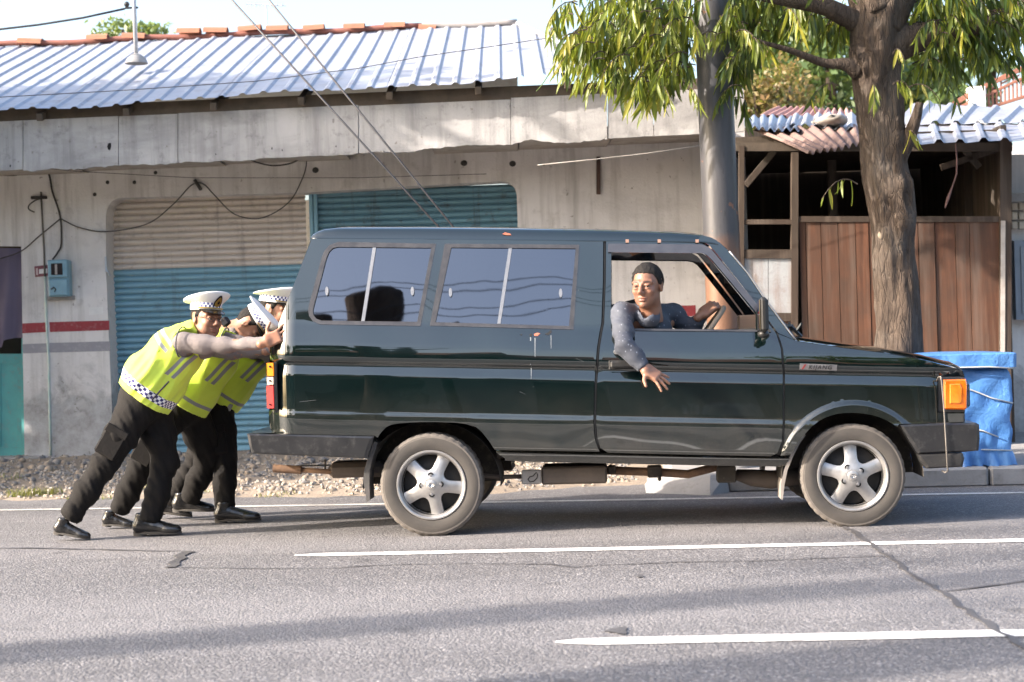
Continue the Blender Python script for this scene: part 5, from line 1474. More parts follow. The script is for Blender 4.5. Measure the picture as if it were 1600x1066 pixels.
# tail lamps
M_amber = simple('amber_lens', (.72, .24, .02), (.62, .19, .015), .2, scale=30, Coat_Weight=.6)
M_wlens = simple('pale_lens', (.70, .55, .42), (.6, .45, .35), .25, scale=30, Coat_Weight=.6)
M_rlens = simple('red_lens', (.60, .07, .06), (.5, .05, .05), .2, scale=30, Coat_Weight=.6)
for sd in (0, 1):
    lamp = empty('tail_lamp', cpt(*cp_w(422, 640, .05), .05 if not sd else WID - .05), parent=car)
    for (v0, v1, mt) in ((566.5, 588.5, M_amber), (589, 602, M_wlens), (602.5, 639, M_rlens)):
        sA, zA = cp_w(414.5 - (v0 - 566) * .004, v1, 0); sB, zB = cp_w(428.5, v0, 0)
        c_ = [(sA, .05), (sA + .010, .02), (sB - .01, .012), (sB, .03), (sB, .20), (sA, .20)]
        c_ = [(s, w if not sd else WID - w) for s, w in c_]
        pts = [cpt(s, zA + .002, w) for s, w in c_]
        MB().slab(pts if not sd else pts[::-1], (0, 0, zB - zA - .004)).build('lens', mt, lamp, 30)
    sA, zA = cp_w(429, 640, .02); sB, zB = cp_w(432, 566, .02)
    MB().box((sA, YC + MS * sA + (.02 if not sd else WID - .2), zA), (sB, YC + MS * sA + (.2 if not sd else WID - .02), zB)).build('lamp_edge', M_blk, lamp)
    for (v,) in ((573,), (595,), (632,)):
        if not sd: MB().ball(cpt(*cp_w(421.5, v, .012), .012), .007, 5).build('lamp_screw', M_under, lamp)
# bumpers
def bumper(name, px, th, mat, wrap_side, rearward, par, cap=0.0):
    """profile px is the side silhouette; the bar crosses the whole width and returns along both flanks"""
    m = MB()
    P = [cp_w(u, v, -.01) for u, v in px]
    n = len(P)
    ws = [(-.012, 0), (-.030, .02), (-.034, .05)]
    S = sorted(p[0] for p in P); s_end = S[0] if rearward else S[-1]
    rings = []
    for w, ins in [(.05, .0), (-.022, .002), (-.030, .010), (-.022, .002)]:
        pass
    # near and far return plates
    for sd in (0, 1):
        W0 = lambda w: w if not sd else WID - w
        A = [cpt(s, z, W0(-.025)) for s, z in P]; B = [cpt(s, z, W0(.06)) for s, z in P]
        cx = sum(p[0] for p in P) / n; cz = sum(p[1] for p in P) / n
        A2 = [cpt(s + (cx - s) * .02 + (.012 if s < cx else -.012), z + (.010 if z < cz else -.010), W0(-.036)) for s, z in P]
        f = [(k, (k+1) % n, n + (k+1) % n, n + k) for k in range(n)]
        m2 = MB().add(A + B, [q if sd else q[::-1] for q in f]); m2.add(A2 + A, [q if sd else q[::-1] for q in f])
        fc = tuple(range(n)); m2.add(A2, [fc if not sd else fc[::-1]])
        m.add(m2.v, m2.f)
    # cross bar
    zmin, zmax = min(p[1] for p in P), max(p[1] for p in P); dsn = -1 if rearward else 1
    rows_ = []
    for k in np.linspace(0, 1, 21):
        bow = .05 * (1 - (2 * k - 1) ** 4); w = -.02 + (WID + .04) * k; s = s_end - dsn * .012 + dsn * bow
        z0 = min((p for p in P), key=lambda p: abs(p[0] - s_end) + (0 if p[1] < (zmin + zmax) / 2 else 9))[1]; z1 = max((p for p in P), key=lambda p: p[1] - 9 * abs(p[0] - s_end))[1]
        rows_.append([cpt(s - dsn * .16, z1, w), cpt(s - dsn * .01, z1, w), cpt(s, z1 - .02, w), cpt(s, z0 + .02, w), cpt(s - dsn * .01, z0, w), cpt(s - dsn * .16, z0, w)])
    m.grid(np.array(rows_) if rearward else np.array(rows_)[::-1])
    return m.build(name, mat, par)
bumper('rear_bumper', [(387, 677.5), (420, 678.3), (500, 680), (585, 682), (580, 698), (574, 716), (500, 713), (394, 708.5), (390, 695)], .09, M_bump, 0, True, car)
bumper('front_bumper', [(1406, 664), (1470, 661.5), (1524, 660.5), (1529, 663), (1530, 685), (1528, 704), (1505, 706), (1433, 709), (1420, 688)], .09, M_bump, 0, False, car)
bumper('front_valance', [(1434, 710), (1503, 707.5), (1506, 715), (1503, 729.5), (1447, 732), (1439, 722)], .05, M_blk, 0, False, car)
# nose: grille panel, corner lamps, headlamps
nose_px = [(1504, 580), (1507, 588), (1507.5, 600), (1507.5, 630), (1507.5, 662)]
G = []
for (u, v) in nose_px:
    s, z = csurf(u, v); w0 = float(Wf(s, z)); G.append([cpt(s + .03 * (1 - (2 * k - 1) ** 4), z, w0 + (WID - 2 * w0) * k) for k in np.linspace(0, 1, 15)])
nose = MB().grid(np.array(G)[:, ::-1]).build('nose_panel', M_blk, car, True)
for wc in (.34, WID - .34):
    s, z = cp_w(1510, 617, .3); MB().rbox(cpt(s - .012, z, wc + (.03 if wc < .8 else -.03)), (.05, .26, .16), np.stack([E3, WN, (0, 0, 1)], 1), .015).build('headlamp', M_glass, nose)
for i in range(5):
    s, z = cp_w(1510, 598 + i * 9, .3); MB().rbox(cpt(s + .035, z, WID / 2), (.02, .66, .012), np.stack([E3, WN, (0, 0, 1)], 1), .003).build('grille_bar', M_trim, nose)
for sd in (0, 1):
    W0 = (lambda w: w) if not sd else (lambda w: WID - w)
    il = empty('indicator_lamp', cpt(*cp_w(1490, 642, .03), W0(.03)), parent=car)
    def prism(px, wa, wb, nm, mt, in_=0.0):
        Q = [cp_w(u, v, wa) for u, v in px]; n = len(Q); cx = np.mean([q[0] for q in Q]); cz = np.mean([q[1] for q in Q])
        A = [cpt(s, z, W0(wb)) for s, z in Q]; B = [cpt(s, z, W0(wa + in_)) for s, z in Q]; Cc = [cpt(s + (cx - s) * .12, z + (cz - z) * .10, W0(wa)) for s, z in Q]
        f = [(k, (k+1) % n, n + (k+1) % n, n + k) for k in range(n)]
        m = MB().add(A + B, [q[::-1] if sd else q for q in f]); m.add(B + Cc, [q[::-1] if sd else q for q in f]); fc = tuple(range(n)); m.add(Cc, [fc if not sd else fc[::-1]])
        return m.build(nm, mt, il)
    prism([(1465.5, 589), (1507, 589), (1508, 600), (1508, 644), (1465.5, 644.5)], .030, .15, 'bezel', M_blk, .004)
    prism([(1474.5, 593.5), (1509.5, 592.5), (1511.5, 600), (1511, 638), (1508, 640.5), (1475, 639.5)], .012, .12, 'lens', simple('orange_lens', (.85, .20, .008), (.75, .15, .005), .12, scale=25, Coat_Weight=1.0, Subsurface_Weight=.2), .010)
    prism([(1484, 600), (1500, 599.5), (1503, 606), (1503, 628), (1500, 631), (1484, 631)], .004, .03, 'lens_facet', simple('orange_facet', (.95, .28, .02), (.85, .22, .01), .1, scale=25, Coat_Weight=1.0), .004)
    prism([(1466, 646), (1507.5, 645.5), (1507.5, 660), (1466, 661.5)], .028, .12, 'lower_panel', M_car, .006)
# guide rod on the front corner
MB().tube([cpt(*cp_w(u, v, -.03), w) for u, v, w in [(1466.5, 596, .03), (1467, 590, -.01), (1470, 588.5, -.03), (1471.5, 600, -.035), (1474.5, 642, -.045), (1477, 690, -.05), (1480, 736, -.05), (1476.5, 738.5, -.04), (1473, 736, -.01)]], .0055, 6).build('guide_rod', simple('dull_steel', (.22, .20, .18), None, .5, .6), car, True)
# bonnet, windscreen, dash cowl
hood_px = [(1243, 532.5), (1315, 543), (1383, 551.5), (1450, 563.5), (1494, 575), (1504, 580)]
G = []
for (u, v) in dens(hood_px, 12, False):
    s, z = csurf(u, v); w0 = float(Wf(s, z)); r = []
    for k in np.linspace(0, 1, 19):
        x_ = 1 - abs(2 * k - 1); r.append(cpt(s + .03 * x_ * (u > 1490), z + .05 * (1 - (1 - min(1, x_ * 2.2)) ** 2) * .55 + .008 * min(1, x_ * 12), w0 + (WID - 2 * w0) * k))
    G.append(r)
MB().grid(np.array(G)[:, ::-1]).build('bonnet', M_car, car, True)
ws_px = [(1120, 376), (1139, 393), (1168.5, 428), (1191.5, 463), (1218, 499), (1243, 532)]
G = []
for (u, v) in ws_px:
    s, z = csurf(u, v); w0 = float(Wf(s, z)) + .012; G.append([cpt(s + .07 * (1 - (2 * k - 1) ** 2) - .008, z, w0 + (WID - 2 * w0) * k) for k in np.linspace(0, 1, 15)])
MB().grid(np.array(G)[:, ::-1]).build('windscreen', M_glass, car, True)
MB().tube([cpt(*csurf(u + .5, v - .5), float(Wf(*csurf(u, v))) - .002) for u, v in dens(ws_px[1:], 10, False)], .0055, 6).build('windscreen_trim', M_alu, car, True)
# wiper and its linkage at the windscreen foot
wl = empty('wiper', cpt(*cp_w(1235, 528, .3), .3), parent=car)
MB().tube([cpt(*cp_w(1226, 508, .25), .25), cpt(*cp_w(1238, 512, .28), .28), cpt(*cp_w(1252, 526, .3), .3)], .012, 6).build('arm', M_blk, wl)
g2 = np.random.default_rng(2)
m = MB()
for k in range(9):
    c = cpt(*cp_w(1236 + g2.uniform(-8, 14), 517 + g2.uniform(-9, 9), .22), .22 + g2.uniform(-.05, .1)); m.tube([c, c + g2.normal(size=3) * .035], .009, 5)
m.build('blade', M_blk, wl)
# door fittings
side('rain_visor', [(950, 381), (1090, 382), (1101, 383.5), (1110, 388.5), (1118, 398), (1184, 477), (1181, 488), (1113, 407), (1104, 398.5), (1096, 396), (950, 394.5)], [], simple('smoke_visor', (.035, .035, .045), (.06, .06, .07), .22, scale=9, Coat_Weight=.5), dn, .020, False, .018)
for u in (980, 1030, 1089): side('visor_clip', [(u - 2.5, 374.5), (u + 2.5, 374.5), (u + 2.5, 379.5), (u - 2.5, 379.5)], [], simple('rusty_clip', (.35, .2, .15), None, .6), dn, .022, False, .01)
side('belt_moulding', [(955, 513), (1183, 515.5), (1183, 518.5), (955, 516.5)], [], M_trim, dn, .008, False, .02)
hp = cpt(*cp_w(971, 570, -.02), -.02)
MB().rbox(cpt(*cp_w(971.5, 569.5, -.02), -.022), (.140, .028, .044), np.stack([E3, WN, (0, 0, 1)], 1), .010).build('handle', M_blk, dn)
MB().rbox(cpt(*cp_w(972, 570, -.0), .0), (.165, .012, .060), np.stack([E3, WN, (0, 0, 1)], 1), .005).build('handle_recess', M_rubber, dn)
MB().lathe([(.001, -.022), (.014, -.022), (.017, -.016), (.017, .02)], 14, cpt(*cp_w(963, 550, 0), .008), WN).build('door_lock', M_alu, dn, 30)
# shut lines behind panel gaps
for pts in ([(945, 377), (944.5, 440), (942, 505), (939, 520), (934.8, 545), (931, 600), (929.3, 660), (931.5, 686), (936, 702)], [(1214.5, 521), (1221.8, 545), (1224.8, 585), (1224.8, 660), (1223.4, 690), (1217, 711)]):
    MB().tube([cpt(*csurf(u, v), float(Wf(*csurf(u, v))) + .016) for u, v in dens(pts, 8, False)], .012, 6).build('shut_line_seal', M_rubber, car, True)
# mirror
mir = empty('wing_mirror', cpt(*cp_w(1192, 525, -.05), -.05), parent=dn)
MB().rbox(cpt(*cp_w(1192.5, 492, -.12), -.12), (.055, .15, .215), np.stack([E3, WN, (0, 0, 1)], 1), .02).build('housing', M_rubber, mir)
MB().rbox(cpt(*cp_w(1186.5, 492, -.12), -.12), (.010, .13, .19), np.stack([E3, WN, (0, 0, 1)], 1), .004).build('mirror_glass', M_tint, mir)
MB().ball(cpt(*cp_w(1193, 522, -.07), -.07), (.036, .04, .026), 9).build('ball_joint', M_blk, mir, True)
MB().tube([cpt(*cp_w(1193, 522, -.07), -.07), cpt(*cp_w(1200, 523, .02), .03)], .014, 8).build('stalk', M_alu, mir)
side('mirror_base', [(1184, 493), (1200, 512), (1205, 519), (1184, 517)], [], M_blk, dn, .012, False, .03)
# badge on the fender
bd = empty('badge', cpt(*cp_w(1279, 578, 0), .0), parent=car)
side('badge_plate', [(1250, 568), (1308, 570), (1307, 579.5), (1249, 577.5)], [], simple('badge_silver', (.34, .33, .33), (.26, .25, .25), .35, .7, scale=30), bd, .006, False, .008, step=3)
cu = bpy.data.curves.new('badge_text', 'FONT'); cu.body = 'KIJANG'; cu.size = .036; cu.extrude = .002; cu.shear = .25; cu.align_x = 'CENTER'; cu.space_character = 1.25
tmp = bpy.data.objects.new('badge_text', cu); COL.objects.link(tmp)
dg = bpy.context.evaluated_depsgraph_get(); tme = bpy.data.meshes.new_from_object(tmp.evaluated_get(dg))
TV = np.array([v.co[:] for v in tme.vertices]); TF = [tuple(p.vertices) for p in tme.polygons]
bpy.data.objects.remove(tmp); bpy.data.curves.remove(cu); bpy.data.meshes.remove(tme)
c_s, c_z = csurf(1281, 574); TV3 = []
for x_, y_, z_ in TV:
    s = c_s + x_; z = c_z - .0125 + y_ + KAP * x_; TV3.append(cpt(s, z, float(Wf(s, z)) - .0075 - z_))
mobj('lettering', TV3, TF, M_rubber, bd)
MB().slab([cpt(*csurf(u, v), float(Wf(*csurf(u, v))) - .0085) for u, v in [(1252, 577), (1255, 577), (1260, 569.5), (1257, 569.3)]], WN * .002).build('slash_mark', simple('badge_red', (.3, .05, .05), None, .4), bd)

# ---- wheels
def tyre_mat():
    t = NT('dusty_tyre'); p = t.coords(False); n = t.noise(p, 12, 6, .65); n2 = t.noise(p, 3, 4, .6)
    col = t.mix(t.ramp(n2, [(.3, 0.), (.7, 1.)]), (.15, .132, .116), (.10, .09, .08))
    col = t.mix(t.ramp(n, [(.4, 0.), (.7, .7)]), col, (.20, .178, .158))
    return t.done(Base_Color=col, Roughness=.88, Normal=t.bump(t.noise(p, 90, 4, .6), .25, .004), Specular_IOR_Level=.25)
M_tyre = tyre_mat()
M_tyre2 = simple('tyre_inner_sidewall', (.075, .066, .058), (.055, .05, .045), .85, scale=9)
M_alloy = simple('alloy', (.46, .45, .44), (.36, .35, .34), .38, .7, scale=14, dirt=(.35, .31, .27), dirt_amt=.35, bump=.05)
M_alloyd = simple('shade_dark_alloy', (.035, .033, .032), (.02, .019, .018), .7, .2, scale=9)  # alloy darkened in colour for the shade behind the spokes
def wheel(cs_, sd, rot0, label):
    s0_, z0 = cs_
    RT = z0 + .004
    W0 = (lambda w: w) if not sd else (lambda w: WID - w)
    ax = WN if not sd else -WN
    c = cpt(s0_, z0, W0(.02))
    r = empty('wheel', c - (0, 0, z0), parent=car)
    if label: r['label'] = label
    # tyre with grooved shoulders
    prof = [(.218, .025), (.226, .008), (.245, .002), (.272, .000), (.296, .004), (.300, .0055), (.306, .0055), (.312, .010), (.324, .022), (RT - .004, .036), (RT, .052), (RT, .085), (RT - .008, .088), (RT - .008, .094), (RT, .097), (RT, .133), (RT - .008, .136), (RT - .008, .142), (RT, .145), (RT, .165), (RT - .008, .19), (.30, .212), (.25, .218), (.215, .2)]
    n = 216
    m = MB().lathe(prof, n, c, ax)
    V = np.array(m.v).reshape(len(prof), n, 3); cc = c
    for i, (r_, t_) in enumerate(prof):
        d_ = V[i] - (cc + ax * t_)
        if r_ > .310:
            k = np.arange(n); g = ((k % 6) < 2); 
            if i in (7, 8): g = ((k % 6) < 2)
            if .09 < t_ < .14: g = ((k + 3) % 6) < 2
            V[i] = cc + ax * t_ + d_ * np.where(g, 1 - (.005 if i > 8 else .003) / r_, 1.0)[:, None]
    m.v = [tuple(p) for p in V.reshape(-1, 3)]
    mi = []
    for i in range(len(prof) - 1): mi += [1 if i in (1, 2, 3) else 0] * n
    m.build('tyre', [M_tyre, M_tyre2], r, 35, mi=mi)
    rim = empty('rim', c - (0, 0, z0), parent=r) if False else None
    lip = MB().lathe([(.219, .026), (.221, .010), (.218, .004), (.210, .004), (.203, .010), (.199, .022), (.192, .034)], 72, c, ax).build('rim', M_alloy, r, 30)
    MB().lathe([(.196, .03), (.187, .05), (.186, .10), (.19, .17), (.2, .19)], 48, c, ax).build('rim_barrel', M_alloyd, r, 30)
    # spoke plate with five windows
    x_ = E3; y_ = np.array([0, 0, 1.0])
    outer = [(.199 * math.cos(a), .199 * math.sin(a)) for a in np.linspace(0, 2 * math.pi, 91)[:-1]]
    holes = []
    for k in range(5):
        am = rot0 + math.pi / 5 + k * 2 * math.pi / 5
        h = []
        half_o, half_i = .41, .20
        for a in np.linspace(-half_o, half_o, 11): h.append((.186 * math.cos(am + a), .186 * math.sin(am + a)))
        for (rr, aa) in ((.165, .39), (.135, .345), (.112, .28), (.097, .17), (.092, 0), (.097, -.17), (.112, -.28), (.135, -.345), (.165, -.39)):
            h.append((rr * math.cos(am + aa), rr * math.sin(am + aa)))
        holes.append(h)
    ex = []
    for rr in np.arange(.03, .199, .012):
        for a in np.linspace(0, 2 * math.pi, 61)[:-1]: ex.append((rr * math.cos(a), rr * math.sin(a)))
    ex = np.array(ex); ok = np.ones(len(ex), bool)
    for h in holes:
        hb = np.array(h); cen = hb.mean(0); ok &= ~pip(ex, (hb - cen) * 1.06 + cen)
    P, T = cdt(outer, holes, ex[ok])
    def face_w(x, y):
        rr = np.hypot(x, y); w = .018 + .022 * np.clip((rr - .05) / .12, 0, 1) ** 1.5 - .012 * np.exp(-(rr / .06) ** 4)
        a = np.mod(np.arctan2(y, x) - rot0 + math.pi / 5, 2 * math.pi / 5) - math.pi / 5
        off = np.abs(a) * rr
        return w + .012 * np.clip(off / .045, 0, 1.4) ** 2 * np.clip((rr - .07) / .05, 0, 1)
    Wp = face_w(P[:, 0], P[:, 1])
    V = c + P[:, 0:1] * x_ + P[:, 1:2] * y_ + Wp[:, None] * ax
    f = [tuple(t) if not sd else tuple(t[::-1]) for t in T]
    m = MB().add(V, f)
    for h in holes:
        h = np.array(h); k = len(h); A = c + h[:, 0:1] * x_ + h[:, 1:2] * y_ + face_w(h[:, 0], h[:, 1])[:, None] * ax; B = A + ax * .035
        m.add(np.vstack([A, B]), [(i, (i+1) % k, k + (i+1) % k, k + i) for i in range(k)])
    sp = m.build('spokes', M_alloy, r, 40)
    MB().lathe([(.001, .085), (.13, .085), (.14, .09), (.18, .10), (.186, .12)], 40, c, ax).build('brake_drum', M_alloyd, r, 30)
    MB().lathe([(.001, .000), (.024, .000), (.032, .004), (.035, .012), (.035, .04)], 28, c, ax).build('hub_cap', M_alloy, r, 30)
    em = MB()
    for (rx, ry, oy) in ((.017, .011, 0), (.006, .0105, .0), (.011, .005, .006)):
        em.tube([c - ax * .0015 + x_ * rx * math.cos(a) + y_ * (ry * math.sin(a) + oy) for a in np.linspace(0, 6.283, 19)], .0016, 4, False)
    em.build('emblem', M_chrome, r)
    for k in range(4):
        a = rot0 + math.pi / 4 - .3 + k * math.pi / 2; q = c + .060 * (math.cos(a) * x_ + math.sin(a) * y_)
        lug = MB().lathe([(.019, .012), (.019, .04)], 16, q, ax).lathe([(.001, .0155), (.0185, .0155)], 16, q, ax).build('lug_recess', M_rubber, r)
        MB().lathe([(.001, .009), (.008, .009), (.0105, .013), (.0105, .03)], 6, q, ax).build('lug_nut', M_alu, r)
    return r
wheel(WC_R, 0, R_(64), 'rear wheel'); wheel(WC_F, 0, R_(93), 'front wheel')
wheel(WC_R, 1, R_(20), None); wheel(WC_F, 1, R_(40), None)
# wheel wells, floor, chassis
for (cs_, nm) in ((WC_R, 'r'), (WC_F, 'f')):
    for sd in (0, 1):
        W0 = (lambda w: w) if not sd else (lambda w: WID - w)
        A = []
        for a in np.linspace(-.05, math.pi + .05, 25):
            A.append([cpt(cs_[0] + .435 * math.cos(a), cs_[1] + .40 * math.sin(a), W0(w)) for w in (.045, .15, .42)])
        MB().grid(np.array(A)).build('wheel_liner', M_under, car, True)
        MB().slab([cpt(cs_[0] + .435 * math.cos(a), cs_[1] + .40 * math.sin(a), W0(.42)) for a in np.linspace(-.05, math.pi + .05, 20)], WN * .01).build('wheel_well_wall', M_under, car)
def cbox(u0, v0, u1, v1, w0, w1, name, mat, par=None, bev=.008):
    wm = w0; a = cp_w(u0, v1, wm); b = cp_w(u1, v0, wm)
    c = cpt((a[0] + b[0]) / 2, (a[1] + b[1]) / 2, (w0 + w1) / 2)
    return MB().rbox(c, (b[0] - a[0], abs(w1 - w0), b[1] - a[1]), np.stack([E3, WN, (0, 0, 1)], 1), bev).build(name, mat, par or car)
cbox(775, 690, 1235, 716, .12, WID - .12, 'floor_pan', M_under)
cbox(445, 660, 590, 700, .12, WID - .12, 'floor_pan', M_under)
cbox(590, 655, 775, 668, .40, WID - .40, 'floor_pan', M_under)
cbox(1235, 640, 1480, 660, .43, WID - .43, 'engine_tray', M_under)
for w in (.42, WID - .5): cbox(440, 704, 1440, 730, w, w + .08, 'chassis_rail', M_under)
cbox(846, 728, 948, 758, .22, .55, 'fuel_tank', M_browntank, bev=.012)
cbox(815, 734, 845, 757.5, .20, .24, 'tank_guard', simple('grey_plate', (.32, .30, .28), (.26, .24, .22), .7, scale=10))
MB().tube([cpt(*cp_w(u, v, .2), .196) for u, v in [(840, 742), (839, 747), (834, 752), (828, 753), (825, 749), (828, 745), (833, 744), (838, 738), (840, 742)]], .0035, 5).build('guard_stamp', M_under, car)
MB().tube([cpt(*cp_w(u, v, .35), .35) for u, v in [(948, 735), (1030, 738), (1075, 741), (1130, 727)]], .028, 10).build('propeller_shaft', M_rusty, car, True)
cbox(1012, 728, 1034, 747, .3, .4, 'shaft_hanger', M_under); cbox(1028, 738, 1033, 752, .3, .33, 'shaft_hanger', M_under)
cbox(950, 728, 962, 741, .3, .4, 'shaft_hanger', M_under)
cbox(1121, 728, 1150, 755, .28, .42, 'gearbox_mount', M_under)
MB().tube([cpt(*cp_w(u, v, .4), .42) for u, v in [(1150, 742), (1175, 747), (1205, 750), (1250, 745)]], [.035, .055, .06, .05], 12).build('lower_arm', M_browntank, car, True)
MB().tube([cpt(*cp_w(u, v, .25), .27) for u, v in [(690, 733), (735, 742), (780, 746), (815, 745)]], .016, 6).build('leaf_spring', M_alu if False else M_browntank, car, True)
MB().tube([cpt(WC_R[0], WC_R[1], .2), cpt(WC_R[0], WC_R[1], WID - .2)], .05, 10).ball(cpt(WC_R[0], WC_R[1], WID / 2), .13, 9).build('rear_axle', M_under, car, True)
MB().tube([cpt(WC_F[0], WC_F[1], .2), cpt(WC_F[0], WC_F[1] - .02, WID - .2)], .035, 10).build('front_axle', M_under, car, True)
# exhaust
ex = empty('exhaust', cpt(*cp_w(500, 740, .3), .3), parent=car)
MB().tube([cpt(*cp_w(427, 732, .3), .3), cpt(*cp_w(471, 734.5, .3), .3)], .027, 14).build('tail_pipe', M_rusty, ex, 40)
MB().tube([cpt(*cp_w(470, 734.5, .3), .3), cpt(*cp_w(512, 737, .3), .3), cpt(*cp_w(600, 740, .3), .34)], .017, 10).build('pipe', M_rusty, ex, True)
cbox(512, 722, 600, 748, .28, .55, 'silencer', M_browntank, ex, .03)
MB().tube([cpt(*cp_w(508, 718, .3), .3), cpt(*cp_w(508, 734, .3), .3)], .006, 5).build('hanger', M_under, ex)
# mud flaps
def flap(px, w0, w1, mat):
    P = [cp_w(u, v, w0) for u, v in px]
    for sd in (0, 1):
        W0 = (lambda w: w) if not sd else (lambda w: WID - w)
        MB().slab([cpt(s, z, W0(w0)) for s, z in P], (WN if not sd else -WN) * (w1 - w0)).build('mud_flap', mat, car)
flap([(585, 690), (577, 708), (569, 735), (567.5, 752), (571, 772), (573, 785), (578, 781.5), (577, 755), (577.5, 735), (583, 712), (590, 692)], .045, .24, simple('grey_flap', (.06, .058, .055), (.10, .09, .085), .8, scale=8))
flap([(1256, 678), (1245, 692), (1234, 713), (1225, 735), (1220, 757), (1220, 780), (1223, 781), (1226, 757), (1230.5, 735), (1239, 714), (1249, 694), (1259, 680)], .045, .24, simple('sunlit_flap', (.28, .25, .225), (.20, .18, .16), .8, scale=8))  # light grey puts the sunlit flap edge into the colour
# ---- cabin
M_in_c = simple('dark_cabin', (.022, .021, .021), (.035, .033, .032), .85, scale=6)
cbox(500, 640, 1200, 652, .16, WID - .16, 'cabin_floor', M_in_c)
G = []
for u in np.linspace(495, 1105, 10):
    s, z = cp_w(u, gut(u) + 1, .2); G.append([cpt(s, z - .01, w) for w in (.17, .5, .81, WID - .5, WID - .17)])
MB().grid(np.array(G)).build('headlining', M_in_c, car)
cbox(1150, 512, 1225, 560, .12, WID - .12, 'dashboard', M_in_c, bev=.03)
for w0 in (.18, .88):
    sb = empty('front_seat', cpt(*cp_w(985, 650, w0 + .28), w0 + .28), parent=car)
    cbox(960, 585, 1085, 625, w0, w0 + .52, 'cushion', M_in_c, sb, .04)
    a = cpt(*cp_w(975, 600, w0), w0 + .26); b = cpt(*cp_w(945, 478, w0), w0 + .26)
    MB().bar(a, b, .48, .12, up=WN, bev=.03).build('backrest', M_in_c, sb)
cbox(600, 560, 700, 640, .2, WID - .2, 'rear_seat', M_in_c, bev=.05); cbox(760, 540, 830, 640, .2, WID - .2, 'rear_seat', M_in_c, bev=.05)
# steering wheel: rim centre and axis
swc = cpt(*cp_w(1103, 520, .38), .38); axv = E3 * -.80 + np.array([0, 0, .60]); axv /= np.linalg.norm(axv)
b1 = WN; b2 = np.cross(axv, b1)
sw = empty('steering_wheel', swc, parent=car)
MB().tube([swc + .195 * (math.cos(a) * b1 + math.sin(a) * b2) for a in np.linspace(0, 2 * math.pi, 41)], .017, 10, False).build('rim', simple('wheel_cover', (.27, .22, .17), (.2, .16, .12), .6, scale=12), sw, True)
MB().ball(swc - axv * .03, .05, 8).bar(swc - axv * .02 - b1 * .18, swc - axv * .02 + b1 * .18, .03, .02).build('hub', M_in_c, sw)
MB().tube([swc - axv * .03, swc - axv * .5], .025, 8).build('column', M_in_c, sw)
tb_ = cbox(1155, 492, 1183, 515, .55, .72, 'tissue_box', simple('peach_box', (.52, .33, .22), (.45, .29, .2), .6), None, .006)
tb_.parent = None; tb_.location = ORG[tb_.name]; tag(tb_, 'peach tissue box standing on the dashboard of the van', 'tissue box')
# ------------------------------------------------------------------ people: implicit surfaces turned into meshes
f32 = np.float32
def surf_net(f, lo, hi, h):
    lo = np.asarray(lo, float); hi = np.asarray(hi, float)
    n = np.ceil((hi - lo) / h).astype(int) + 1
    ax = [lo[i] + h * np.arange(n[i]) for i in range(3)]
    G = np.stack(np.meshgrid(*ax, indexing='ij'), -1).astype(f32).reshape(-1, 3)
    V = f(G).reshape(n).astype(f32)
    s = V < 0
    c = np.zeros(n - 1, np.uint8)
    for dx in (0, 1):
        for dy in (0, 1):
            for dz in (0, 1): c += s[dx:n[0]-1+dx, dy:n[1]-1+dy, dz:n[2]-1+dz]
    act = (c > 0) & (c < 8)
    I = np.argwhere(act); idx = -np.ones(act.shape, int); idx[act] = np.arange(len(I))
    off = np.array([(0,0,0),(1,0,0),(0,1,0),(1,1,0),(0,0,1),(1,0,1),(0,1,1),(1,1,1)])
    val = np.stack([V[I[:, 0]+o[0], I[:, 1]+o[1], I[:, 2]+o[2]] for o in off], 1)
    pos = np.zeros((len(I), 3)); cnt = np.zeros(len(I))
    for a, b in ((0,1),(2,3),(4,5),(6,7),(0,2),(1,3),(4,6),(5,7),(0,4),(1,5),(2,6),(3,7)):
        va, vb = val[:, a], val[:, b]; m = (va < 0) != (vb < 0)
        t = np.where(m, va / np.where(m, va - vb, 1), 0)
        pos += np.where(m[:, None], off[a] + t[:, None] * (off[b] - off[a]), 0); cnt += m
    P = lo + h * (I + pos / cnt[:, None])
    F_ = []
    for axs in range(3):
        b_, c_ = (axs + 1) % 3, (axs + 2) % 3
        sl0 = [slice(None)] * 3; sl1 = [slice(None)] * 3; sl0[axs] = slice(0, -1); sl1[axs] = slice(1, None)
        s0, s1 = s[tuple(sl0)], s[tuple(sl1)]
        for sign in (0, 1):
            E_ = np.argwhere(s0 & ~s1 if sign else ~s0 & s1)
            E_ = E_[(E_[:, b_] > 0) & (E_[:, c_] > 0) & (E_[:, b_] < n[b_] - 1) & (E_[:, c_] < n[c_] - 1)]
            db = np.zeros(3, int); dc = np.zeros(3, int); db[b_] = 1; dc[c_] = 1
            q = [idx[tuple(x.T)] for x in (E_ - db - dc, E_ - dc, E_, E_ - db)]
            Q = np.stack(q if sign else q[::-1], 1); F_.append(Q)
    F_ = np.vstack(F_)
    return P, F_[(F_ >= 0).all(1)]
def smin(a, b, k):
    h = np.clip(.5 + .5 * (b - a) / k, 0, 1)
    return b + (a - b) * h - k * h * (1 - h)
def smax(a, b, k): return -smin(-a, -b, k)
def rc(P, a, b, ra, rb):
    a = np.asarray(a, f32); b = np.asarray(b, f32); ba = b - a; pa = P - a
    t = np.clip(pa @ ba / max(1e-9, float(ba @ ba)), 0, 1)
    return np.linalg.norm(pa - t[:, None] * ba, axis=1) - (ra + (rb - ra) * t)
def ell(P, c, r, R=None):
    q = P - np.asarray(c, f32)
    if R is not None: q = q @ np.asarray(R, f32)
    r = np.asarray(r, f32); k0 = np.linalg.norm(q / r, axis=1); k1 = np.linalg.norm(q / (r * r), axis=1) + 1e-9
    return k0 * (k0 - 1) / k1
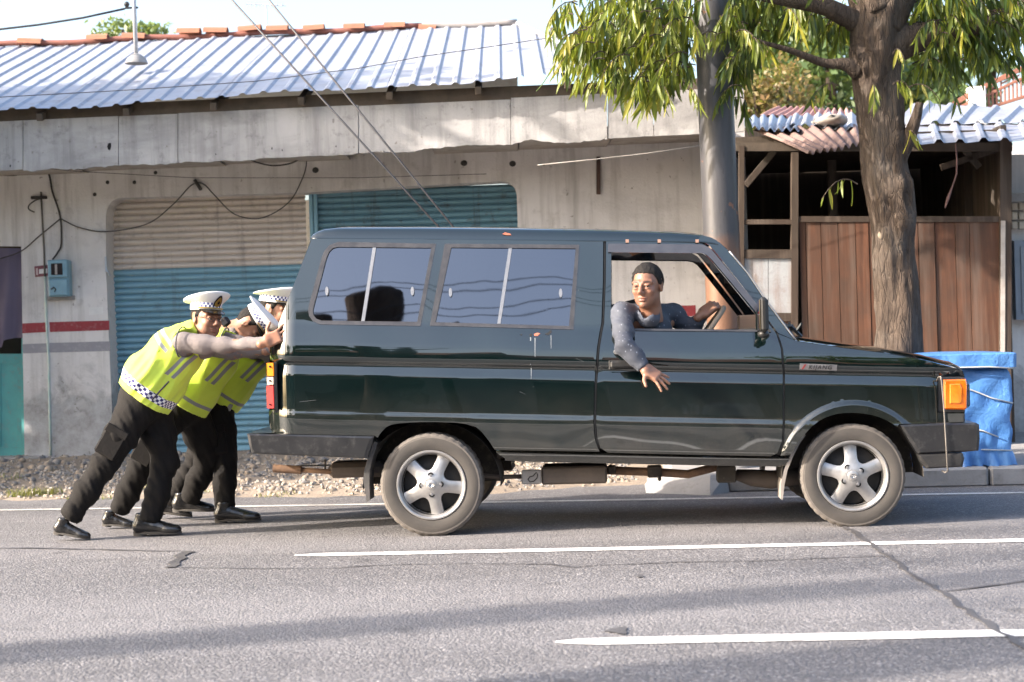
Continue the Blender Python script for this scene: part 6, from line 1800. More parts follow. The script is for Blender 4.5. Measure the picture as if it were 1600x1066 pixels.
def chain(P, pts, rad, k=.03, asp=None, lat=None):
    """joined tapered capsules; asp stretches the section along unit vector lat about the chain"""
    if asp:
        l_ = np.asarray(lat, f32); c0 = np.asarray(pts[0], f32)
        f_ = lambda X: X - np.outer((X - c0) @ l_, l_) * (1 - 1 / asp)
        P = f_(P); pts = [f_(np.asarray(p, f32)[None])[0] for p in pts]
    d = None
    for i in range(len(pts) - 1):
        e = rc(P, pts[i], pts[i+1], rad[i], rad[i+1]); d = e if d is None else smin(d, e, k)
    return d
def folds(P, seed, amp, fr=22.0, dirn=(0, 0, 1), st=.35):
    g2 = np.random.default_rng(seed); d = np.asarray(dirn, f32); d = d / np.linalg.norm(d)
    al = (P @ d)[:, None] * d; Q = (P - al) * st + al
    w = np.zeros(len(P), f32)
    for i in range(6):
        k = g2.normal(size=3).astype(f32); k = k / np.linalg.norm(k) + .9 * d * (1 if i % 2 else -1); ph = g2.uniform(0, 6.28)
        warp = .8 * np.sin(P @ (g2.normal(size=3).astype(f32) * 6) + ph)
        w += (1 - np.abs(np.sin(Q @ (k * fr * (.5 + .22 * i) * .5) + ph + warp)) ** .7 * 2) / (1 + .35 * i)
    return -w * amp / 2.2
def bounds(pts, pad):
    A = np.array(pts); return A.min(0) - pad, A.max(0) + pad
def frame(fwd, up):
    f_ = np.asarray(fwd, float); f_ /= np.linalg.norm(f_); u_ = np.asarray(up, float); u_ = u_ - f_ * (u_ @ f_); u_ /= np.linalg.norm(u_)
    return np.stack([f_, np.cross(u_, f_), u_], 1)      # columns: forward, left, up
def head_sdf(smile=0.0, fat=0.0):
    def f(P):
        m = P * np.array([1, 1, 1], f32); s = m.copy(); s[:, 1] = np.abs(s[:, 1])
        d = ell(s, (-.018, 0, .028), (.098, .076 + .3 * fat, .092))
        d = smin(d, ell(s, (.030, 0, -.030), (.060, .058 + fat, .088)), .03)
        d = smin(d, ell(s, (.022, .028, -.068), (.052, .032 + fat, .042)), .025)
        d = smin(d, ell(s, (.068, 0, -.098), (.024, .024, .020)), .022)
        d = smin(d, ell(s, (.066, .040, -.022), (.022, .022, .022)), .02)
        d = smin(d, rc(s, (.084, .012, .026), (.066, .052, .026), .0125, .010), .014)
        d = smin(d, rc(s, (.088, 0, .018), (.113, 0, -.022), .0095, .0125), .012)
        d = smin(d, ell(s, (.102, .0125, -.030), (.012, .0085, .009)), .007)
        d = smax(d, -ell(s, (.104, .033, .006), (.022, .019, .0135)), .012)
        d = smin(d, ell(s, (.084, .032, .013), (.013, .0185, .0065)), .006)
        d = smin(d, ell(s, (.083, .032, -.006), (.012, .017, .005)), .006)
        mz = -.0645 + smile * .35 * s[:, 1]
        q = s.copy(); q[:, 2] = q[:, 2] - mz + (-.0645)
        d = smin(d, ell(q, (.088, 0, -.0590), (.0125, .026 + smile * .006, .0058)), .006)
        d = smin(d, ell(q, (.086, 0, -.0715), (.0125, .022 + smile * .006, .0065)), .006)
        d = smax(d, -ell(q, (.103, 0, -.0648), (.012, .024 + smile * .008, .0018 + smile * .004)), .003)
        e = ell(s, (-.012, .080 + .25 * fat, -.004), (.018, .0095, .033)); e = smax(e, -ell(s, (-.008, .092 + .25 * fat, -.002), (.010, .008, .020)), .005)
        d = smin(d, e, .008)
        d = smin(d, rc(s, (-.022, 0, -.06), (-.045, 0, -.19), .058 + fat * .6, .064 + fat * .6), .03)
        return d
    return f
SKIN = {}
def skin_mat(name):
    t = NT(name); a = t.n('Attribute', {'attribute_name': 'tone'}); p = t.world(); n = t.noise(p, 60, 4, .6)
    col = t.mix(t.math('MULTIPLY', n, .18), a.outputs['Color'], t.mix(.5, a.outputs['Color'], (.16, .05, .03)))
    return t.done(Base_Color=col, Roughness=.48, Subsurface_Weight=.12, Subsurface_Radius=(.012, .004, .002), Subsurface_Scale=.5, Normal=t.bump(t.noise(p, 240, 3, .6), .12, .002))
M_skin = skin_mat('skin')
M_hair = simple('black_hair', (.008, .007, .007), (.020, .017, .015), .7, scale=60, bump=.9, bscale=150, spec=.25)
M_eye = simple('eye_white', (.26, .235, .22), None, .15); M_iris = simple('iris', (.02, .012, .008), None, .1)
def head_tone(P, base, brow=True, stubble=.0, lip=(.30, .11, .085)):
    """skin colour per vertex in head space"""
    C = np.tile(np.asarray(base, float), (len(P), 1)); ay = np.abs(P[:, 1])
    def put(mask, c, k): C[:] = C * (1 - mask[:, None] * k) + np.asarray(c) * mask[:, None] * k
    g = lambda x, y, z, rx, ry, rz: np.exp(-(((P[:, 0]-x)/rx)**2 + ((ay-y)/ry)**2 + ((P[:, 2]-z)/rz)**2))
    put(g(.09, .0, -.065, .03, .024, .011), lip, .75)
    put(np.clip(g(.09, .034, .030, .04, .022, .0055) * 1.6, 0, 1), (.02, .015, .012), .92 if brow else 0)
    put(g(.07, .05, -.02, .03, .025, .025), (.42, .19, .12), .3)
    put(np.clip(g(.07, .02, -.085, .05, .06, .03), 0, 1), (.12, .075, .055), stubble)
    put(g(.095, .0, -.046, .02, .022, .006), (.06, .04, .03), stubble * 1.6)
    put(g(.088, .033, .0, .015, .02, .012), (.15, .08, .055), .35)
    return C
def hair_sdf(hd, thick, top=False):
    def f(P):
        phi = np.degrees(np.arctan2(np.abs(P[:, 1]), P[:, 0] + .01)); nz = .0022 * np.sin(P[:, 1] * 260 + 2) + .0018 * np.sin(P[:, 1] * 510 + P[:, 0] * 300)
        zh = np.interp(phi, [0, 35, 52, 64, 72, 84, 92, 118, 130, 180], [.076, .073, .060, .036, .010, .006, .036, .034, -.045, -.062]) + nz
        g_ = np.clip((P[:, 2] - zh) / .045, 0, 1); d = hd(P) - .0008 - thick * g_ ** .7
        if top: d = d + folds(P, 9, .004, 330, (.3, .6, .4), .35) * g_
        return smax(d, zh - P[:, 2], .0015)
    return f
def hand_sdf(curl, spread, thumb=(.55, .80, .05), scale=1.0):
    segs = []
    L = [(.031, .068), (.0105, .076), (-.0105, .070), (-.030, .054)]
    for i, (y, ln) in enumerate(L):
        p = np.array([.088 - abs(i - 1.2) * .005, y, .0]); ang = curl[i] * .35; a2 = spread * (1.5 - i) / 1.5
        for k, fr_ in enumerate((.45, .31, .24)):
            d = np.array([math.cos(ang) * math.cos(a2), math.sin(a2) * math.cos(ang), -math.sin(ang)]); q = p + d * ln * fr_ * 1.12
            segs.append((p, q, .0092 - .0007 * k, .0086 - .0009 * k)); p = q; ang += curl[i] * .5
    p = np.array([.022, .034, -.006]); t_ = np.asarray(thumb, float); t_ /= np.linalg.norm(t_)
    q = p + t_ * .042; segs.append((p, q, .013, .0108)); t2 = t_ + np.array([.45, -.25, -.1]); t2 /= np.linalg.norm(t2); segs.append((q, q + t2 * .036, .0105, .0082))
    def f(P):
        P = P / scale
        b = np.abs(P - np.array([.046, 0, 0], f32)) - np.array([.036, .030, .004], f32)
        d = np.linalg.norm(np.maximum(b, 0), axis=1) + np.minimum(b.max(1), 0) - .0115
        d = smin(d, rc(P, (.0, 0, 0), (-.035, 0, 0), .026, .028), .03)
        d = smin(d, rc(P, (.015, .02, -.006), (.035, .038, -.006), .016, .012), .015)
        fin = None
        for a, b_, ra, rb in segs:
            e = rc(P, a, b_, ra, rb); fin = e if fin is None else np.minimum(fin, e) if ra > .0090 else smin(fin, e, .003)
        return smin(d, fin, .008) * scale
    return f
def place(P, R, o, sc=1.0): return P @ np.asarray(R).T * sc + np.asarray(o)

# fabrics
def cloth(name, c1, c2, rough=.85, weave=300):
    t = NT(name); p = t.world(); n = t.noise(p, 5, 5, .6); n2 = t.noise(p, 26, 5, .65, .8)
    col = t.mix(t.ramp(n, [(.3, 0.), (.7, 1.)]), c1, c2)
    return t.done(Base_Color=col, Roughness=rough, Normal=t.bump(t.math('ADD', n2, t.math('MULTIPLY', t.noise(p, weave, 2, .5), .15)), .35, .012), Specular_IOR_Level=.25)
M_trous = cloth('dark_brown_trousers', (.0065, .0058, .0056), (.0105, .009, .0085))
M_shirt = cloth('grey_brown_shirt', (.205, .178, .172), (.165, .143, .139))
M_shoe = simple('black_leather', (.010, .010, .010), (.02, .019, .019), .22, scale=20, bump=.15, bscale=60, Coat_Weight=.4, Coat_Roughness=.15)
M_sole = simple('shoe_sole', (.03, .027, .025), (.06, .055, .05), .8, scale=20)
def vest_mat(check=True):
    t = NT('high_visibility_vest'); a = t.n('Attribute', {'attribute_name': 'vs'}); s = t.n('SeparateXYZ', None, Vector=a.outputs['Vector']); p = t.world()
    T, A, Fv = s.outputs[0], s.outputs[1], s.outputs[2]
    def rng_(x, lo, hi): return t.math('MULTIPLY', t.math('GREATER_THAN', x, lo), t.math('LESS_THAN', x, hi))
    lime = t.mix(t.noise(p, 4, 3), (.58, .74, .075), (.64, .79, .10))
    ck = t.n('TexChecker', None, Vector=t.n('CombineXYZ', None, X=T, Y=A, Z=.003).outputs[0], Scale=52.0, Color1=(.80, .80, .82, 1), Color2=(.030, .028, .13, 1)).outputs[0]
    col = t.mix(rng_(T, .045, .103), lime, ck) if check else t.mix(rng_(T, .06, .085), lime, (.25, .26, .27))
    grey = (.25, .26, .27)
    slope = t.math('ADD', T, t.math('MULTIPLY', Fv, .25))
    b = t.math('ADD', rng_(slope, .345, .370), rng_(slope, .395, .420)); b = t.math('MULTIPLY', b, t.math('LESS_THAN', Fv, -.02))
    v1 = t.math('MULTIPLY', t.math('ADD', rng_(t.math('SUBTRACT', Fv, t.math('MULTIPLY', T, .16)), .01, .032), rng_(t.math('SUBTRACT', Fv, t.math('MULTIPLY', T, .16)), .052, .074)), rng_(T, .24, .44))
    col = t.mix(t.math('MINIMUM', t.math('ADD', b, v1), 1.0), col, grey)
    n2 = t.noise(p, 22, 5, .65, .6)
    return t.done(Base_Color=col, Roughness=.7, Normal=t.bump(n2, .25, .012), Sheen_Weight=.1, Specular_IOR_Level=.3)
M_vest = vest_mat(); M_vest2 = vest_mat(False)
M_piping = simple('grey_piping', (.10, .10, .11), None, .7)
M_navy = simple('navy_black', (.012, .012, .02), None, .75, spec=.2)
def capmat():
    t = NT('cap_check_band'); a = t.n('Attribute', {'attribute_name': 'vs'})
    ck = t.n('TexChecker', None, Vector=a.outputs['Vector'], Scale=80.0, Color1=(.78, .78, .80, 1), Color2=(.03, .035, .16, 1)).outputs[0]
    return t.done(Base_Color=ck, Roughness=.5)
M_capband = capmat()
M_capw = cloth('white_cap_cloth', (.74, .73, .72), (.68, .67, .67), .7)
M_gold = simple('gold_braid', (.55, .38, .10), (.42, .28, .07), .35, .8, scale=60)

def make_cap(root, R, o, sc, shade=True):
    c = empty('peaked_cap', o, parent=root)
    T = lambda V: place(np.asarray(V, float), R, o, sc)
    n = 48; an = np.linspace(0, 2 * math.pi, n, endpoint=False)
    def ringz(rx, ry, z, tilt): return np.stack([rx * np.cos(an) - .018, ry * np.sin(an), z + tilt * np.cos(an)], 1)
    def shell(rows_, name, mat, attr=None):
        V = np.vstack(rows_); f_ = [(i*n+k, i*n+(k+1) % n, (i+1)*n+(k+1) % n, (i+1)*n+k) for i in range(len(rows_)-1) for k in range(n)]
        return mobj(name, T(V), f_, mat, c, True, attrs=attr)
    rows_ = [ringz(.107, .088, z, .006) for z in (.050, .062, .066)]
    shell(rows_, 'white_band', M_capw)
    rows_ = [ringz(.1085, .0895, z, .006 + .0 * i) for i, z in enumerate((.066, .080, .094))]
    arc = np.tile(an * .1, 3)
    shell(rows_, 'check_band', M_capband, {'vs': np.stack([arc, np.repeat([.0, .0125, .025], n) + .0003, np.full(3 * n, .003)], 1)})
    prof = [(.1075, .0885, .093, .006), (.124, .106, .102, .016), (.146, .126, .115, .034), (.152, .133, .122, .041), (.153, .134, .1265, .042), (.147, .128, .1305, .042), (.115, .098, .135, .036), (.05, .04, .129, .015), (.001, .001, .128, 0)]
    shell([ringz(*p) for p in prof], 'crown', M_capw)
    rows_ = []
    for j, e in enumerate((0, .5, 1)):
        a_ = np.linspace(-1.15, 1.15, 21); rx = .107 + .052 * e * np.cos(a_ * 1.25).clip(0, 1) ** .6
        rows_.append(np.stack([rx * np.cos(a_) - .018, (.088 + .02 * e * np.cos(a_ * 1.25).clip(0, 1)) * np.sin(a_), .054 + .006 * np.cos(a_) - .026 * e * np.cos(a_ * 1.2).clip(0, 1)], 1))
    V = np.array(rows_); m = MB(); m.grid(V[::-1]); m.grid(V - np.array([0, 0, .004]))
    m.v = [tuple(p) for p in T(m.v)]
    m.build('peak', M_shoe, c, True)
    # drop-shaped emblem on the front
    def drop(r, x, nm, mat, th=.004):
        pts = [(x + .020 * (z_ / .03), y_, .1 + z_) for y_, z_ in [(r * .72 * math.sin(a) * (1 - .35 * max(0, math.cos(a))), r * math.cos(a) * (1.25 if math.cos(a) > 0 else .95)) for a in np.linspace(0, 6.283, 25)[:-1]]]
        m = MB().slab(pts[::-1], (th, 0, 0)); m.v = [tuple(p) for p in T(m.v)]; return m.build(nm, mat, c)
    drop(.037, .098, 'emblem_ground', M_navy); drop(.027, .1035, 'emblem_shield', M_gold); drop(.009, .109, 'emblem_centre', M_navy, .002)
    m = MB().tube([(.112 * math.cos(a) - .018, .093 * math.sin(a), .063 + .004 * math.cos(a)) for a in np.linspace(-1.2, 1.2, 24)], .004, 6); m.v = [tuple(p) for p in T(m.v)]; m.build('chin_strap', M_gold, c)
    return c
def make_shoe(root, heel, toe, lift=0.0, name='shoe'):
    heel = np.asarray(heel, float); toe = np.asarray(toe, float); L = np.linalg.norm(toe - heel); x = (toe - heel) / L
    y = np.cross((0, 0, 1.0), x); y /= np.linalg.norm(y); z = np.cross(x, y); R = np.stack([x, y, z], 1)
    def f(P):
        d = rc(P, (.035, 0, .045), (.20, 0, .030), .040, .034); d = smin(d, ell(P, (.235, 0, .026), (.060, .045, .032)), .03)
        d = smin(d, rc(P, (.045, 0, .05), (.06, 0, .12), .040, .046), .03); d = smin(d, rc(P, (.10, 0, .065), (.17, 0, .045), .032, .03), .02)
        d = smax(d, .006 - P[:, 2], .004); d = smax(d, P[:, 2] - .125, .005)
        return d + folds(P, 3, .0012, 60, (1, 0, 0))
    Pm, Ff = surf_net(f, (-.03, -.07, -.02), (.32, .07, .14), .0065)
    sc = L / .295
    up = mobj(name, place(Pm * sc, R, heel), Ff, M_shoe, root, True)
    pts = [(.30 * math.cos(a) * .5 + .147, (.040 + .008 * math.cos(a - 0)) * math.sin(a), 0) for a in np.linspace(0, 6.283, 33)[:-1]]
    m = MB().slab(pts, (0, 0, .016)).slab([(p[0] * .27 - .0, p[1] * .9, -.012) for p in pts], (0, 0, .013)); m.v = [tuple(p) for p in place(np.array(m.v) * sc, R, heel)]
    m.build('sole', M_sole, up)
    m = MB()
    for k in range(4): m.tube([(.125 + .018 * k, -.022, .083 - .008 * k), (.128 + .018 * k, 0, .092 - .008 * k), (.125 + .018 * k, .022, .083 - .008 * k)], .0025, 4)
    m.v = [tuple(p) for p in place(np.array(m.v) * sc, R, heel)]; m.build('laces', M_sole, up)
def mesh_in(f, pts, pad, h):
    lo, hi = bounds(pts, pad); return surf_net(f, lo, hi, h)

LAT = np.array([0, 1.0, 0])
def officer(label, J, seed, head_R, head_o, head_sc, tone, hands, vest_pockets=(), smile=0.0, fat=0.0, glasses=False):
    root = empty('person', (J['pelvis'][0], J['pelvis'][1], 0), label, 'person')
    spine = [J['pelvis'], J['belly'], J['chest'], J['neck']]
    A = np.asarray(J['chest']) - np.asarray(J['pelvis']); A = A / np.linalg.norm(A); Fv = np.cross(LAT, A); Fv = Fv if Fv[0] > 0 else -Fv
    rf = J.get('rf', (.150, .158, .145, .075))
    def torso(P, g): return chain(P, spine, [r + g for r in rf], .06, 1.22, LAT)
    # --- trousers
    def f_tr(P):
        d = chain(P, [J['pelvis'], np.asarray(J['pelvis']) + A * .10], (rf[0] + .004, rf[0] + .004), .05, 1.18, LAT)
        for s in ('n', 'f'):
            hp, kn, an_ = J['hip_' + s], J['knee_' + s], J['ank_' + s]
            lg = chain(P, [hp, (np.asarray(hp) + kn) / 2, kn, (np.asarray(kn) * .45 + np.asarray(an_) * .55), an_], (.130, .112, .090, .084, .080), .05)
            dirn = np.asarray(kn) - hp
            lg = lg + folds(P, seed + (1 if s == 'n' else 5), .0115, 82, (.95, .5, .45), .3)
            foot = (np.asarray(an_) - kn); foot /= np.linalg.norm(foot)
            lg = smax(lg, (P - np.asarray(an_, f32)) @ foot.astype(f32) - .035, .01)
            d = smin(d, lg, .045)
        d = smax(d, -((np.asarray(J['pelvis']) + A * .13 - P) @ A.astype(f32)), .01)
        return d
    allp = [J[k] for k in ('pelvis', 'hip_n', 'hip_f', 'knee_n', 'knee_f', 'ank_n', 'ank_f')]
    Pm, Ff = mesh_in(f_tr, allp, .24, .0125); tr = mobj('trousers', Pm, Ff, M_trous, root, True)
    # cargo pocket on the near thigh
    hp, kn = np.asarray(J['hip_n']), np.asarray(J['knee_n']); d_ = kn - hp; d_ /= np.linalg.norm(d_); c_ = hp + (kn - hp) * .62 + np.array([-.02, -.100, 0]); xx = np.cross(d_, LAT)
    MB().rbox(c_, (.15, .19, .03), np.stack([xx, d_, np.cross(xx, d_)], 1), .012).build('cargo_pocket', M_trous, tr)
    MB().rbox(c_ - d_ * .085 + np.array([0, -.012, 0]), (.155, .055, .02), np.stack([xx, d_, np.cross(xx, d_)], 1), .006).build('pocket_flap', M_trous, tr)
    # --- shirt: arms, shoulders, collar
    def f_sh(P):
        d = smax(torso(P, -.006), .05 - (P - np.asarray(J['pelvis'], f32)) @ A.astype(f32), .01)
        for s in ('n', 'f'):
            a, e, w = J['sho_' + s], J['elb_' + s], J['wri_' + s]
            ar = chain(P, [a, (np.asarray(a) + e) / 2, e, (np.asarray(e) + w) / 2, w], (.076, .063, .053, .046, .041), .04)
            dirn = np.asarray(w) - a
            ar = ar + folds(P, seed + (11 if s == 'n' else 15), .0105, 100, (.55, .6, 1), .3)
            dw = (np.asarray(w) - e); dw /= np.linalg.norm(dw); ar = smax(ar, (P - np.asarray(w, f32)) @ dw.astype(f32) - .045, .006)
            d = smin(d, ar, .05)
        hu = head_R[:, 2]; nb = head_o - hu * .125 * head_sc
        d = smin(d, smax(rc(P, nb - hu * .05, nb + hu * .025, .080, .072), -(rc(P, nb, nb + hu * .2, .060, .060)), .01), .02)
        return d
    pts = [J[k] for k in ('pelvis', 'sho_n', 'sho_f', 'elb_n', 'elb_f', 'wri_n', 'wri_f', 'neck')]
    Pm, Ff = mesh_in(f_sh, pts, .2, .0105); sh = mobj('shirt', Pm, Ff, M_shirt, root, True)
    # --- vest
    hem = np.asarray(J['pelvis']) + A * J.get('hem', .0)
    def f_v(P):
        t = (P - hem.astype(f32)) @ A.astype(f32)
        d = torso(P, .020) - .018 * np.clip(1 - t / .3, 0, 1)
        for s in ('n', 'f'): d = smin(d, rc(P, np.asarray(J['neck']) * .5 + np.asarray(J['chest']) * .5, np.asarray(J['sho_' + s]) + A * .012, .11, .088), .05)
        d = d + folds(P, seed + 21, .013, 46, (.7, .2, -.6), .4)
        for s in ('n', 'f'):
            a, e = np.asarray(J['sho_' + s]), np.asarray(J['elb_' + s]); dd = e - a; dd /= np.linalg.norm(dd)
            d = smax(d, -(rc(P, a + dd * .035, e, .098, .085)), .01)
        hu = head_R[:, 2]; nb = head_o - hu * .135 * head_sc
        d = smax(d, -rc(P, nb - hu * .01, nb + hu * .3, .074, .082), .012)
        d = smax(d, -t, .004)
        return d
    pts = [J[k] for k in ('pelvis', 'belly', 'chest', 'sho_n', 'sho_f', 'neck')]
    Pm, Ff = mesh_in(f_v, pts, .27, .0105)
    rel = Pm - hem; t = rel @ A; x = rel @ Fv; y = rel @ LAT
    ve = mobj('safety_vest', Pm, Ff, M_vest if seed == 1 else M_vest2, root, True, attrs={'vs': np.stack([t, np.arctan2(x, -y) * .21, x], 1)})
    a_, e_ = np.asarray(J['sho_n']), np.asarray(J['elb_n']); dd = (e_ - a_) / np.linalg.norm(e_ - a_); b1_ = np.cross(dd, (0, 0, 1.0)); b1_ /= np.linalg.norm(b1_); b2_ = np.cross(b1_, dd)
    MB().tube([a_ + dd * -.012 + .0985 * (math.cos(q) * b1_ + math.sin(q) * b2_) for q in np.linspace(0, 6.283, 33)], .005, 5, False).build('armhole_piping', M_piping, ve, True)
    for (pa, pb_) in vest_pockets:
        MB().tube([pa, (np.asarray(pa) + pb_) / 2 + (0, -.004, 0), pb_], .006, 5).build('pocket_zip', M_navy, ve)
    # --- body: head, neck, hands and the trunk under the clothes, one mesh
    hs_ = head_sdf(smile, fat); Hp, Hf = surf_net(hs_, (-.14, -.115, -.21), (.14, .115, .14), .0048)
    col = head_tone(Hp, tone, True, .25)
    V = [place(Hp, head_R, head_o, head_sc)]; F_ = [Hf]; C_ = [col]; n0 = len(Hp)
    for (R, o, curl, spr, th, mir) in hands:
        Pm, Ff = surf_net(hand_sdf(curl, spr, th), (-.09, -.08, -.10), (.20, .12, .06), .004)
        if mir: Pm = Pm * np.array([1, -1, 1]); Ff = Ff[:, ::-1]
        V.append(place(Pm, R, o, 1.05)); F_.append(Ff + n0); n0 += len(Pm); C_.append(np.tile(np.asarray(tone) * 1.05, (len(Pm), 1)))
    def f_b(P):
        d = torso(P, -.05)
        for s in ('n', 'f'):
            d = smin(d, chain(P, [J['sho_' + s], J['elb_' + s], J['wri_' + s]], (.05, .042, .032), .03), .03)
            d = smin(d, chain(P, [J['hip_' + s], J['knee_' + s], J['ank_' + s]], (.085, .06, .045), .03), .03)
        return smin(d, rc(P, J['neck'], head_o - head_R[:, 2] * .1, .055, .05), .03)
    Pm, Ff = mesh_in(f_b, [J[k] for k in J if isinstance(J[k], np.ndarray)] + [head_o], .15, .025)
    V.append(Pm); F_.append(Ff + n0); C_.append(np.tile(tone, (len(Pm), 1)))
    mobj('body', np.vstack(V), np.vstack(F_), M_skin, root, True, attrs={'tone': np.vstack(C_)})
    for sg in (-1, 1):
        e = place(np.array([[.0795, .032 * sg, .005]]), head_R, head_o, head_sc)[0]
        eo = MB().ball(e, .0118 * head_sc, 8).build('eye', M_eye, root, True)
        MB().ball(place(np.array([[.0865, .032 * sg, .005]]), head_R, head_o, head_sc)[0], .0062 * head_sc, 6).build('iris', M_iris, eo, True)
    # hair: close crop under the cap
    f_h = hair_sdf(hs_, .005)
    Pm, Ff = surf_net(f_h, (-.13, -.1, -.09), (.1, .1, .14), .006); mobj('hair', place(Pm, head_R, head_o, head_sc), Ff, M_hair, root, True)
    if glasses:
        gl = MB()
        for sg in (-1, 1):
            gl.tube([(.104 - .10 * abs(math.sin(a) * .0 + (.034 * sg + .023 * math.cos(a)) * sg * .0) - .25 * max(0, abs(.034 * sg + .022 * math.cos(a)) - .03), .034 * sg + .022 * math.cos(a), .004 + .014 * math.sin(a)) for a in np.linspace(0, 6.283, 21)], .0016, 5, False)
            gl.tube([(.098, .056 * sg, .008), (.04, .076 * sg + .2 * fat * sg, .012), (-.01, .081 * sg + .25 * fat * sg, .012)], .0018, 5)
        gl.tube([(.106, -.012, .008), (.108, 0, .010), (.106, .012, .008)], .0016, 5)
        gl.v = [tuple(p) for p in place(np.array(gl.v), head_R, head_o, head_sc)]; gl.build('spectacles', simple('spectacle_frame', (.05, .03, .025), None, .3, .5), root)
    return root, ve, sh
def J_(u, v, y): return at(u, v, y)
def at_z(u, y, z):
    """point at photo column u, depth y, height z"""
    p = at(u, 700, y); q = at(u, 800, y); t = (z - p[2]) / (q[2] - p[2]); return p + (q - p) * t
TONE = (.29, .145, .09)
# ---- officer nearest the camera
Y1 = 10.90
J1 = dict(pelvis=J_(225, 622, Y1), belly=J_(243, 593, Y1), chest=J_(277, 550, Y1), neck=J_(300, 522, Y1),
          sho_n=J_(287, 535, 10.72), sho_f=J_(298, 532, 11.10), elb_n=J_(352, 540, 10.66), elb_f=J_(362, 552, 11.10), wri_n=J_(413, 535, 10.56), wri_f=J_(420, 547, 11.0),
          hip_n=J_(213, 640, 10.81), hip_f=J_(240, 643, 10.99), knee_n=J_(166, 722, 10.80), knee_f=J_(258, 722, 11.0), ank_n=J_(112, 803, 10.82), ank_f=J_(236, 808, 10.96), rf=(.160, .175, .160, .082))
HR1 = frame((.70, -.70, -.08), (.10, .02, 1)); HO1 = J_(323, 499, 10.86)
hR = np.stack([np.array([.94, .03, .34]), np.cross(np.array([.0, -1, .10]), np.array([.94, .03, .34])), np.array([.0, -1, .1])], 1)
def ortho(x, z):
    x = np.asarray(x, float); x /= np.linalg.norm(x); z = np.asarray(z, float); z = z - x * (x @ z); z /= np.linalg.norm(z); return np.stack([x, np.cross(z, x), z], 1)
hand1 = (ortho((.92, .03, .38), (-.15, -1, .10)), J_(416, 534, 10.535), (.25, .15, .2, .3), .42, (.35, .9, .1), False)
hand1f = (ortho((.9, 0, .3), (.2, .9, .3)), J_(423, 546, 11.0), (.4, .4, .4, .4), .2, (.4, .8, .1), True)
r1, v1, s1 = officer('police officer in peaked cap, spectacles and lime vest pushing the rear corner of the van', J1, 1, HR1, HO1, 1.05, TONE, [hand1, hand1f],
        [(J_(237.5, 625, 10.655), J_(264, 596, 10.665))], smile=.35, fat=.008, glasses=True)
make_cap(r1, HR1, HO1 + HR1[:, 2] * .004, 1.07)
h_ = at_z(84, 10.82, .055); t_ = at_z(141, 10.80, .004); make_shoe(r1, h_, t_)
h_ = at_z(209, 10.97, .014); t_ = at_z(284, 10.93, .010); make_shoe(r1, h_, t_)
# ---- officer in the middle, head bowed
Y2 = 11.42
J2 = dict(pelvis=J_(288, 632, Y2), belly=J_(305, 602, Y2), chest=J_(338, 557, Y2), neck=J_(358, 528, Y2),
          sho_n=J_(352, 535, Y2 - .18), sho_f=J_(356, 533, Y2 + .2), elb_n=J_(392, 545, Y2 - .2), elb_f=J_(396, 550, Y2 + .2), wri_n=J_(432, 532, Y2 - .2), wri_f=J_(436, 545, Y2 + .2),
          hip_n=J_(268, 648, Y2 - .08), hip_f=J_(300, 648, Y2 + .1), knee_n=J_(218, 735, Y2 - .05), knee_f=J_(326, 712, Y2 + .25), ank_n=J_(188, 793, Y2), ank_f=J_(298, 776, Y2 + .36), rf=(.145, .15, .14, .075))
HR2 = frame((.42, -.10, -.9), (.90, -.05, .42)); HO2 = J_(390, 509, Y2 - .02)
h2 = (ortho((.9, 0, .3), (.0, -1, .2)), J_(436, 531, Y2 - .2), (.4, .4, .4, .4), .2, (.4, .8, .1), False)
h2f = (ortho((.9, 0, .3), (.2, .9, .3)), J_(440, 544, Y2 + .2), (.4, .4, .4, .4), .2, (.4, .8, .1), True)
r2, v2, s2 = officer('police officer with bowed head between the other two officers', J2, 2, HR2, HO2, 1.02, (.34, .17, .105), [h2, h2f], [])
make_cap(r2, HR2, HO2 + HR2[:, 2] * .010, 1.05)
MB().rbox(J_(352, 503, Y2 - .14), (.055, .05, .06), frame((.8, -.2, .6), (0, 0, 1)), .008).build('epaulette', M_navy, s2)
make_shoe(r2, at_z(160, Y2 + .02, .03), at_z(212, Y2, .006)); make_shoe(r2, at_z(270, Y2 + .40, .075), at_z(336, Y2 + .38, .060))
# ---- officer furthest away
Y3 = 11.86
J3 = dict(pelvis=J_(341, 624, Y3), belly=J_(358, 598, Y3), chest=J_(392, 556, Y3), neck=J_(412, 524, Y3),
          sho_n=J_(402, 535, Y3 - .18), sho_f=J_(408, 533, Y3 + .2), elb_n=J_(428, 562, Y3 - .2), elb_f=J_(432, 560, Y3 + .2), wri_n=J_(456, 545, Y3 - .2), wri_f=J_(460, 550, Y3 + .2),
          hip_n=J_(338, 645, Y3 - .1), hip_f=J_(330, 642, Y3 + .1), knee_n=J_(350, 715, Y3 - .16), knee_f=J_(312, 712, Y3 + .12), ank_n=J_(352, 786, Y3 - .22), ank_f=J_(268, 782, Y3 + .1), rf=(.142, .145, .14, .075))
HR3 = frame((.93, -.25, -.2), (.2, 0, 1)); HO3 = J_(431, 486, Y3)
h3 = (ortho((.9, 0, .3), (.0, -1, .2)), J_(460, 544, Y3 - .2), (.4, .4, .4, .4), .2, (.4, .8, .1), False)
h3f = (ortho((.9, 0, .3), (.2, .9, .3)), J_(464, 549, Y3 + .2), (.4, .4, .4, .4), .2, (.4, .8, .1), True)
r3, v3, s3 = officer('police officer furthest from the camera, head half hidden behind the van', J3, 3, HR3, HO3, 1.02, (.38, .2, .13), [h3, h3f], [(J_(352, 590, Y3 - .27), J_(369, 572, Y3 - .27))])
make_cap(r3, HR3, HO3 + HR3[:, 2] * .004, 1.08)
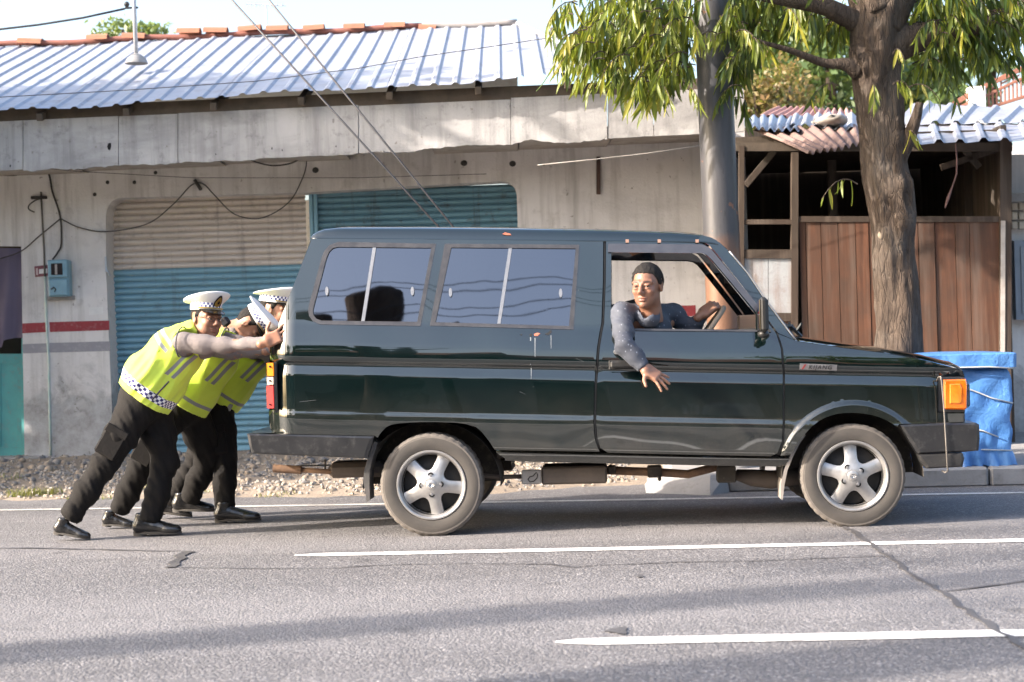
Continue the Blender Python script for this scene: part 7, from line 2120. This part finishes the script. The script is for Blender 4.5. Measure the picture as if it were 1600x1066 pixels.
make_shoe(r3, at_z(336, Y3 - .25, .012), at_z(408, Y3 - .27, .010)); make_shoe(r3, at_z(243, Y3 + .12, .05), at_z(300, Y3 + .1, .01))
MB().bar(np.asarray(J3['pelvis']) + (-.10, -.16, .055), np.asarray(J3['pelvis']) + (.12, -.16, -.06), .03, .05).build('belt', simple('grey_belt', (.35, .35, .36), None, .6), r3)

# ---- driver
def dp(u, v, w): return cpt(*cp_w(u, v, w), w)
dr_ = empty('person', dp(1010, 600, .40), 'driver in navy patterned shirt leaning from the van window', 'person')
def shirt_pat():
    t = NT('navy_print_shirt'); p = t.coords(False); n = t.noise(p, 5, 4, .6); vo = t.n('TexVoronoi', {'feature': 'F1'}, Vector=t.mapping(p, (1, 1, .7)), Scale=44.0)
    d = t.math('ADD', vo.outputs['Distance'], t.math('MULTIPLY', t.noise(p, 60, 2, .5), .25))
    pick = t.n('SeparateColor', None, Color=vo.outputs['Color'])
    m = t.math('MULTIPLY', t.ramp(d, [(.26, 1.), (.31, 0.)]), t.math('GREATER_THAN', pick.outputs[0], .2))
    col = t.mix(t.ramp(n, [(.3, 0.), (.7, 1.)]), (.042, .049, .068), (.058, .066, .088))
    col = t.mix(t.math('MULTIPLY', m, .7), col, (.26, .28, .34))
    return t.done(Base_Color=col, Roughness=.75, Normal=t.bump(t.noise(p, 26, 5, .65, .8), .35, .010), Sheen_Weight=.05)
M_navyshirt = shirt_pat()
D = dict(sho_r=dp(971, 491, .09), elb_r=dp(977, 541, -.13), wri_r=dp(1005, 573, -.17), sho_l=dp(1052, 492, .42), elb_l=dp(1080, 515, .40), wri_l=dp(1100, 490, .36), chest=dp(1018, 520, .28), belly=dp(1000, 600, .40), neck=dp(1014, 482, .16))
HRd = frame((-.42, -.88, -.10), (-.03, -.08, 1)); HOd = dp(1011, 447, .06)
def f_sh(P):
    d = chain(P, [D['belly'], D['chest']], (.15, .135), .05); d = smin(d, rc(P, D['sho_r'], D['sho_l'], .072, .075), .05); d = smin(d, rc(P, D['chest'], D['neck'], .12, .062), .05)
    ar = chain(P, [D['sho_r'], (D['sho_r'] + D['elb_r']) / 2, D['elb_r'], (D['elb_r'] + D['wri_r']) / 2, D['wri_r']], (.080, .077, .068, .060, .052), .04) + folds(P, 44, .012, 95, (.9, .5, .6), .3)
    dw = D['wri_r'] - D['elb_r']; dw /= np.linalg.norm(dw); ar = smax(ar, (P - D['wri_r'].astype(f32)) @ dw.astype(f32) - .012, .005)
    d = smin(d, ar, .04)
    al = chain(P, [D['sho_l'], D['elb_l'], D['wri_l']], (.075, .058, .046), .04) + folds(P, 47, .007, 75, (.3, .6, 1), .3)
    dw = D['wri_l'] - D['elb_l']; dw /= np.linalg.norm(dw); al = smax(al, (P - D['wri_l'].astype(f32)) @ dw.astype(f32) - .02, .005)
    d = smin(d, al, .03)
    hu = HRd[:, 2]; nb = HOd - hu * .135
    d = smin(d, smax(rc(P, nb - hu * .06, nb + hu * .004, .078, .070), -rc(P, nb - hu * .03, nb + hu * .2, .061, .066), .008), .015)
    d = smax(d, -rc(P, nb + HRd[:, 0] * .075 - hu * .055, nb + HRd[:, 0] * .06 + hu * .06, .012, .045), .008)
    return d + folds(P, 50, .006, 60, (.3, 0, 1), .5)
Pm, Ff = mesh_in(f_sh, list(D.values()), .19, .0095); dsh = mobj('shirt', Pm, Ff, M_navyshirt, dr_, True)
hsd = head_sdf(-.05, .0); Hp, Hf = surf_net(hsd, (-.14, -.115, -.21), (.14, .115, .14), .0042)
V = [place(Hp, HRd, HOd, 1.12)]; F_ = [Hf]; C_ = [head_tone(Hp, (.235, .115, .072), True, .4)]; n0 = len(Hp)
for (R, o, curl, spr, th, mir) in [(ortho((.80, -.16, -.58), (.35, -.72, .60)), dp(1008, 576, -.175), (.30, .25, .22, .15), .40, (.35, .9, -.1), True), (ortho((.75, .15, .55), (-.45, -.75, .5)), dp(1098, 491, .35), (1.9, 1.9, 1.9, 1.9), .05, (.6, .6, -.5), False)]:
    Pm, Ff = surf_net(hand_sdf(curl, spr, th), (-.09, -.08, -.10), (.20, .12, .06), .0036)
    if mir: Pm = Pm * np.array([1, -1, 1]); Ff = Ff[:, ::-1]
    V.append(place(Pm, R, o, 1.08)); F_.append(Ff + n0); n0 += len(Pm); C_.append(np.tile((.30, .155, .10), (len(Pm), 1)))
def f_b(P):
    d = chain(P, [D['belly'], D['chest'], D['neck']], (.11, .1, .05), .05)
    for s in 'rl': d = smin(d, chain(P, [D['chest'], D['sho_' + s], D['elb_' + s], D['wri_' + s]], (.08, .05, .042, .032), .03), .03)
    return smin(d, chain(P, [D['belly'], dp(1075, 600, .45), dp(1110, 660, .45)], (.11, .09, .06), .04), .04)
Pm, Ff = mesh_in(f_b, list(D.values()) + [dp(1110, 660, .45)], .15, .022)
V.append(Pm); F_.append(Ff + n0); C_.append(np.tile((.37, .19, .12), (len(Pm), 1)))
mobj('body', np.vstack(V), np.vstack(F_), M_skin, dr_, True, attrs={'tone': np.vstack(C_)})
for sg in (-1, 1):
    e = place(np.array([[.0775, .032 * sg, .004]]), HRd, HOd, 1.12)[0]; eo = MB().ball(e, .0128, 8).build('eye', M_eye, dr_, True)
    MB().ball(place(np.array([[.0838, .034 * sg, .004]]), HRd, HOd, 1.12)[0], .0076, 6).build('iris', M_iris, eo, True)
f_h = hair_sdf(hsd, .013, True)
Pm, Ff = surf_net(f_h, (-.14, -.105, -.1), (.12, .105, .15), .0048); mobj('hair', place(Pm, HRd, HOd, 1.12), Ff, M_hair, dr_, True)
